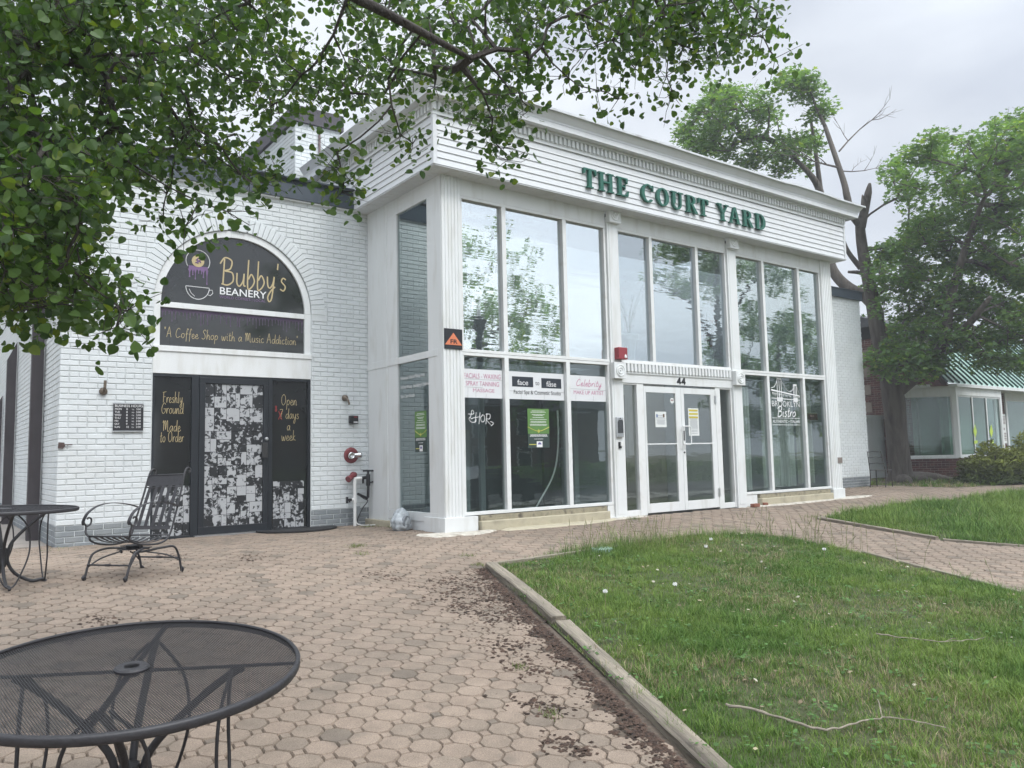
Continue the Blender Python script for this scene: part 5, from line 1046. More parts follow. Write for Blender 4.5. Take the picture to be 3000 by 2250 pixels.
vase(12.105, 'small cream vase with a few dark red twigs behind the right entrance window', 1.0, 9, mat('dark_red_petals', (.22, .12, .12), .8, .4, 30))
# hose curve leaning inside the widest left window
mb = MB(); mb.tube(spline([(8.10, 9.66, 1.75), (8.11, 9.68, 1.2), (8.02, 9.7, .75), (7.75, 9.72, .35), (7.5, 9.74, .03)], 6), .014, 8); tag(mb.build('leaning_conduit', pv), 'bent white plastic conduit leaning inside the widest left window', 'conduit')
# curtains
def curtain(x0, x1, z0, z1, y, label, m=curtainm, amp=.03):
    n = int((x1-x0)/.012); V = []; r = random.Random(int(x0*100)); ph = [r.uniform(0, 6) for _ in range(4)]
    for i in range(n+1):
        x = x0+(x1-x0)*i/n; u = x*2*PI; d = amp*(math.sin(u/.11+ph[0])*.6+math.sin(u/.19+ph[1])*.5+math.sin(u/.07+ph[2])*.25)
        V += [(x, y+d*1.2, z0+.008*math.sin(u/.3)), (x, y+d, z0+(z1-z0)*.5), (x, y+d*.7, z1)]
    F = []
    for i in range(n):
        for k in range(2): F.append((3*i+k, 3*i+3+k, 3*i+4+k, 3*i+1+k))
    me = bpy.data.meshes.new('curtain'); me.from_pydata(V, [], F); me.materials.append(m); o = link('curtain', me); tag(o, label, 'curtain', 'curtains in the bistro windows')
    for p in me.polygons: p.use_smooth = True
curtain(12.60, 13.12, .28, 2.42, 9.75, 'pale green curtain hanging in the left bistro window')
curtain(13.48, 14.58, .30, 2.42, 9.76, 'wide sheer green curtain behind the bistro lettering')
curtain(14.68, 15.20, .34, 2.38, 9.76, 'cream curtain in the right bistro window', mat('cream_curtain', (.50, .50, .44), .8, .08, 2))

# ================================================================= iron furniture
def mesh_top(cx, cy, cz, R, ang, th=.0024):
    V = []; F = []
    def strip(x0, y0, x1, y1, z):
        d = Vector((x1-x0, y1-y0)); n_ = Vector((-d.y, d.x)).normalized()*th*.5; b = len(V)
        for zz in (z, z-.0018):
            V.extend([(x0+n_.x, y0+n_.y, zz), (x0-n_.x, y0-n_.y, zz), (x1-n_.x, y1-n_.y, zz), (x1+n_.x, y1+n_.y, zz)])
        F.extend([(b, b+1, b+2, b+3), (b+4, b+7, b+6, b+5), (b, b+3, b+7, b+4), (b+1, b+5, b+6, b+2)])
    for k, (a, p) in enumerate(((ang-.42, .0085), (ang+.42, .0085))):
        c, s = math.cos(a), math.sin(a); q = -R+p
        while q < R:
            h = math.sqrt(R*R-q*q)
            if h > .02: strip(c*-h-s*q, s*-h+c*q, c*h-s*q, s*h+c*q, .0016*k)
            q += p
    return V, F
def patio_table(label, cx, cy, ztop, tx, ty, rot, seed):
    t = thing('patio_table', label, 'table', (0, 0, 0), 'round mesh patio tables'); zg = gz(cy)
    t.location = (cx, cy, zg); t.rotation_euler = (ty, -tx, rot); h = ztop-zg; R = .605
    def bd(mb, name, m=iron, **k):
        o = mb.build(name, m, **k); o.parent = t; return o
    V, F = mesh_top(0, 0, 0, R-.004, .9); V = [(x, y, z+h-.008) for x, y, z in V]
    me = bpy.data.meshes.new('table_mesh'); me.from_pydata(V, [], F); me.materials.append(iron); link('table_mesh', me, t)
    mb = MB(); n = 72; mb2 = [(R+.001, h-.030), (R+.005, h-.024), (R+.006, h-.003), (R+.001, h+.003), (R-.010, h+.004), (R-.013, h-.004), (R-.006, h-.010), (R-.004, h-.030)]
    b0 = len(mb.v)
    for j in range(n):
        a = 2*PI*j/n
        for r, z in mb2: mb.v.append((r*math.cos(a), r*math.sin(a), z))
    k = len(mb2)
    for j in range(n):
        for i in range(k): mb.f.append((j*k+i, ((j+1) % n)*k+i, ((j+1) % n)*k+(i+1) % k, j*k+(i+1) % k)); mb.m.append(0)
    bd(mb, 'rim', smooth=True)
    mb = MB(); mb.lathe([(.028, .006), (.055, .006), (.062, 0), (.062, -.008)], (0, 0, h), 'z', 28); mb.lathe([(.024, .006), (.024, -.03), (.028, -.03), (.028, .006)], (0, 0, h), 'z', 20); bd(mb, 'umbrella_collar')
    for i in range(4):
        a = PI/4+i*PI/2; c, s = math.cos(a), math.sin(a)
        mb = MB(); mb.box(.03, R, -.011, .011, h-.017, h-.011); mb.v = [(x*c-y*s, x*s+y*c, z) for x, y, z in mb.v]; bd(mb, 'support_bar')
        mb = MB(); P = spline([(.40, 0, h-.02), (.33, 0, h-.06), (.20, 0, h-.17), (.075, 0, h-.31), (.045, 0, h-.42), (.05, 0, h-.50), (.11, 0, h-.60), (.24, 0, h-.68), (.33, 0, .03), (.37, 0, .008)], 4)
        mb.tube([(p.x*c, p.x*s, p.z) for p in P], .015, 8)
        q = .10
        for sg_ in (-1, 1):
            P2 = spline([(.36, sg_*.02, h-.02), (.335, sg_*.12, h-.14), (.33, sg_*.15, h-.30), (.34, sg_*.13, h-.45), (.35, sg_*.05, .06), (.36, 0, .02)], 4)
            mb.tube([(p.x*c-p.y*s, p.x*s+p.y*c, p.z) for p in P2], .007, 6)
        bd(mb, 'leg', smooth=True)
    mb = MB(); mb.lathe([(.0, h-.36), (.036, h-.36), (.042, h-.40), (.042, h-.49), (.036, h-.53), (0, h-.53)], (0, 0, 0), 'z', 16); bd(mb, 'centre_hub')
patio_table('large black mesh patio table with umbrella hole nearest the viewer', .677, 3.379, .294, .045, .08, .35, 1)
patio_table('black mesh patio table by the side wall behind the rocking chair', .64, 8.80, .66, .0, .02, .9, 2)
def flat(mb, P, hw, ht, nrm=(0, 0, 1)):
    """flat bar following P; hw half width sideways (y), ht thickness"""
    P = [Vector(p) for p in P]; b = len(mb.v)
    for i, p in enumerate(P):
        d = (P[min(i+1, len(P)-1)]-P[max(i-1, 0)]).normalized(); n = Vector((0, 1, 0)); u = d.cross(n).normalized()*ht/2
        for q in (n*hw+u, n*hw-u, -n*hw-u, -n*hw+u): mb.v.append(tuple(p+q))
    for i in range(len(P)-1):
        for j in range(4): mb.f.append((b+4*i+j, b+4*i+(j+1) % 4, b+4*i+4+(j+1) % 4, b+4*i+4+j)); mb.m.append(0)
    mb.f.append((b, b+3, b+2, b+1)); mb.m.append(0); e = b+4*(len(P)-1); mb.f.append((e, e+1, e+2, e+3)); mb.m.append(0)
def rocker():
    # local frame: +x forward (towards the curled arm ends), y sideways, z up
    A = Vector((1.335, 8.694)); Bp = Vector((1.584, 8.241)); Cb = Vector((1.897, 9.044)); D = Vector((2.156, 8.570))
    fm = (A+Bp)/2; bm_ = (Cb+D)/2; cen = (fm+bm_)/2; fwd = (fm-bm_).normalized()
    t = thing('rocking_chair', 'black wrought iron spring rocking chair with slatted back facing left', 'chair', (cen.x, cen.y, gz(cen.y)), rot=math.atan2(fwd.y, fwd.x)); t.rotation_euler.x = .02
    def bd(mb, name, **k):
        o = mb.build(name, iron, **k); o.parent = t; return o
    W = .27; L = .30
    for s in (-1, 1):
        mb = MB(); P = spline([(.335, s*W, .012), (.33, s*W, .05), (.295, s*W, .16), (.245, s*W, .25), (.12, s*W*.9, .285), (-.02, s*W*.6, .275), (-.10, s*W*.3, .268)], 5); mb.tube(P, .011, 8); mb.tube([(.345, s*W, .005), (.36, s*W, .035), (.34, s*W, .05)], .013, 6); bd(mb, 'leg', smooth=True)
        mb = MB(); P = spline([(-.335, s*W, .012), (-.33, s*W, .05), (-.30, s*W, .17), (-.24, s*W, .265), (-.12, s*W*.9, .27), (.02, s*W*.6, .25), (.08, s*W*.3, .245)], 5); mb.tube(P, .011, 8); mb.tube([(-.345, s*W, .005), (-.36, s*W, .035), (-.34, s*W, .05)], .013, 6); bd(mb, 'leg', smooth=True)
        mb = MB(); mb.tube(spline([(.30, s*W, .13), (.20, s*W*.8, .20), (.05, s*W*.4, .255)], 4), .008, 6); bd(mb, 'leg_brace'); mb = MB(); mb.tube(spline([(-.30, s*W, .13), (-.20, s*W*.8, .19), (-.05, s*W*.4, .235)], 4), .008, 6); bd(mb, 'leg_brace')
    for x in (.31, -.31): mb = MB(); mb.tube([(x, -W, .15), (x, W, .15)], .009, 6); mb.tube([(x, -.03, .15), (x, .03, .15)], .013, 6); bd(mb, 'stretcher')
    mb = MB(); mb.box(-.13, .13, -.09, .09, .268, .278); mb.tube([(0, -.09, .29), (0, .09, .29)], .022, 10); mb.box(-.12, .10, -.08, .08, .302, .310); bd(mb, 'spring_base')
    # seat with dished slats
    sw_ = .26
    mb = MB()
    for s in (-1, 1): mb.tube(spline([(.30, s*sw_, .42), (.28, s*sw_, .375), (.18, s*sw_, .335), (.02, s*sw_, .315), (-.12, s*sw_, .33), (-.20, s*sw_, .40), (-.26, s*sw_, .56), (-.34, s*sw_*.97, .78), (-.41, s*sw_*.93, 1.00), (-.455, s*sw_*.92, 1.05), (-.49, s*sw_*.92, 1.03), (-.48, s*sw_*.92, 1.0)], 5), .010, 8)
    mb.tube([(.30, -sw_, .42), (.30, sw_, .42)], .009, 8); mb.tube([(-.19, -sw_, .385), (-.19, sw_, .385)], .008, 6); mb.tube([(-.405, -sw_*.93, .985), (-.405, sw_*.93, .985)], .009, 6); mb.tube([(-.365, -sw_*.95, .86), (-.365, sw_*.95, .86)], .007, 6)
    bd(mb, 'seat_frame', smooth=True)
    for i in range(6):
        y = -.2+i*.08; mb = MB(); flat(mb, [p for p in spline([(.30, y, .418), (.22, y, .375), (.10, y, .34), (-.05, y, .335), (-.16, y, .365)], 4)], .019, .004); bd(mb, 'seat_slat')
    for i in range(5):
        y = -.19+i*.095; mb = MB(); flat(mb, [p for p in spline([(-.215, y, .46), (-.27, y*.98, .62), (-.33, y*.96, .78), (-.37, y*.95, .88)], 3)], .021, .004); bd(mb, 'back_slat')
    mb = MB(); flat(mb, [(-.368, 0, .875), (-.405, 0, .985)], .235, .004); bd(mb, 'top_rail'); mb = MB(); flat(mb, [(-.205, 0, .44), (-.222, 0, .475)], .245, .004); bd(mb, 'lower_rail')
    for s in (-1, 1):
        mb = MB(); flat(mb, spline([(-.30, s*.27, .66), (-.18, s*.29, .70), (0, s*.30, .725), (.16, s*.30, .71), (.28, s*.30, .65), (.335, s*.30, .57), (.33, s*.30, .53)], 5), .019, .007)
        mb.tube(spline([(.33, s*.30, .56), (.30, s*.30, .52), (.255, s*.30, .535), (.245, s*.30, .58), (.275, s*.30, .60), (.29, s*.30, .585)], 4), .009, 6)
        mb.tube(spline([(.30, s*.30, .525), (.315, s*.29, .46), (.30, s*.27, .42)], 4), .010, 6); bd(mb, 'armrest')
rocker()
def side_chair():
    t = thing('patio_chair', 'thin dark metal chair standing by the white fence panel', 'chair', (20.75, 11.32, 0), rot=.15)
    def bd(mb, name): o = mb.build(name, mat('brown_iron', (.05, .045, .042), .6, .2)); o.parent = t
    for s in (-1, 1):
        mb = MB(); mb.tube(spline([(.24, s*.2, 0), (.22, s*.2, .2), (.23, s*.2, .44)], 4), .014, 6); bd(mb, 'leg'); mb = MB(); mb.tube(spline([(-.26, s*.2, 0), (-.20, s*.2, .22), (-.2, s*.2, .44)], 4), .014, 6); bd(mb, 'leg')
        mb = MB(); mb.tube(spline([(-.20, s*.2, .44), (-.27, s*.19, .60), (-.38, s*.17, .95)], 4), .012, 6); bd(mb, 'back_post')
    mb = MB(); mb.box(-.21, .25, -.21, .21, .44, .455); bd(mb, 'seat')
    for z, x in ((.62, -.285), (.78, -.33), (.93, -.375)): mb = MB(); mb.tube(spline([(x, -.18, z), (x-.01, 0, z+.02), (x, .18, z)], 4), .009, 6); bd(mb, 'back_rail')
side_chair()

# ================================================================= beds: timbers, sticks, litter
def timber(name, label, x0, y0, x1, y1, w, h, m=wood, seed=1, dz=0.0, nseg=40):
    r = random.Random(seed); d = Vector((x1-x0, y1-y0, gz(y1)-gz(y0))); L = d.length; V = []; F = []; bow = r.uniform(-.02, .02)
    for i in range(nseg+1):
        t_ = i/nseg; e = r.uniform(-.004, .004)*(w/.12); e2 = r.uniform(-.004, .004)*(w/.12); yb = bow*math.sin(PI*t_)
        for u, v in ((-w/2+e, -.06), (-w/2+e, h*.80+r.uniform(-.003, .003)), (-w/2+.010+e, h+r.uniform(-.003, .001)), (-w*.15, h+r.uniform(-.002, .002)), (w*.2, h+r.uniform(-.002, .002)), (w/2-.010+e2, h+r.uniform(-.003, .001)), (w/2+e2, h*.80), (w/2+e2, -.06)):
            V.append((L*t_, u+yb, v))
    k = 8
    for i in range(nseg):
        for j in range(k): F.append((i*k+j, i*k+(j+1) % k, (i+1)*k+(j+1) % k, (i+1)*k+j))
    F += [tuple(range(k-1, -1, -1)), tuple(nseg*k+j for j in range(k))]
    me = bpy.data.meshes.new(name); me.from_pydata(V, [], F); me.materials.append(m); o = link(name, me)
    b = bmesh.new(); b.from_mesh(me); bmesh.ops.recalc_face_normals(b, faces=b.faces); b.to_mesh(me); b.free()
    o.location = (x0, y0, gz(y0)+dz); o.rotation_euler = (0, -math.asin(d.z/L), math.atan2(d.y, d.x))
    tag(o, label, 'timber', 'weathered timbers edging the grass beds'); return o
woodl = mat('long_grain_timber', (.23, .20, .155), .85, .45, 9, 1.0, 26, stretch=(.16, 2.6, 2.6), dirt=((.05, .04, .032), .95, 3.2))
timber('edging_timber', 'short upper weathered timber at the corner of the near lawn', 5.03, 7.20, 4.22, 5.09, .125, .055, woodl, 2, .012)
timber('edging_timber', 'long weathered timber along the near lawn, running to the lower edge', 4.25, 5.07, 2.05, .05, .13, .035, woodl, 3)
timber('edging_board', 'thin grey board along the back edge of the near lawn', 5.08, 7.30, 8.9, 7.56, .045, .035, woodl, 4)
timber('edging_board', 'thin grey board along the right edge of the near lawn', 9.7, 5.6, 8.75, 3.05, .045, .03, woodl, 5)
timber('edging_board', 'pale board along the back edge of the far grass bed', 12.05, 7.72, 15.6, 8.17, .06, .04, woodl, 6)
timber('edging_board', 'pale timber along the front edge of the far grass bed', 12.10, 7.66, 11.72, 5.62, .07, .05, woodl, 7); timber('edging_board', 'bowed board end at the front of the far grass bed', 11.74, 5.55, 12.35, 4.45, .05, .03, woodl, 8)
def stick(label, P, r0, side):
    mb = MB(); S = spline([(x, y, gz(y)+z) for x, y, z in P], 5); n = len(S); S = [Vector((p.x+rnd.gauss(0, .006), p.y+rnd.gauss(0, .006), p.z+rnd.gauss(0, .003))) for p in S]; mb.tube(S, [r0*(1-.75*i/n)*rnd.uniform(.8, 1.2) for i in range(n)], 7)
    for i, dx, dy, dz in side: p = S[i]; mb.tube([tuple(p), (p.x+dx*.6, p.y+dy*.6, p.z+dz), (p.x+dx, p.y+dy, p.z+dz)], [r0*.5, r0*.4, r0*.2], 5)
    tag(mb.build('fallen_branch', mat('pale_stick', (.23, .20, .155), .8, .4, 30)), label, 'branch', 'fallen sticks on the lawn')
stick('longer pale fallen branch lying low in the foreground grass', [(3.80, 3.10, .06), (3.92, 2.86, .05), (4.0, 2.62, .035), (4.18, 2.55, .04), (4.40, 2.50, .045), (4.50, 2.38, .055), (4.58, 2.22, .04)], .0085, [(21, .14, .10, .05)])
stick('thin grey fallen branch further back at the right of the lawn', [(6.05, 3.42, .05), (6.18, 3.2, .045), (6.30, 3.02, .05), (6.5, 2.92, .055), (6.7, 2.90, .05)], .006, [(10, .1, -.05, .02)])
mb = MB(); mb.lathe([(.0, .03), (.13, .03), (.14, .022), (.14, -.02)], (6.82, 7.36, gz(7.36)+.012), 'z', 26); tag(mb.build('irrigation_lid', mat('pale_green_plastic', (.30, .42, .36), .6, .1)), 'round pale green irrigation lid at the back edge of the lawn', 'lid')
def dandelion(x, y, h, label):
    t = thing('dandelion', label, 'dandelion', (x, y, gz(y)), 'dandelion clocks in the lawn'); z = gz(y)
    mb = MB(); mb.tube([(x, y, z), (x+.006, y, z+h)], .0022, 5); attach(mb.build('stem', mat('dandelion_stem', (.25, .2, .12), .7, .1)), t)
    mb = MB(); r = random.Random(int(x*100))
    for i in range(90):
        v = Vector((r.gauss(0, 1), r.gauss(0, 1), r.gauss(0, 1))).normalized(); c = Vector((x+.006, y, z+h+.012)); e = c+v*.022; u = v.orthogonal().normalized()*.0035
        mb.add([tuple(c+u*.15), tuple(e+u), tuple(e-u)], [(0, 1, 2)])
    attach(mb.build('seed_head', mat('seed_white', (.7, .7, .68), .8, .05)), t)
for x, y, h, l in ((4.86, 5.22, .15, 'dandelion clock nearest the timber joint'), (7.75, 6.5, .10, 'dandelion clock in the middle of the back lawn'), (8.15, 6.75, .12, 'dandelion clock behind the middle one'), (8.85, 5.6, .11, 'dandelion clock near the right edge of the lawn'), (5.9, 5.35, .07, 'low dandelion clock left of the lawn centre')): dandelion(x, y, h, l)
def litter():
    rng = np.random.default_rng(21); n = 900
    X = rng.uniform(2.4, 9.6, n); Y = rng.uniform(1.2, 7.4, n); k = inpoly(X, Y, BED1) & (rng.random(n) < np.clip(.25+.12*(X-4), .15, 1)); X, Y = X[k], Y[k]; n = len(X)
    T = np.array([(-.5, 0, 0), (-.25, .28, .06), (.1, .35, .1), (.5, .05, .12), (.15, -.32, .05), (-.25, -.25, .1)]); R_ = rotz_tilt(rng, n, .2, .35)
    pos = np.c_[X, Y, GZ(Y)+rng.uniform(.02, .05, n)]; V, L, S = replicate(T, [[0, 1, 2, 3, 4, 5]], R_, rng.uniform(.015, .045, n), pos)
    base = np.array([(.32, .28, .18), (.22, .17, .11), (.40, .38, .30)])[rng.integers(0, 3, n)]*rng.uniform(.7, 1.2, (n, 1))
    tag(npmesh('dead_leaves', V, L, S, attrmat('litter', .8, .1), col=np.repeat(base, 6, 0)), 'scattered pale dead leaves lying in the lawn', 'leaves', kind='stuff')
litter()
def debris():
    rng = np.random.default_rng(22); P = []
    # along the timber, in patches on the pavers, and in the joints
    for i in range(5200):
        t = rng.random(); x = 5.0+(2.3-5.0)*t; y = 7.2+(.8-7.2)*t; off = abs(rng.normal(0, .085))+.03; P.append((x-off*.92, y+off*.38, rng.uniform(.004, .014)))
    for cx, cy, s, m in ((4.15, 6.2, .30, 420), (3.95, 5.7, .28, 420), (4.35, 6.7, .25, 300), (3.5, 4.9, .16, 160), (3.35, 4.3, .13, 120), (3.0, 3.8, .10, 120), (2.75, 3.3, .09, 110), (2.5, 2.95, .07, 80), (3.9, 7.4, .15, 90), (3.0, 9.0, .12, 60), (.35, 2.75, .15, 300), (.15, 2.6, .10, 150), (2.3, 9.6, .15, 60), (.9, 6.6, .08, 60), (1.2, 7.1, .1, 60)):
        for i in range(m): q1, q2 = rng.normal(0, s, 2); q1 += .35*s*math.sin(i*.37); P.append((cx+q1*.7, cy+q2*1.1, rng.uniform(.004, .015)))
    P = np.array(P); k = ~inpoly(P[:, 0], P[:, 1], BED1); P = P[k]; n = len(P)
    T = np.array([(-1, -.6, 0), (.9, -.8, 0), (.7, .7, 0), (-.8, .9, 0), (0.1, .1, .4)]); R_ = rotz_tilt(rng, n, 0, .2)
    V, L, S = replicate(T, [[0, 1, 4], [1, 2, 4], [2, 3, 4], [3, 0, 4]], R_, P[:, 2]*rng.uniform(.4, 1.7, n)[:], np.c_[P[:, 0], P[:, 1], GZ(P[:, 1])+.001])
    tag(npmesh('plant_debris', V, L, S, mat('dark_debris', (.055, .034, .024), .95, .3, 20, island=.5)), 'dark brown plant debris scattered along the timber and in paver joints', 'debris', kind='stuff')
debris()
def moss():
    rng = np.random.default_rng(23); P = []
    for cx, cy, s, m in ((4.35, 9.1, .06, 160), (5.2, 7.9, .05, 60), (5.0, 7.4, .05, 80), (4.2, 8.6, .05, 50), (2.95, 3.65, .04, 60), (3.3, 4.4, .03, 50), (9.3, 9.25, .08, 120), (5.9, 10.9, .12, 140), (5.6, 11.3, .1, 100), (12.3, 7.9, .12, 120), (5.1, 7.25, .06, 80), (20.2, 11.5, .5, 200), (1.4, 11.5, .15, 60)):
        for i in range(m): P.append((cx+rng.normal(0, s), cy+rng.normal(0, s)))
    P = np.array(P); n = len(P); h = rng.uniform(.012, .045, n); a = rng.uniform(0, 2*PI, n); V = np.zeros((n, 3, 3)); w_ = .003
    V[:, 0] = np.c_[P[:, 0]-w_*np.cos(a), P[:, 1]-w_*np.sin(a), GZ(P[:, 1])]; V[:, 1] = np.c_[P[:, 0]+w_*np.cos(a), P[:, 1]+w_*np.sin(a), GZ(P[:, 1])]
    V[:, 2] = np.c_[P[:, 0]+rng.normal(0, .02, n), P[:, 1]+rng.normal(0, .02, n), GZ(P[:, 1])+h]
    col = np.array([.13, .17, .045])*rng.uniform(.6, 1.4, (n, 1)); tag(npmesh('joint_weeds', V.reshape(-1, 3), np.arange(3*n), [3]*n, attrmat('grass_blade'), col=np.repeat(col, 3, 0)), 'tiny green weeds sprouting from the paver joints', 'weeds', kind='stuff')
moss()

def broadleaf():
    rng = np.random.default_rng(24); nc = 420; cx = rng.uniform(2.6, 9.3, nc); cy = rng.uniform(1.4, 7.3, nc); k = inpoly(cx, cy, BED1); cx, cy = cx[k], cy[k]; nc = len(cx); m = 9
    X = np.repeat(cx, m)+rng.normal(0, .035, nc*m); Y = np.repeat(cy, m)+rng.normal(0, .035, nc*m); n = nc*m
    T = np.array([(-.5, 0, 0), (-.3, .35, .05), (.2, .4, .08), (.5, 0, .1), (.2, -.4, .08), (-.3, -.35, .05)]); V, L, S = replicate(T, [[0, 1, 2, 3, 4, 5]], rotz_tilt(rng, n, .25, .3), rng.uniform(.014, .034, n), np.c_[X, Y, GZ(Y)+rng.uniform(.02, .055, n)])
    col = np.array([.075, .15, .04])*rng.uniform(.7, 1.5, (n, 1)); tag(npmesh('clover', V, L, S, attrmat('grass_blade'), col=np.repeat(col, 6, 0)), 'low clover and broad leaved weeds mixed into the near lawn', 'weeds', kind='stuff')
broadleaf()

# ================================================================= trees
def dec(s): return np.array([[int(v)/100 for v in q.split(',')] for q in s.split()])
PEAR = dec("86,421,329 18,372,228 13,318,214 100,350,314 30,395,288 14,371,182 29,340,278 254,387,361 135,354,329 52,395,220 84,417,248 218,414,348 260,466,372 32,427,269 30,315,219 207,422,389 244,369,328 192,387,374 31,303,261 211,351,341 21,397,251 259,364,331 258,307,331 55,386,290 149,355,299 121,438,305 94,366,265 159,344,332 45,356,284 10,313,273 20,310,230 32,353,266 106,453,357 117,359,321 101,459,328 41,429,342 157,430,357 11,471,260 57,350,255 220,360,308 54,381,242 6,335,280 48,399,298 250,392,383 43,378,197 45,456,195 46,482,215 206,427,326 33,433,342 46,354,270 56,371,229 129,470,370 100,437,281 6,340,228 5,350,184 170,437,326 24,353,220 133,448,262 134,440,275 79,483,272 221,323,329 60,405,327 42,425,220 45,482,204 57,403,179 246,364,352 139,393,298 8,386,228 7,404,268 169,482,405 20,307,241 210,344,310 223,338,314 177,335,329 23,430,182 284,403,404 133,438,314 250,315,310 137,375,308 31,319,277 88,447,312 67,364,242 79,357,318 8,411,208 55,462,277 28,392,194 119,462,285 76,342,304 18,362,197 41,417,325 65,367,283 126,410,336 86,507,197 189,495,374 66,334,252 107,430,278 40,319,220 60,370,307 79,414,309 261,357,305 17,470,207 246,377,363 45,321,286 104,450,358 149,449,395 64,487,235 146,435,307 16,336,267 235,410,338 3,335,275 208,415,335 120,383,266 315,419,390 271,334,376 115,382,299 296,360,355 42,463,265 35,405,197 62,418,191 6,365,299 113,374,290 102,465,321 6,459,217 36,442,188 267,351,326 177,422,314 55,325,289 295,436,370 61,395,290 54,460,295 227,415,395 167,355,300 275,346,360 77,403,248 33,327,267 26,311,253 78,359,308 78,474,267 114,418,266 33,411,250 243,342,330 61,393,267 217,298,337 120,373,241 25,376,288 173,450,396 31,398,285 178,338,327 108,428,326 5,377,261 67,460,323 183,344,296 123,445,331 239,302,309 97,447,292 57,449,214 170,493,377 61,427,311 59,423,274 275,333,350 50,359,167 11,353,286 55,452,190 11,380,211 89,369,276 3,359,256 330,395,402 57,441,291 13,371,236 267,340,341 256,338,370 8,302,262 306,389,360 259,343,310 66,331,263 7,376,271 102,405,308 52,446,212 175,401,313 20,415,298 47,311,277 195,503,359 53,325,283 122,410,320 219,446,391 42,344,265 42,418,191 102,491,314 164,472,360 29,441,263 9,323,241 53,427,179 71,438,249 42,344,299 191,378,336 25,394,259 167,358,337 84,472,320 80,400,245 45,359,202 7,395,180 291,443,341 108,349,301 282,364,379 90,375,250 87,482,281 53,442,333 17,389,176 272,409,381 40,363,277 138,386,286 12,342,178 187,411,324 122,421,366 154,465,353 37,329,227 26,322,228 109,370,252 145,415,365 44,486,209 303,388,380 262,326,359 257,438,390 41,457,267 127,368,288 49,441,325 37,339,188 307,415,409 285,450,378 193,471,338 133,452,353 14,364,186 62,319,295 37,384,224 32,399,290 5,345,288 23,340,243 52,400,230 33,364,172 35,388,306 91,346,278 97,425,242 56,349,176 149,405,292 14,323,182 34,390,290 66,338,262 232,426,412 47,339,285 12,424,276 222,411,343 163,453,344 238,323,358 97,467,336 157,390,307 207,459,403 26,305,271 14,422,219 17,374,221 296,395,405 21,316,252 59,330,286 216,367,335 103,368,332 116,487,333 174,389,367 100,442,236 49,349,181 2,419,293 285,327,380 66,393,179 56,409,221 24,329,203 93,404,279 57,447,311 170,495,337 59,407,261 188,398,311 44,430,200 219,383,350 36,450,270 52,357,282 31,332,270 78,370,243 98,473,349 249,447,406 30,462,287 170,365,338 97,385,337 134,431,352 125,451,340 136,447,324 27,432,269 62,396,264 52,446,238 128,504,305 10,340,215 153,429,365 32,384,168 14,365,262 6,377,244 200,381,307 69,485,235 172,472,365 91,359,292 194,491,378 111,484,263 67,359,233 291,431,349 61,366,260 97,343,291 203,369,317 78,405,261 280,398,403 39,425,201 5,435,334 173,358,309 36,418,298 102,462,353 270,430,388 51,411,222 56,340,270 137,408,358 35,389,244 7,401,190 22,420,228 11,427,233 13,422,214 102,431,277 229,380,344 138,491,288 106,399,262 80,381,281 248,399,396 10,305,233 53,430,188 217,428,361 19,303,249 225,467,343 62,385,280 89,438,285 282,349,380 11,420,310 115,389,349 116,428,352 40,307,261 5,339,196 322,378,400 30,396,321 46,409,328 225,402,380 330,412,377 175,321,336 21,418,281 43,402,192 16,398,262 36,379,195 130,472,316 147,368,298 267,400,336 179,416,324 296,399,333 208,323,299 69,419,274 17,457,204 246,318,295 61,479,230 65,438,247 121,387,314 140,455,376 130,402,252 48,408,306 98,416,255 127,359,314 31,443,237 37,369,222 124,348,330 137,414,261 52,336,295 33,302,265 278,359,381 122,473,372 71,434,255 97,377,262 45,338,294 17,438,208 15,413,304 88,462,262 23,344,249 26,337,226 60,410,317 7,352,196 12,361,171 263,352,356 32,464,191 27,307,248 35,366,182 102,378,314 38,361,236 313,409,406 8,348,167 13,312,186 14,314,203 45,302,212 42,359,216 5,321,167 41,302,185 24,312,161 27,297,205 38,306,174 7,331,214 24,302,197 36,354,184 27,289,198 40,342,203 22,362,175 42,297,200 40,298,193 19,291,175 28,328,195 11,357,181 47,338,209 20,298,168 47,331,164 28,331,190 6,314,156 11,304,205 12,329,219 33,343,194 10,351,169 15,315,209 11,359,190 41,345,221 25,335,170 38,304,196 21,365,204 47,356,171 32,368,168 16,338,197 19,296,180 21,291,180 12,357,164 35,337,210 18,362,195 17,301,174 33,334,163 16,331,192 9,319,198 15,293,195 31,341,172 301,255,310 336,263,337 310,256,324 292,293,351 271,254,304 291,277,304 304,259,322 295,223,321 306,220,307 325,303,353 312,337,380 314,301,354 361,267,343 338,261,317 378,285,343 345,237,320 330,297,350 302,296,345 326,304,362 291,263,338 295,314,339 321,330,366 272,311,364 380,289,357 274,299,339 329,314,353 321,336,376 378,301,342 295,305,361 362,300,369 312,253,349 351,263,351 324,259,347 328,279,354 290,322,379 295,285,318 294,267,315 373,271,362 312,243,334 272,267,312 310,267,334 296,328,377 277,263,330 306,239,337 330,241,344 272,292,315 336,239,318 277,279,316 300,262,319 315,254,319 276,256,335 279,244,318 319,256,335 312,252,309 284,320,356 310,311,374 363,252,362 292,294,333 329,228,324 345,310,340 164,359,250 166,360,243 161,357,257 166,362,239 236,330,276 242,330,268 246,329,262 235,327,282 140,380,249 132,375,241 262,327,294 232,341,286 192,348,270 198,346,266 55,311,154 55,310,162 58,310,160 303,302,300 325,286,313 367,245,318 105,348,215 87,346,205 330,286,304 287,302,301 273,310,308")
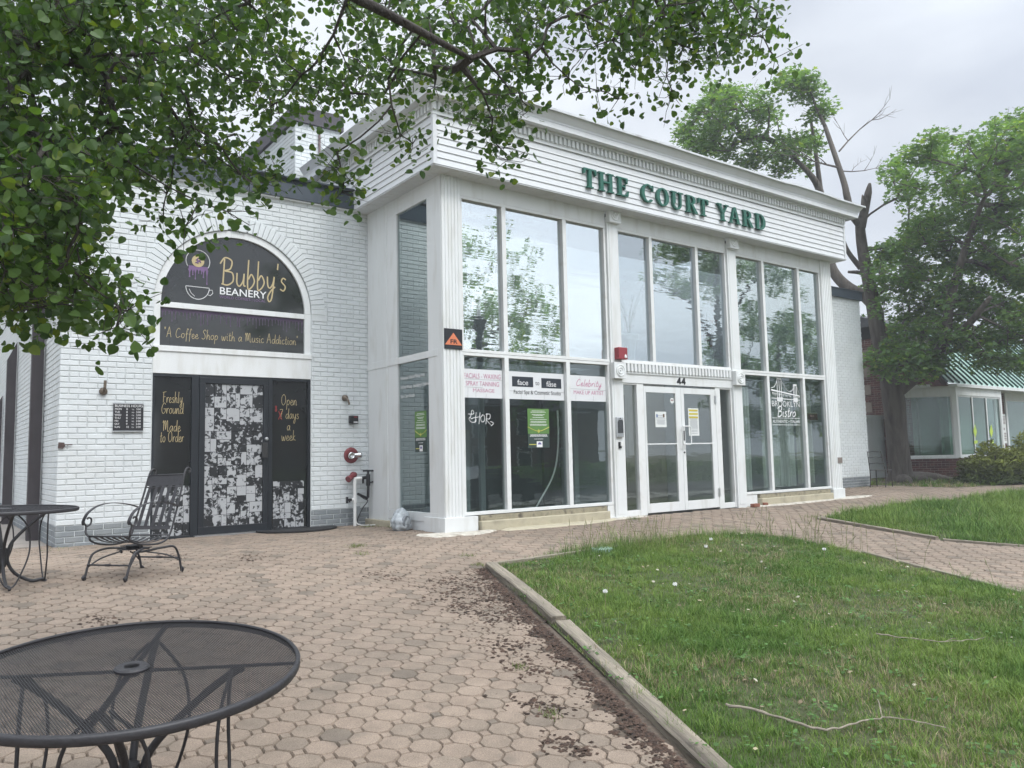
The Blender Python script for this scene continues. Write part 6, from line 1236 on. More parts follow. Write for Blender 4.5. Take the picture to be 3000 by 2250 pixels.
MAPLE = dec("1947,1470,1186 2064,1601,1271 2025,1553,1154 2215,1492,1009 1981,1637,1167 1916,1541,1100 2254,1409,1100 1938,1520,1191 2104,1696,1167 2263,1486,1067 2103,1606,1287 2057,1578,1203 2038,1545,1038 2008,1700,1170 2300,1490,1118 1965,1521,1093 2113,1551,1266 2202,1410,1043 2062,1607,1119 2058,1523,1193 2269,1553,1091 1983,1604,1218 2041,1438,1154 2352,1480,1072 2306,1420,1124 2018,1700,1135 2092,1431,1179 2022,1628,1111 1974,1648,1113 2127,1491,1173 2010,1573,1279 2048,1611,1173 1951,1550,1102 2022,1454,1080 2130,1576,1057 2092,1406,1027 2151,1313,1020 2061,1460,1033 1917,1514,1144 2062,1435,1200 2244,1505,1204 2182,1517,1046 1998,1622,1082 2265,1495,1120 2040,1676,1234 2127,1318,1016 2054,1463,1023 2001,1567,1242 2126,1592,1301 2202,1572,1129 2034,1544,1255 1999,1497,1125 1995,1612,1203 1971,1611,1096 2052,1609,1148 2270,1498,1058 2120,1464,1092 2152,1680,1118 2184,1357,1055 2195,1450,1070 2141,1471,1190 2154,1641,1267 2033,1474,1159 2053,1511,1113 2085,1608,1242 2117,1509,1009 2073,1577,1074 2082,1518,1016 2076,1546,1251 2139,1363,1057 2227,1490,1017 2177,1559,1057 2111,1623,1106 2058,1538,1089 1951,1651,1120 1937,1587,1050 2136,1523,1130 2114,1663,1132 2202,1455,996 2143,1671,1206 2174,1585,1139 1961,1559,1049 1993,1675,1179 2081,1505,1096 1920,1591,1058 2219,1521,1211 1967,1655,1145 2277,1429,1014 1958,1550,1205 2000,1472,1193 2137,1412,1075 2177,1527,1285 2146,1425,1024 2145,1641,1209 2146,1496,1168 2164,1294,1121 2114,1372,1251 2139,1392,1237 2223,1340,1149 2119,1388,1248 2133,1315,1222 2127,1313,1235 2170,1366,1210 2160,1358,1250 2174,1281,1140 2078,1336,1211 2134,1335,1178 2169,1315,1181 2127,1330,1213 2108,1321,1190 2158,1320,1119 2133,1299,1193 2132,1366,1262 2227,803,629 2436,901,922 2554,1013,988 2455,844,833 2467,782,926 2480,897,907 2387,1024,866 2256,867,788 2533,973,992 2378,989,773 2166,886,898 2436,808,811 2268,922,701 2505,1045,845 2236,763,636 2216,766,905 2171,875,808 2373,881,852 2265,807,692 2382,888,889 2222,1020,896 2111,990,786 2183,984,895 2431,832,992 2350,798,918 2354,838,769 2200,1105,889 2330,853,895 2339,898,707 2528,1090,889 2453,901,906 2537,1022,908 2350,916,853 2390,825,852 2408,811,841 2359,894,737 2508,1005,779 2201,797,749 2395,902,757 2567,1091,895 2273,806,651 2108,929,788 2303,734,857 2450,1083,1015 2329,926,832 2602,898,753 2086,945,907 2333,932,890 2300,945,803 2564,896,1001 2479,871,935 2415,815,990 2389,956,734 2306,871,748 2491,813,869 2156,796,890 2270,782,859 2378,928,921 2207,709,787 2222,963,771 2186,926,740 2409,1078,964 2428,1193,943 2191,854,773 2617,845,934 2208,972,847 2493,896,994 2089,1055,823 2378,894,986 2386,1039,935 2565,839,927 2253,767,781 2294,1116,888 2295,1094,865 2258,972,958 2408,996,751 2472,914,974 2257,1138,931 2164,1070,816 2490,979,763 2341,880,701 2593,910,900 2148,911,832 2446,790,705 2503,845,744 2458,1156,874 2459,862,1010 2556,836,783 2569,859,695 2475,869,725 2339,842,670 2635,859,863 2531,892,970 2318,957,951 2532,853,778 2620,934,816 2212,769,801 2335,895,696 2531,997,752 2295,890,836 2433,1129,983 2172,832,855 2303,1050,785 2235,853,680 2275,786,903 2536,1087,925 2563,840,875 2120,967,865 2535,1024,960 2257,1122,829 2337,887,774 2556,1037,836 2538,808,1024 2367,886,809 2532,927,712 2326,1120,856 2308,840,752 2399,857,913 2581,964,949 2305,856,737 2080,983,877 2508,1120,982 2312,745,896 2527,1080,973 2456,1108,1047 2317,893,715 2430,1007,856 2397,958,947 2547,1003,966 2099,948,896 2465,990,775 2320,1126,978 2528,825,791 2589,923,932 2332,843,874 2249,788,836 2427,828,814 2081,1001,873 2461,852,773 2243,959,801 2453,840,976 2577,931,886 2593,911,820 2388,1160,828 2257,782,864 2496,913,1045 2242,851,935 2284,1139,915 2506,868,1045 2286,873,875 2543,908,577 2470,1078,802 2459,929,628 2349,989,626 2213,1156,672 2537,1102,649 2313,999,685 2302,1019,703 2474,928,647 2400,1176,761 2630,898,608 2404,910,606 2461,1113,783 2529,868,571 2372,1218,684 2372,860,540 2266,916,650 2338,999,613 2447,1091,791 2504,1085,667 2479,975,613 2504,1210,749 2620,940,639 2355,781,532 2197,1040,724 2414,800,565 2695,991,589 2412,994,712 2233,1091,673 2495,1129,812 2364,840,534 2522,1137,760 2456,989,657 2500,1110,665 2329,831,559 2332,1112,725 2375,1090,781 2726,899,638 2722,1013,610 2207,1056,665 2677,991,618 2346,853,610 2489,985,701 2482,1037,637 2605,1004,620 2202,1052,702 2550,1005,655 2401,970,601 2425,880,592 2404,1148,727 2269,1096,740 2481,1110,730 2489,1317,692 2408,1044,769 2240,1144,673 2242,1083,669 2385,798,526 2289,896,616 2449,1012,737 2336,939,598 2458,926,558 2350,1085,694 2406,1218,700 2432,984,671 2681,930,637 2585,1210,791 2395,825,601 2548,1011,688 2542,1092,648 2343,916,566 2337,1182,715 2534,1322,723 2192,1089,653 2572,1014,648 2400,837,600 2349,1079,662 2339,1031,661 2389,952,596 2451,896,584 2611,1103,797 2626,1005,607 2340,912,614 2530,1113,691 2247,1201,621 2661,1023,667 2445,1194,759 2279,1080,747 2197,1158,636 2216,1170,666 2529,861,549 2401,1013,655 2610,989,676 2331,1043,662 2499,1157,712 2371,801,581 2361,1024,622 2486,929,584 2512,1256,720 2300,1049,751 2528,880,546 2450,818,599 2311,1056,722 2498,1149,795 2374,1082,754 2558,923,568 2432,864,553 2262,1028,675 2598,1152,680 2746,939,608 2637,997,620 2360,1135,442 2606,1085,565 2360,852,336 2622,901,400 2503,886,452 2563,1186,419 2238,1024,543 2585,1119,545 2480,998,354 2445,856,386 2523,1298,502 2424,1022,487 2392,845,401 2633,1195,577 2573,1046,522 2605,1104,399 2529,1147,608 2537,1113,547 2516,1175,574 2395,1186,489 2334,971,374 2651,919,469 2715,957,545 2378,1154,659 2751,968,364 2457,987,381 2416,1144,527 2438,1309,585 2265,1085,472 2352,960,340 2596,1065,428 2398,924,398 2319,842,319 2337,794,455 2682,1168,477 2244,1074,569 2356,1050,442 2194,1092,560 2390,1174,565 2365,1171,506 2746,920,499 2483,1065,595 2183,1094,575 2462,959,326 2361,1077,509 2329,900,487 2555,968,533 2495,857,493 2493,1171,492 2347,899,319 2595,958,457 2320,962,493 2421,1122,504 2623,1202,516 2407,956,477 2570,1158,477 2355,1122,534 2382,990,544 2510,1228,679 2455,1285,610 2717,1047,367 2291,960,331 2562,1270,442 2575,915,396 2139,1117,589 2321,894,413 2701,1094,456 2608,1244,631 2393,797,383 2312,1140,605 2257,951,401 2490,1098,401 2424,978,527 2738,941,374 2471,1226,559 2280,842,436 2587,947,513 2600,889,338 2314,1074,519 2671,935,392 2615,960,326 2323,1085,399 2415,859,459 2373,819,369 2697,1010,478 2671,1088,540 2204,1148,393 2562,1205,661 2344,1031,404 2318,883,406 2334,1002,401 2587,1143,490 2672,999,515 2654,883,467 2331,1186,453 2176,1156,487 2312,833,327 2550,1104,516 2223,1133,380 2605,1192,646 2349,1019,384 2752,958,462 2526,943,436 2331,829,460 2375,929,387 2672,1166,409 2450,954,456 2518,1050,406 2354,1061,466 2180,1155,575 2448,1159,461 2474,844,401 2558,871,427 2461,877,409 2686,1081,585 2608,942,429 2203,1028,442 2261,928,355 2531,1235,640 2668,1123,582 2251,1007,403 2282,1175,412 2451,1231,564 2616,870,435 2417,1216,433 2242,1066,585 2521,1271,497 2420,1212,510 2487,1026,517 2549,1121,600 2379,1137,632 2550,1143,569 2556,1248,467 2642,1151,520 2474,1133,645 2442,1075,555 2301,1151,555 2501,871,400 2203,1091,616 2195,1104,434 2345,897,451 2562,1001,513 2294,1230,596 2461,1201,657 2293,1096,426 2238,978,563 2320,986,470 2632,1030,503 2346,853,456 2535,989,421 2326,897,362 2411,991,404 2587,997,537 2539,1319,455 2349,834,381 2217,1003,408 2517,1329,592 2707,945,398 2527,1013,341 2389,1177,496 2427,1115,539 2416,1145,499 2306,1025,420 2579,1076,581 2646,1111,604 2361,997,512 2357,1024,521 2544,1165,425 2513,1225,616 2555,1012,433 2682,1132,461 2512,928,398 2418,1092,569 2670,1033,368 2483,878,483 2282,1123,596 2460,854,350 2496,900,345 2347,1164,406 2487,1088,532 2213,991,494 2487,1152,446 2449,1200,679 2396,979,449 2493,991,449 2284,1158,585 2619,1158,569 2354,1136,464 2733,1013,515 2239,1176,528 2246,1089,301 2233,1098,350 2183,1179,373 2135,1159,342 2154,1168,356 2219,1100,362 2169,1158,338 2197,1125,358 2169,1062,356 2226,1145,351 2184,1169,320 2173,1092,344 2259,1054,338 2150,1100,303 2220,1062,310 2168,1082,369 2195,1059,306 2211,1070,373 2152,1114,327 2169,1083,317 2189,1136,315 2202,1076,367 2256,1044,323 2253,1064,363 2267,1035,339 2253,1075,331")
ROUND = (np.array([(0, -.22, 0), (.24, -.27, .04), (.46, -.08, .08), (.50, .20, .08), (.34, .50, .03), (.0, .78, -.06), (-.34, .50, .03), (-.50, .20, .08), (-.46, -.08, .08), (-.24, -.27, .04)]), [[0, 1, 2, 3, 4, 5], [0, 5, 6, 7, 8, 9]])
LOBED = (np.array([(0, 0, 0), (.18, -.08, .02), (.52, -.02, .07), (.30, .25, .04), (.60, .55, .06), (.22, .52, .02), (.0, .95, -.06), (-.22, .52, .02), (-.60, .55, .06), (-.30, .25, .04), (-.52, -.02, .07), (-.18, -.08, .02)]), [[0, 1, 2, 3, 4, 5, 6], [0, 6, 7, 8, 9, 10, 11]])
def tree(name, label, base, limbs, clusters, shape, leaf, nper, spread, lm, bmt, seed, group=None, twig_r=.004, root_sc=1.0, k=.0038, flat_=1.0, tilt=(1.1, .55)):
    t = thing(name, label, 'tree', base, group); rng = np.random.default_rng(seed); r = random.Random(seed)
    mb = MB(); nodes = []
    for lb in limbs:
        P, R_ = lb[:2]; S = spline(P, 5); rr = np.interp(np.linspace(0, 1, len(S)), np.linspace(0, 1, len(R_)), R_); mb.tube(S, list(rr), 12 if max(R_) > .1 else 7)
        if len(lb) == 2: nodes += [(np.array(p), None) for p in S]
    if mb.v: attach(mb.build('trunk', bmt, smooth=True), t)
    pos = [n[0] for n in nodes]; par = [-1]*len(pos); L0 = len(pos); load = [0]*len(pos)
    A = np.array(pos); order = np.argsort([np.min(np.linalg.norm(A-c, axis=1)) for c in clusters])
    rootd = [0.0]*len(pos)
    ends = []
    for ci in order:
        c = clusters[ci]; A = np.array(pos); d = np.linalg.norm(A-c, axis=1)+.35*np.array(rootd); j = int(np.argmin(d)); p0 = A[j]; dist = np.linalg.norm(c-p0)
        ns = max(2, int(dist/(spread*1.2))+1); prev = j; mid = (p0+c)/2+rng.normal(0, .10, 3)*dist
        for s in range(1, ns+1):
            u = s/ns; q = (1-u)**2*p0+2*u*(1-u)*mid+u*u*c; pos.append(q); par.append(prev); load.append(0); rootd.append(rootd[prev]+dist/ns); prev = len(pos)-1
        ends.append(prev)
    for e in ends:
        q = e
        while q >= 0: load[q] += 1; q = par[q]
    mb = MB(); done = set()
    for e in ends:       # walk each new chain back to the first node already drawn
        ch = [e]; q = par[e]
        while q >= 0 and q not in done and par[q] >= -1: 
            ch.append(q)
            if q < L0: break
            q = par[q]
        else:
            if q >= 0: ch.append(q)
        for c_ in ch: done.add(c_)
        if len(ch) > 1: mb.tube([tuple(pos[i]) for i in ch], [max(twig_r, k*math.sqrt(max(load[i], 1))*root_sc) if i >= L0 else max(twig_r, k*math.sqrt(max(load[ch[max(a_-1, 0)]], 1))*root_sc) for a_, i in enumerate(ch)], 5)
    # fine twigs
    for e in ends:
        c = pos[e]
        for _ in range(5):
            v = rng.normal(0, 1, 3); v[2] *= .7; v /= np.linalg.norm(v); q = c+v*spread*rng.uniform(.7, 1.25); m_ = (c+q)/2+rng.normal(0, .08, 3)*spread; mb.tube([tuple(c), tuple(m_), tuple(q)], [twig_r*.8, twig_r*.6, twig_r*.3], 3, cap=False)
    attach(mb.build('branches', bmt), t)
    n = len(clusters)*nper; ce = np.repeat(clusters, nper, 0); off = rng.normal(0, 1, (n, 3)); off /= np.linalg.norm(off, axis=1)[:, None]; off *= (rng.random(n)**.45)[:, None]*spread*1.15; off[:, 2] *= flat_
    p = ce+off; R_ = rotz_tilt(rng, n, tilt[0], tilt[1]); V, L, S = replicate(shape[0], shape[1], R_, leaf*rng.uniform(.45, 1.2, n), p)
    attach(npmesh('crown', V, L, S, lm), t); return t
pearleaf = leafmat('pear_leaf', (.030, .068, .019), (.080, .142, .034), .42, .45)
mapleleaf = leafmat('maple_leaf', (.082, .150, .066), (.145, .240, .095), .48, .55)
tree('pear_tree', 'dark leafy pear tree with branches hanging over the top left', (-1.3, 3.2, gz(3.2)),
     [([(-1.3, 3.2, gz(3.2)-.2), (-1.28, 3.25, 1.0), (-1.2, 3.3, 2.2), (-.9, 3.4, 3.0)], [.17, .14, .12, .09]),
      ([(-1.2, 3.3, 2.2), (-.6, 3.5, 2.55), (.2, 3.6, 2.7), (.6, 3.7, 2.75)], [.05, .035, .02, .01]),
      ([(-.9, 3.4, 3.0), (.2, 3.3, 3.35), (1.3, 3.2, 3.2), (2.1, 3.1, 3.0)], [.07, .045, .03, .012]),
      ([(-.9, 3.4, 3.0), (-.2, 2.8, 3.6), (1.2, 2.2, 3.7), (2.5, 2.3, 3.5)], [.05, .035, .022, .010])],
     PEAR, ROUND, .037, 42, .15, pearleaf, barkd, 31, twig_r=.0030, k=.0024, tilt=(1.15, .55))
MT = [([(23.95, 12.45, -.3), (23.9, 12.42, .4), (23.75, 12.38, 1.4), (23.55, 12.3, 2.5), (23.35, 12.35, 3.6)], [.50, .33, .30, .32, .25]),
      ([(23.35, 12.35, 3.6), (23.25, 12.5, 4.6), (23.05, 12.5, 5.6), (22.6, 12.45, 7.0), (22.25, 12.3, 7.7)], [.25, .22, .20, .16, .13]),
      ([(22.3, 12.3, 7.6), (22.15, 12.05, 8.1), (22.02, 11.85, 8.5), (21.97, 11.76, 8.75)], [.14, .12, .10, .03], 0),
      ([(22.15, 12.05, 8.0), (21.95, 12.0, 8.15), (21.93, 11.98, 8.45)], [.08, .06, .02], 0),
      ([(22.75, 12.63, 6.5), (22.33, 12.75, 6.95), (22.28, 12.87, 7.4)], [.09, .07, .04], 0),
      ([(22.3, 12.3, 7.65), (21.9, 12.35, 8.0), (21.72, 12.35, 8.5), (21.65, 12.4, 9.0), (21.55, 12.8, 10.7)], [.12, .11, .10, .085, .06], 0), ([(21.55, 12.8, 10.7), (21.45, 13.0, 11.4), (21.35, 13.2, 12.2)], [.06, .045, .02]),
      ([(23.2, 12.45, 4.9), (23.43, 12.6, 5.28), (23.46, 12.94, 5.75), (23.38, 13.38, 6.07), (23.3, 13.75, 6.52), (23.28, 13.96, 7.06), (23.22, 14.05, 7.92)], [.19, .19, .185, .175, .165, .155, .14], 0), ([(23.22, 14.05, 7.92), (23.0, 13.98, 9.3), (22.4, 14.1, 10.0), (21.5, 14.5, 10.8)], [.14, .12, .08, .04]),
      ([(23.05, 13.98, 9.0), (22.8, 13.9, 10.2), (22.4, 13.8, 11.6)], [.10, .07, .04]),
      ([(23.6, 12.25, 2.7), (23.75, 11.5, 3.3), (23.3, 10.6, 4.0), (22.9, 10.2, 5.0), (22.7, 9.6, 6.4), (22.4, 8.9, 7.6)], [.22, .19, .15, .12, .09, .05]),
      ([(23.3, 10.6, 4.0), (22.9, 9.8, 4.3), (22.3, 8.9, 4.9)], [.14, .10, .06]),
      ([(23.1, 12.5, 6.1), (22.85, 12.65, 6.35), (22.5, 12.9, 6.4)], [.09, .07, .04], 0),
      ([(24.0, 12.3, .02), (24.6, 11.9, .12), (25.4, 11.5, .02)], [.30, .15, .03], 0), ([(24.0, 12.3, .02), (24.1, 11.9, .06), (24.3, 11.5, -.03)], [.3, .14, .04], 0), ([(23.8, 12.4, .02), (23.5, 12.0, .05), (23.2, 11.8, -.05)], [.3, .13, .04], 0)]
tree('maple_tree', 'big storm damaged maple with a split trunk beside the white building', (23.95, 12.4, 0), MT, MAPLE, LOBED, .135, 78, .40, mapleleaf, bark, 41, twig_r=.012, k=.011, flat_=.62, tilt=(.45, .4))
def bare():
    mb = MB(); r = random.Random(4)
    def twig(p, d, l, rad, dep):
        q = [p]; v = Vector(d).normalized()
        for i in range(3): v = (v+Vector((r.gauss(0, .12), r.gauss(0, .12), r.gauss(.05, .12)))).normalized(); q.append(q[-1]+v*l/3)
        mb.tube(q, [rad, rad*.8, rad*.6, rad*.35], 5)
        if dep:
            for i in range(1, 4):
                for _ in range(1 if i < 3 else 2): twig(q[i], v+Vector((r.gauss(0, .6), r.gauss(0, .6), r.gauss(.2, .5))), l*.5, rad*.5, dep-1)
    P = Vector((21.62, 12.45, 9.35)); twig(P, (-.75, .5, .25), 1.2, .035, 2); twig(P+Vector((0, 0, .5)), (.6, -.45, .8), 1.5, .028, 2); twig(P-Vector((0, 0, .1)), (.8, -.6, .1), 1.2, .022, 2)
    return mb
m_t = [o for o in C.objects if o.name.startswith('maple_tree')][0]
attach(bare().build('dead_twigs', bark), m_t)

# trees and street across the way, mirrored in the glass
def blob_clusters(seed, c, R_, n):
    rng = np.random.default_rng(seed); v = rng.normal(0, 1, (n, 3)); v /= np.linalg.norm(v, axis=1)[:, None]; return np.array(c)+v*(rng.random(n)**.4)[:, None]*np.array(R_)
def street_tree(x, y, h, R_, label, seed, n=70, nper=42, leaf=.20):
    z = gz(y); cl = blob_clusters(seed, (x, y, z+h*.62), R_, n)
    tree('street_tree', label, (x, y, z), [([(x, y, z-.2), (x+.1, y, z+h*.2), (x-.1, y, z+h*.45), (x, y, z+h*.75)], [.28, .22, .17, .06]), ([(x, y, z+h*.35), (x-R_[0]*.4, y+.2, z+h*.5), (x-R_[0]*.8, y, z+h*.55)], [.12, .09, .05]), ([(x, y, z+h*.4), (x+R_[0]*.4, y-.3, z+h*.55), (x+R_[0]*.75, y, z+h*.65)], [.12, .08, .04])],
         cl, LOBED, leaf, nper, .55, mapleleaf, bark, seed, 'street trees behind the viewer', twig_r=.012, k=.010, flat_=.7, tilt=(.6, .5))
street_tree(15.2, -5.2, 12.0, (5.6, 2.6, 3.4), 'open crowned street tree mirrored in the upper left panes', 51, 95, 40)
street_tree(36.5, -6.0, 10.0, (6.0, 3.0, 4.2), 'dense dark street tree mirrored in the right panes', 52, 120, 46, .26)
street_tree(30.0, -18.5, 11.0, (3.4, 2.4, 4.2), 'rounded tree across the road mirrored low in the middle panes', 53, 50, 40, .24)
street_tree(32.0, -6.2, 18.0, (5.6, 2.4, 1.9), 'tall street tree whose high branches are mirrored at the top of the middle panes', 55, 70, 40, .24)
street_tree(50, -9, 11.0, (7.0, 3.0, 4.6), 'far dense street tree at the end of the road', 54, 90, 40, .32)
def hedge():
    rng = np.random.default_rng(61); n = 9000; X = rng.uniform(8, 60, n); Y = rng.normal(-17.6, .35, n); Z = gz(-17)+rng.random(n)**.6*1.3
    V, L, S = replicate(LOBED[0], LOBED[1], rotz_tilt(rng, n, .8, .6), rng.uniform(.14, .26, n), np.c_[X, Y, Z]); tag(npmesh('hedge', V, L, S, mapleleaf), 'long clipped hedge across the road', 'hedge')
hedge()
t = thing('brick_house', 'brick house across the road with white windows', 'house', (26, -24, gz(-24)))
zb = gz(-24); mb = MB(); mb.box(12, 40, -30, -24, zb, zb+5.2); attach(mb.build('wall', mat('house_brick', (.14, .07, .055), .9, .15, 6)), t)
mb = MB(); mb.prism([(-31, zb+5.2), (-23.4, zb+5.2), (-27, zb+7.8)], 'x', 11.4, 40.6); attach(mb.build('roof', slate), t)
for i in range(7):
    x = 14+i*3.7
    for z in (1.0, 3.2): mb = MB(); mb.box(x, x+1.2, -24.02, -23.93, zb+z, zb+z+1.4); f = attach(mb.build('window', white), t); mb = MB(); mb.box(x+.1, x+1.1, -23.925, -23.92, zb+z+.1, zb+z+1.3); mb.build('pane', blackgl, f)
# street lamp and parked car mirrored in the lower left panes
t = thing('street_lamp', 'black fluted street lamp post beside the lawn out of frame', 'street lamp', (12.3, 1.2, gz(1.2)))
z = gz(1.2); mb = MB(); mb.lathe([(.20, 0), (.22, .1), (.18, .2), (.16, .6), (.10, .75), (.085, 1.2), (.075, 4.2), (.11, 4.3), (.07, 4.45), (.10, 4.9), (.07, 5.0)], (12.3, 1.2, z), 'z', 16); attach(mb.build('post', blackp), t)
mb = MB(); mb.lathe([(.09, 5.0), (.20, 5.35), (.22, 5.42), (.06, 5.5)], (12.3, 1.2, z), 'z', 16); attach(mb.build('lamp_head', blackp), t); mb = MB(); mb.lathe([(.02, 5.5), (.07, 5.6), (.06, 5.75), (.0, 5.85)], (12.3, 1.2, z), 'z', 12); attach(mb.build('bulb', mat('frosted_bulb', (.6, .6, .6), .3, .02)), t)
def car(cx, cy, label):
    t = thing('parked_car', label, 'car', (cx, cy, gz(cy)-.0)); z = gz(cy); paint = mat('dark_grey_car_paint', (.035, .04, .045), .25, .05, coat=.6)
    side = [(-2.25, .35), (2.2, .35), (2.25, .62), (2.15, .80), (1.2, .93), (.55, 1.40), (-.75, 1.45), (-1.55, 1.0), (-2.2, .92), (-2.28, .6)]
    mb = MB(); pro = side; V = []
    for yy, s in ((-.88, .96), (-.80, 1), (.80, 1), (.88, .96)):
        for x, h in pro:
            ins = .16 if h > 1.1 else 0
            V.append((cx+x*s, cy+yy*(1-ins), z+h))
    n = len(pro); F = [tuple(range(n)), tuple(range(4*n-1, 3*n-1, -1))]
    for k_ in range(3): F += [(k_*n+i, (k_+1)*n+i, (k_+1)*n+(i+1) % n, k_*n+(i+1) % n) for i in range(n)]
    mb.add(V, F); attach(mb.build('body', paint, bevel=.05), t)
    for s in (-1, 1):
        for P in ([(1.05, .96), (.50, 1.34), (-.05, 1.37), (-.05, .97)], [(-.13, .97), (-.13, 1.37), (-.70, 1.39), (-1.35, 1.02)]):
            mb = MB(); mb.add([(cx+x, cy+s*(.89-(.13 if h > 1.1 else .0)), z+h) for x, h in P], [(0, 1, 2, 3)]); attach(mb.build('side_window', blackgl), t)
        for x in (-1.4, 1.4): mb = MB(); mb.lathe([(.0, .02), (.22, .03), (.24, .0), (.33, .0), (.34, -.2), (0, -.2)], (cx+x, cy+s*.90, z+.33), 'y', 24) if s < 0 else mb.lathe([(.0, -.02), (.22, -.03), (.24, .0), (.33, .0), (.34, .2), (0, .2)], (cx+x, cy+s*.90, z+.33), 'y', 24); attach(mb.build('wheel', mat('tyre_rubber', (.02, .02, .02), .7, .2)), t)
car(19.5, -8.7, 'dark grey sedan parked at the kerb mirrored in the lower left panes')

# ================================================================= fence panel, brick neighbour, shrub
t = thing('fence_panel', 'white vinyl privacy fence panel between the white wall and the maple', 'fence', (25.3, 13.9, 0))
mb = MB()
for i in range(7): x = 24.55+i*.19; mb.box(x+.003, x+.187, 13.9, 13.93, .06, 2.10)
attach(mb.build('fence_boards', vinyl), t); 
for z0, z1 in ((2.0, 2.12), (1.30, 1.40), (.06, .18)): mb = MB(); mb.box(24.5, 25.86, 13.87, 13.95, z0, z1); attach(mb.build('fence_rail', vinyl), t)
NB = thing('brick_building', 'red brick building with green metal mansard roof and white bay windows', 'building', (28, 12.5, 0))
def nb(o): return attach(o, NB)
mb = MB(); mb.box(26.2, 40, 12.9, 22, -.2, 2.95); mb.box(25.92, 27.4, 12.95, 22, -.2, 4.75); nb(mb.build('wall_core', mortarg))
# bay: angled left side, straight front
BX0, BX1, BY = 26.55, 30.05, 11.85
bay = [(25.45, 12.95), (26.55, 11.85), (30.05, 11.85), (30.65, 12.45), (30.65, 12.6), (25.45, 12.98)]
mb = MB(); mb.prism([(25.48, 12.99), (26.57, 11.89), (30.0, 11.89), (30.5, 12.95)], 'z', -.1, .70); nb(mb.build('bay_base_core', mortarg))
def bk(P0, P1, z0, z1, seed, out):
    P0 = Vector(P0); P1 = Vector(P1); L = (P1-P0).length; d = (P1-P0)/L; nrm = Vector(out)
    return bricks(0, L, z0, z1, lambda u, z, dd: tuple((P0.x+d.x*u+nrm.x*dd, P0.y+d.y*u+nrm.y*dd, z)), None, seed)
def soft(p): return p
def flip(q):
    v, f, m = q; return v, [tuple(reversed(x)) for x in f], m
parts = [bk((25.45, 12.96), (26.55, 11.86), -.02, .70, 1, (-.7, -.7)), bk((26.55, 11.86), (30.05, 11.86), -.02, .70, 2, (0, -1)), bk((30.65, 12.45), (38, 12.45), -.02, .75, 3, (0, -1)), bk((31.0, 12.44), (31.6, 12.44), .75, 2.9, 4, (0, -1))]
parts = [(v, f, [0]*len(m)) for v, f, m in parts]
nb(brickobj('brick_facing', parts, (redbrick,)))
p2 = bricks(12.95, 22, -.02, 4.75, lambda u, z, dd: (25.91-dd, u, z), None, 9); nb(brickobj('brick_facing', [(p2[0], p2[1], [0]*len(p2[2]))], (redbrick,)))
for i in range(7): mb2 = MB(); mb2.box(25.885, 25.98, 14.28, 14.75, .45+i*.6, .45+i*.6+.33); nb(mb2.build('quoin_block', stoneq))
# left wing of the brick building, seen between white wall and tree
def baywin(P0, P1, z0, z1, nl, lab):
    P0 = Vector((*P0, 0)); P1 = Vector((*P1, 0)); L = (P1-P0).length; d = (P1-P0)/L; nv = Vector((d.y, -d.x, 0)); fw = .07
    def bx(a, b, za, zb, o0, o1, mb):
        q = [P0+d*a+nv*o0, P0+d*b+nv*o0, P0+d*b+nv*o1, P0+d*a+nv*o1]; mb.add([(p.x, p.y, z) for z in (za, zb) for p in q], [(0, 1, 2, 3), (4, 7, 6, 5), (0, 4, 5, 1), (1, 5, 6, 2), (2, 6, 7, 3), (3, 7, 4, 0)])
    mb = MB(); bx(0, L, z0-.06, z0, -.1, .03, mb); bx(0, L, z1, 2.93, -.1, .02, mb); bx(0, .13, z0, z1, -.1, .02, mb); bx(L-.13, L, z0, z1, -.1, .02, mb)
    f = nb(mb.build('bay_window', white)); mb = MB()
    for i in range(nl+1): c = .13+(L-.26)*i/nl; bx(max(c-.035, .13), min(c+.035, L-.13), z0, z1, -.04, .0, mb)
    bx(.13, L-.13, z0, z0+.05, -.045, -.005, mb); bx(.13, L-.13, z1-.05, z1, -.045, -.005, mb); mb.build('sash', white, f)
    mb = MB(); bx(.12, L-.12, z0, z1, -.03, -.022, mb); mb.build('pane', glass('neighbour_glass', .0, (.75, .85, .82), .003), f)
    mb = MB(); bx(.05, L-.05, z0-.02, z1+.1, -.60, -.55, mb); mb.build('window_blind', mat('grey_green_blind', (.20, .25, .21), .8, .1, 1.5), f)
baywin((25.20, 13.20), (26.55, 11.85), .72, 2.68, 1, ''); baywin((26.55, 11.85), (29.9, 11.85), .72, 2.68, 3, '')
baywin((30.0, 12.44), (31.0, 12.44), .76, 2.7, 1, ''); baywin((31.7, 12.44), (35.5, 12.44), .76, 2.7, 2, '')
mb = MB(); mb.prism([(25.2, 12.98), (26.45, 11.72), (38, 11.72), (38, 13), (25.2, 13.0)], 'z', 2.93, 3.03); nb(mb.build('eave_board', white))
# mansard: sloping green panels with raised seams
def mansard(x0, x1, y0, z0, y1, z1, dx):
    mb = MB(); mb.add([(x0, y0, z0), (x1, y0, z0), (x1+dx, y1, z1), (x0+dx, y1, z1)], [(0, 1, 2, 3)]); o = nb(mb.build('mansard_panel', copperg)); mb = MB(); n = int((x1-x0)/.40)
    for i in range(n+1):
        x = x0+(x1-x0)*i/n; mb.add([(x-.018, y0, z0+.002), (x+.018, y0, z0+.002), (x+.018, y0-.03, z0+.05), (x-.018, y0-.03, z0+.05), (x-.018+dx, y1, z1), (x+.018+dx, y1, z1), (x+.018+dx, y1-.03, z1+.05), (x-.018+dx, y1-.03, z1+.05)], [(3, 2, 6, 7), (0, 3, 7, 4), (1, 5, 6, 2), (0, 1, 2, 3)])
    mb.build('seam', copperd, o)
mansard(25.85, 38, 11.75, 3.04, 13.7, 5.25, .0)
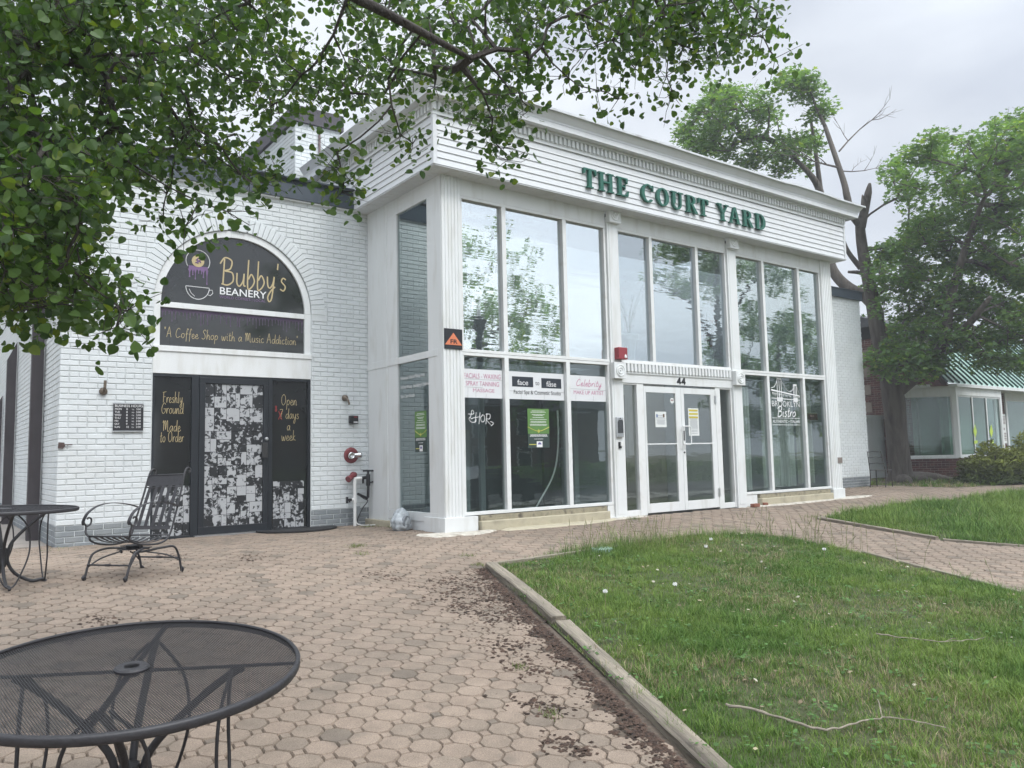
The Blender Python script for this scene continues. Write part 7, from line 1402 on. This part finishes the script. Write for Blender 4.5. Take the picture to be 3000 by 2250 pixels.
mb = MB(); mb.prism([(11.9, 2.96), (13.65, 5.2), (13.8, 5.2), (13.8, 2.96)], 'x', 25.88, 26.38); nb(mb.build('gable_end', redbrick))
mb = MB(); mb.prism([(13.7, 5.2), (13.8, 5.32), (17, 6.4), (22, 6.4), (22, 5.2)], 'x', 26.0, 38); nb(mb.build('upper_roof', slate))
t = thing('window_sign', 'narrow white notice board on the brick pier of the brick building', 'sign', (31.3, 12.4, 1.2)); mb = MB(); mb.box(31.1, 31.5, 12.38, 12.40, 1.1, 2.15); attach(mb.build('board', paperw), t); mb = MB()
for i in range(6): mb.box(31.14, 31.46, 12.374, 12.38, 2.05-i*.05, 2.07-i*.05)
for i in range(5): mb.box(31.14, 31.46, 12.374, 12.38, 1.45-i*.06, 1.475-i*.06)
mb.lathe([(0, .005), (.05, .005), (.05, 0)], (31.3, 12.38, 1.62), 'y', 12); attach(mb.build('print', mat('sign_print_dark', (.12, .06, .06), .7, .1)), t)
for x, l in ((27.75, 'left yellow diamond sticker in the bay of the brick building'), (28.95, 'right yellow arrow sticker in the bay of the brick building')):
    t = thing('yellow_sticker', l, 'sticker', (x, 11.86, 1.45)); mb = MB(); mb.prism([(x-.13, 1.5), (x, 1.30), (x+.13, 1.5), (x+.04, 1.75)], 'y', 11.845, 11.85); mb.prism([(x-.12, 1.1), (x+.12, 1.12), (x+.12, 1.22), (x-.12, 1.2)], 'y', 11.845, 11.85); attach(mb.build('sticker_face', mat('lime_yellow', (.45, .60, .06), .5, .1)), t)
def shrub(cx, cy, rx, ry, h, label, seed, n=9000):
    t = thing('yew_shrub', label, 'shrub', (cx, cy, gz(cy)), 'golden yew shrubs in front of the brick building'); rng = np.random.default_rng(seed)
    v = rng.normal(0, 1, (n, 3)); v /= np.linalg.norm(v, axis=1)[:, None]; v[:, 2] = np.abs(v[:, 2]); bump = 1+.10*np.sin(v[:, 0]*7+seed)+.10*np.sin(v[:, 1]*8)+.07*np.sin(v[:, 2]*11+2)
    rr = (rng.random(n)**.22)*bump; p = np.c_[cx+v[:, 0]*rx*rr, cy+v[:, 1]*ry*rr, gz(cy)+.05+v[:, 2]*h*rr*.95]
    T = np.array([(-.12, 0, 0), (.12, 0, 0), (.16, .5, .02), (0, 1, 0), (-.16, .5, .02)]); V, L, S = replicate(T, [[0, 1, 2, 3, 4]], rotz_tilt(rng, n, .7, .5), rng.uniform(.07, .14, n), p)
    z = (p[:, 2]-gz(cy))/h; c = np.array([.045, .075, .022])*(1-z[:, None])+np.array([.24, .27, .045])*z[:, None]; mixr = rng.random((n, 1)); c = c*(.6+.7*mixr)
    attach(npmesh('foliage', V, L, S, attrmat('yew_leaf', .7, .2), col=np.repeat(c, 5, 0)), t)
    mb = MB()
    for i in range(7): a = i*.9; mb.tube([(cx, cy, gz(cy)), (cx+.3*rx*math.cos(a), cy+.3*ry*math.sin(a), h*.4), (cx+.7*rx*math.cos(a), cy+.7*ry*math.sin(a), h*.75)], [.04, .03, .012], 6)
    attach(mb.build('stem', barkd), t)
shrub(23.9, 9.75, 1.0, .9, 1.02, 'rounded golden yew shrub at the left of the pair', 71)
shrub(25.3, 9.3, 1.1, 1.0, 1.22, 'taller golden yew shrub cut by the right edge of the picture', 72)
# dark posts along the side wall at the far left
for x, y, h, l in ((1.335, 13.4, 4.9, 'dark square post nearest the corner along the side wall'), (1.335, 17.6, 3.4, 'shorter dark post with slanted top further along the side wall'), (1.335, 20.6, 2.6, 'farthest dark post along the side wall')):
    mb = MB(); s = .075; mb.add([(x-s, y-s, -.05), (x+s, y-s, -.05), (x+s, y+s, -.05), (x-s, y+s, -.05), (x-s, y-s, h-(.35 if h < 4 else 0)), (x+s, y-s, h), (x+s, y+s, h), (x-s, y+s, h-(.35 if h < 4 else 0))], [(0, 3, 2, 1), (4, 5, 6, 7), (0, 1, 5, 4), (1, 2, 6, 5), (2, 3, 7, 6), (3, 0, 4, 7)]); o = mb.build('wall_post', mat('dark_brown_post', (.05, .042, .045), .7, .2, 3)); tag(o, l, 'post', 'dark posts along the side wall')

# ================================================================= thin volume added to imitate the pale veil of lens flare
mb = MB(); mb.box(-70, 110, -45, 130, -2.2, 16.5)
hz = mb.build('flare_veil', []) ; hm = bpy.data.materials.new('flare_veil_volume'); hm.use_nodes = True; n = hm.node_tree.nodes; n.remove(n['Principled BSDF'])
pv_ = n.new('ShaderNodeVolumePrincipled'); pv_.inputs['Color'].default_value = (.93, .96, 1.0, 1); pv_.inputs['Density'].default_value = 0.0022; pv_.inputs['Anisotropy'].default_value = 0.1
hm.node_tree.links.new(pv_.outputs[0], n['Material Output'].inputs['Volume']); hz.data.materials.append(hm); tag(hz, kind='stuff')
SC.cycles.volume_bounces = 0
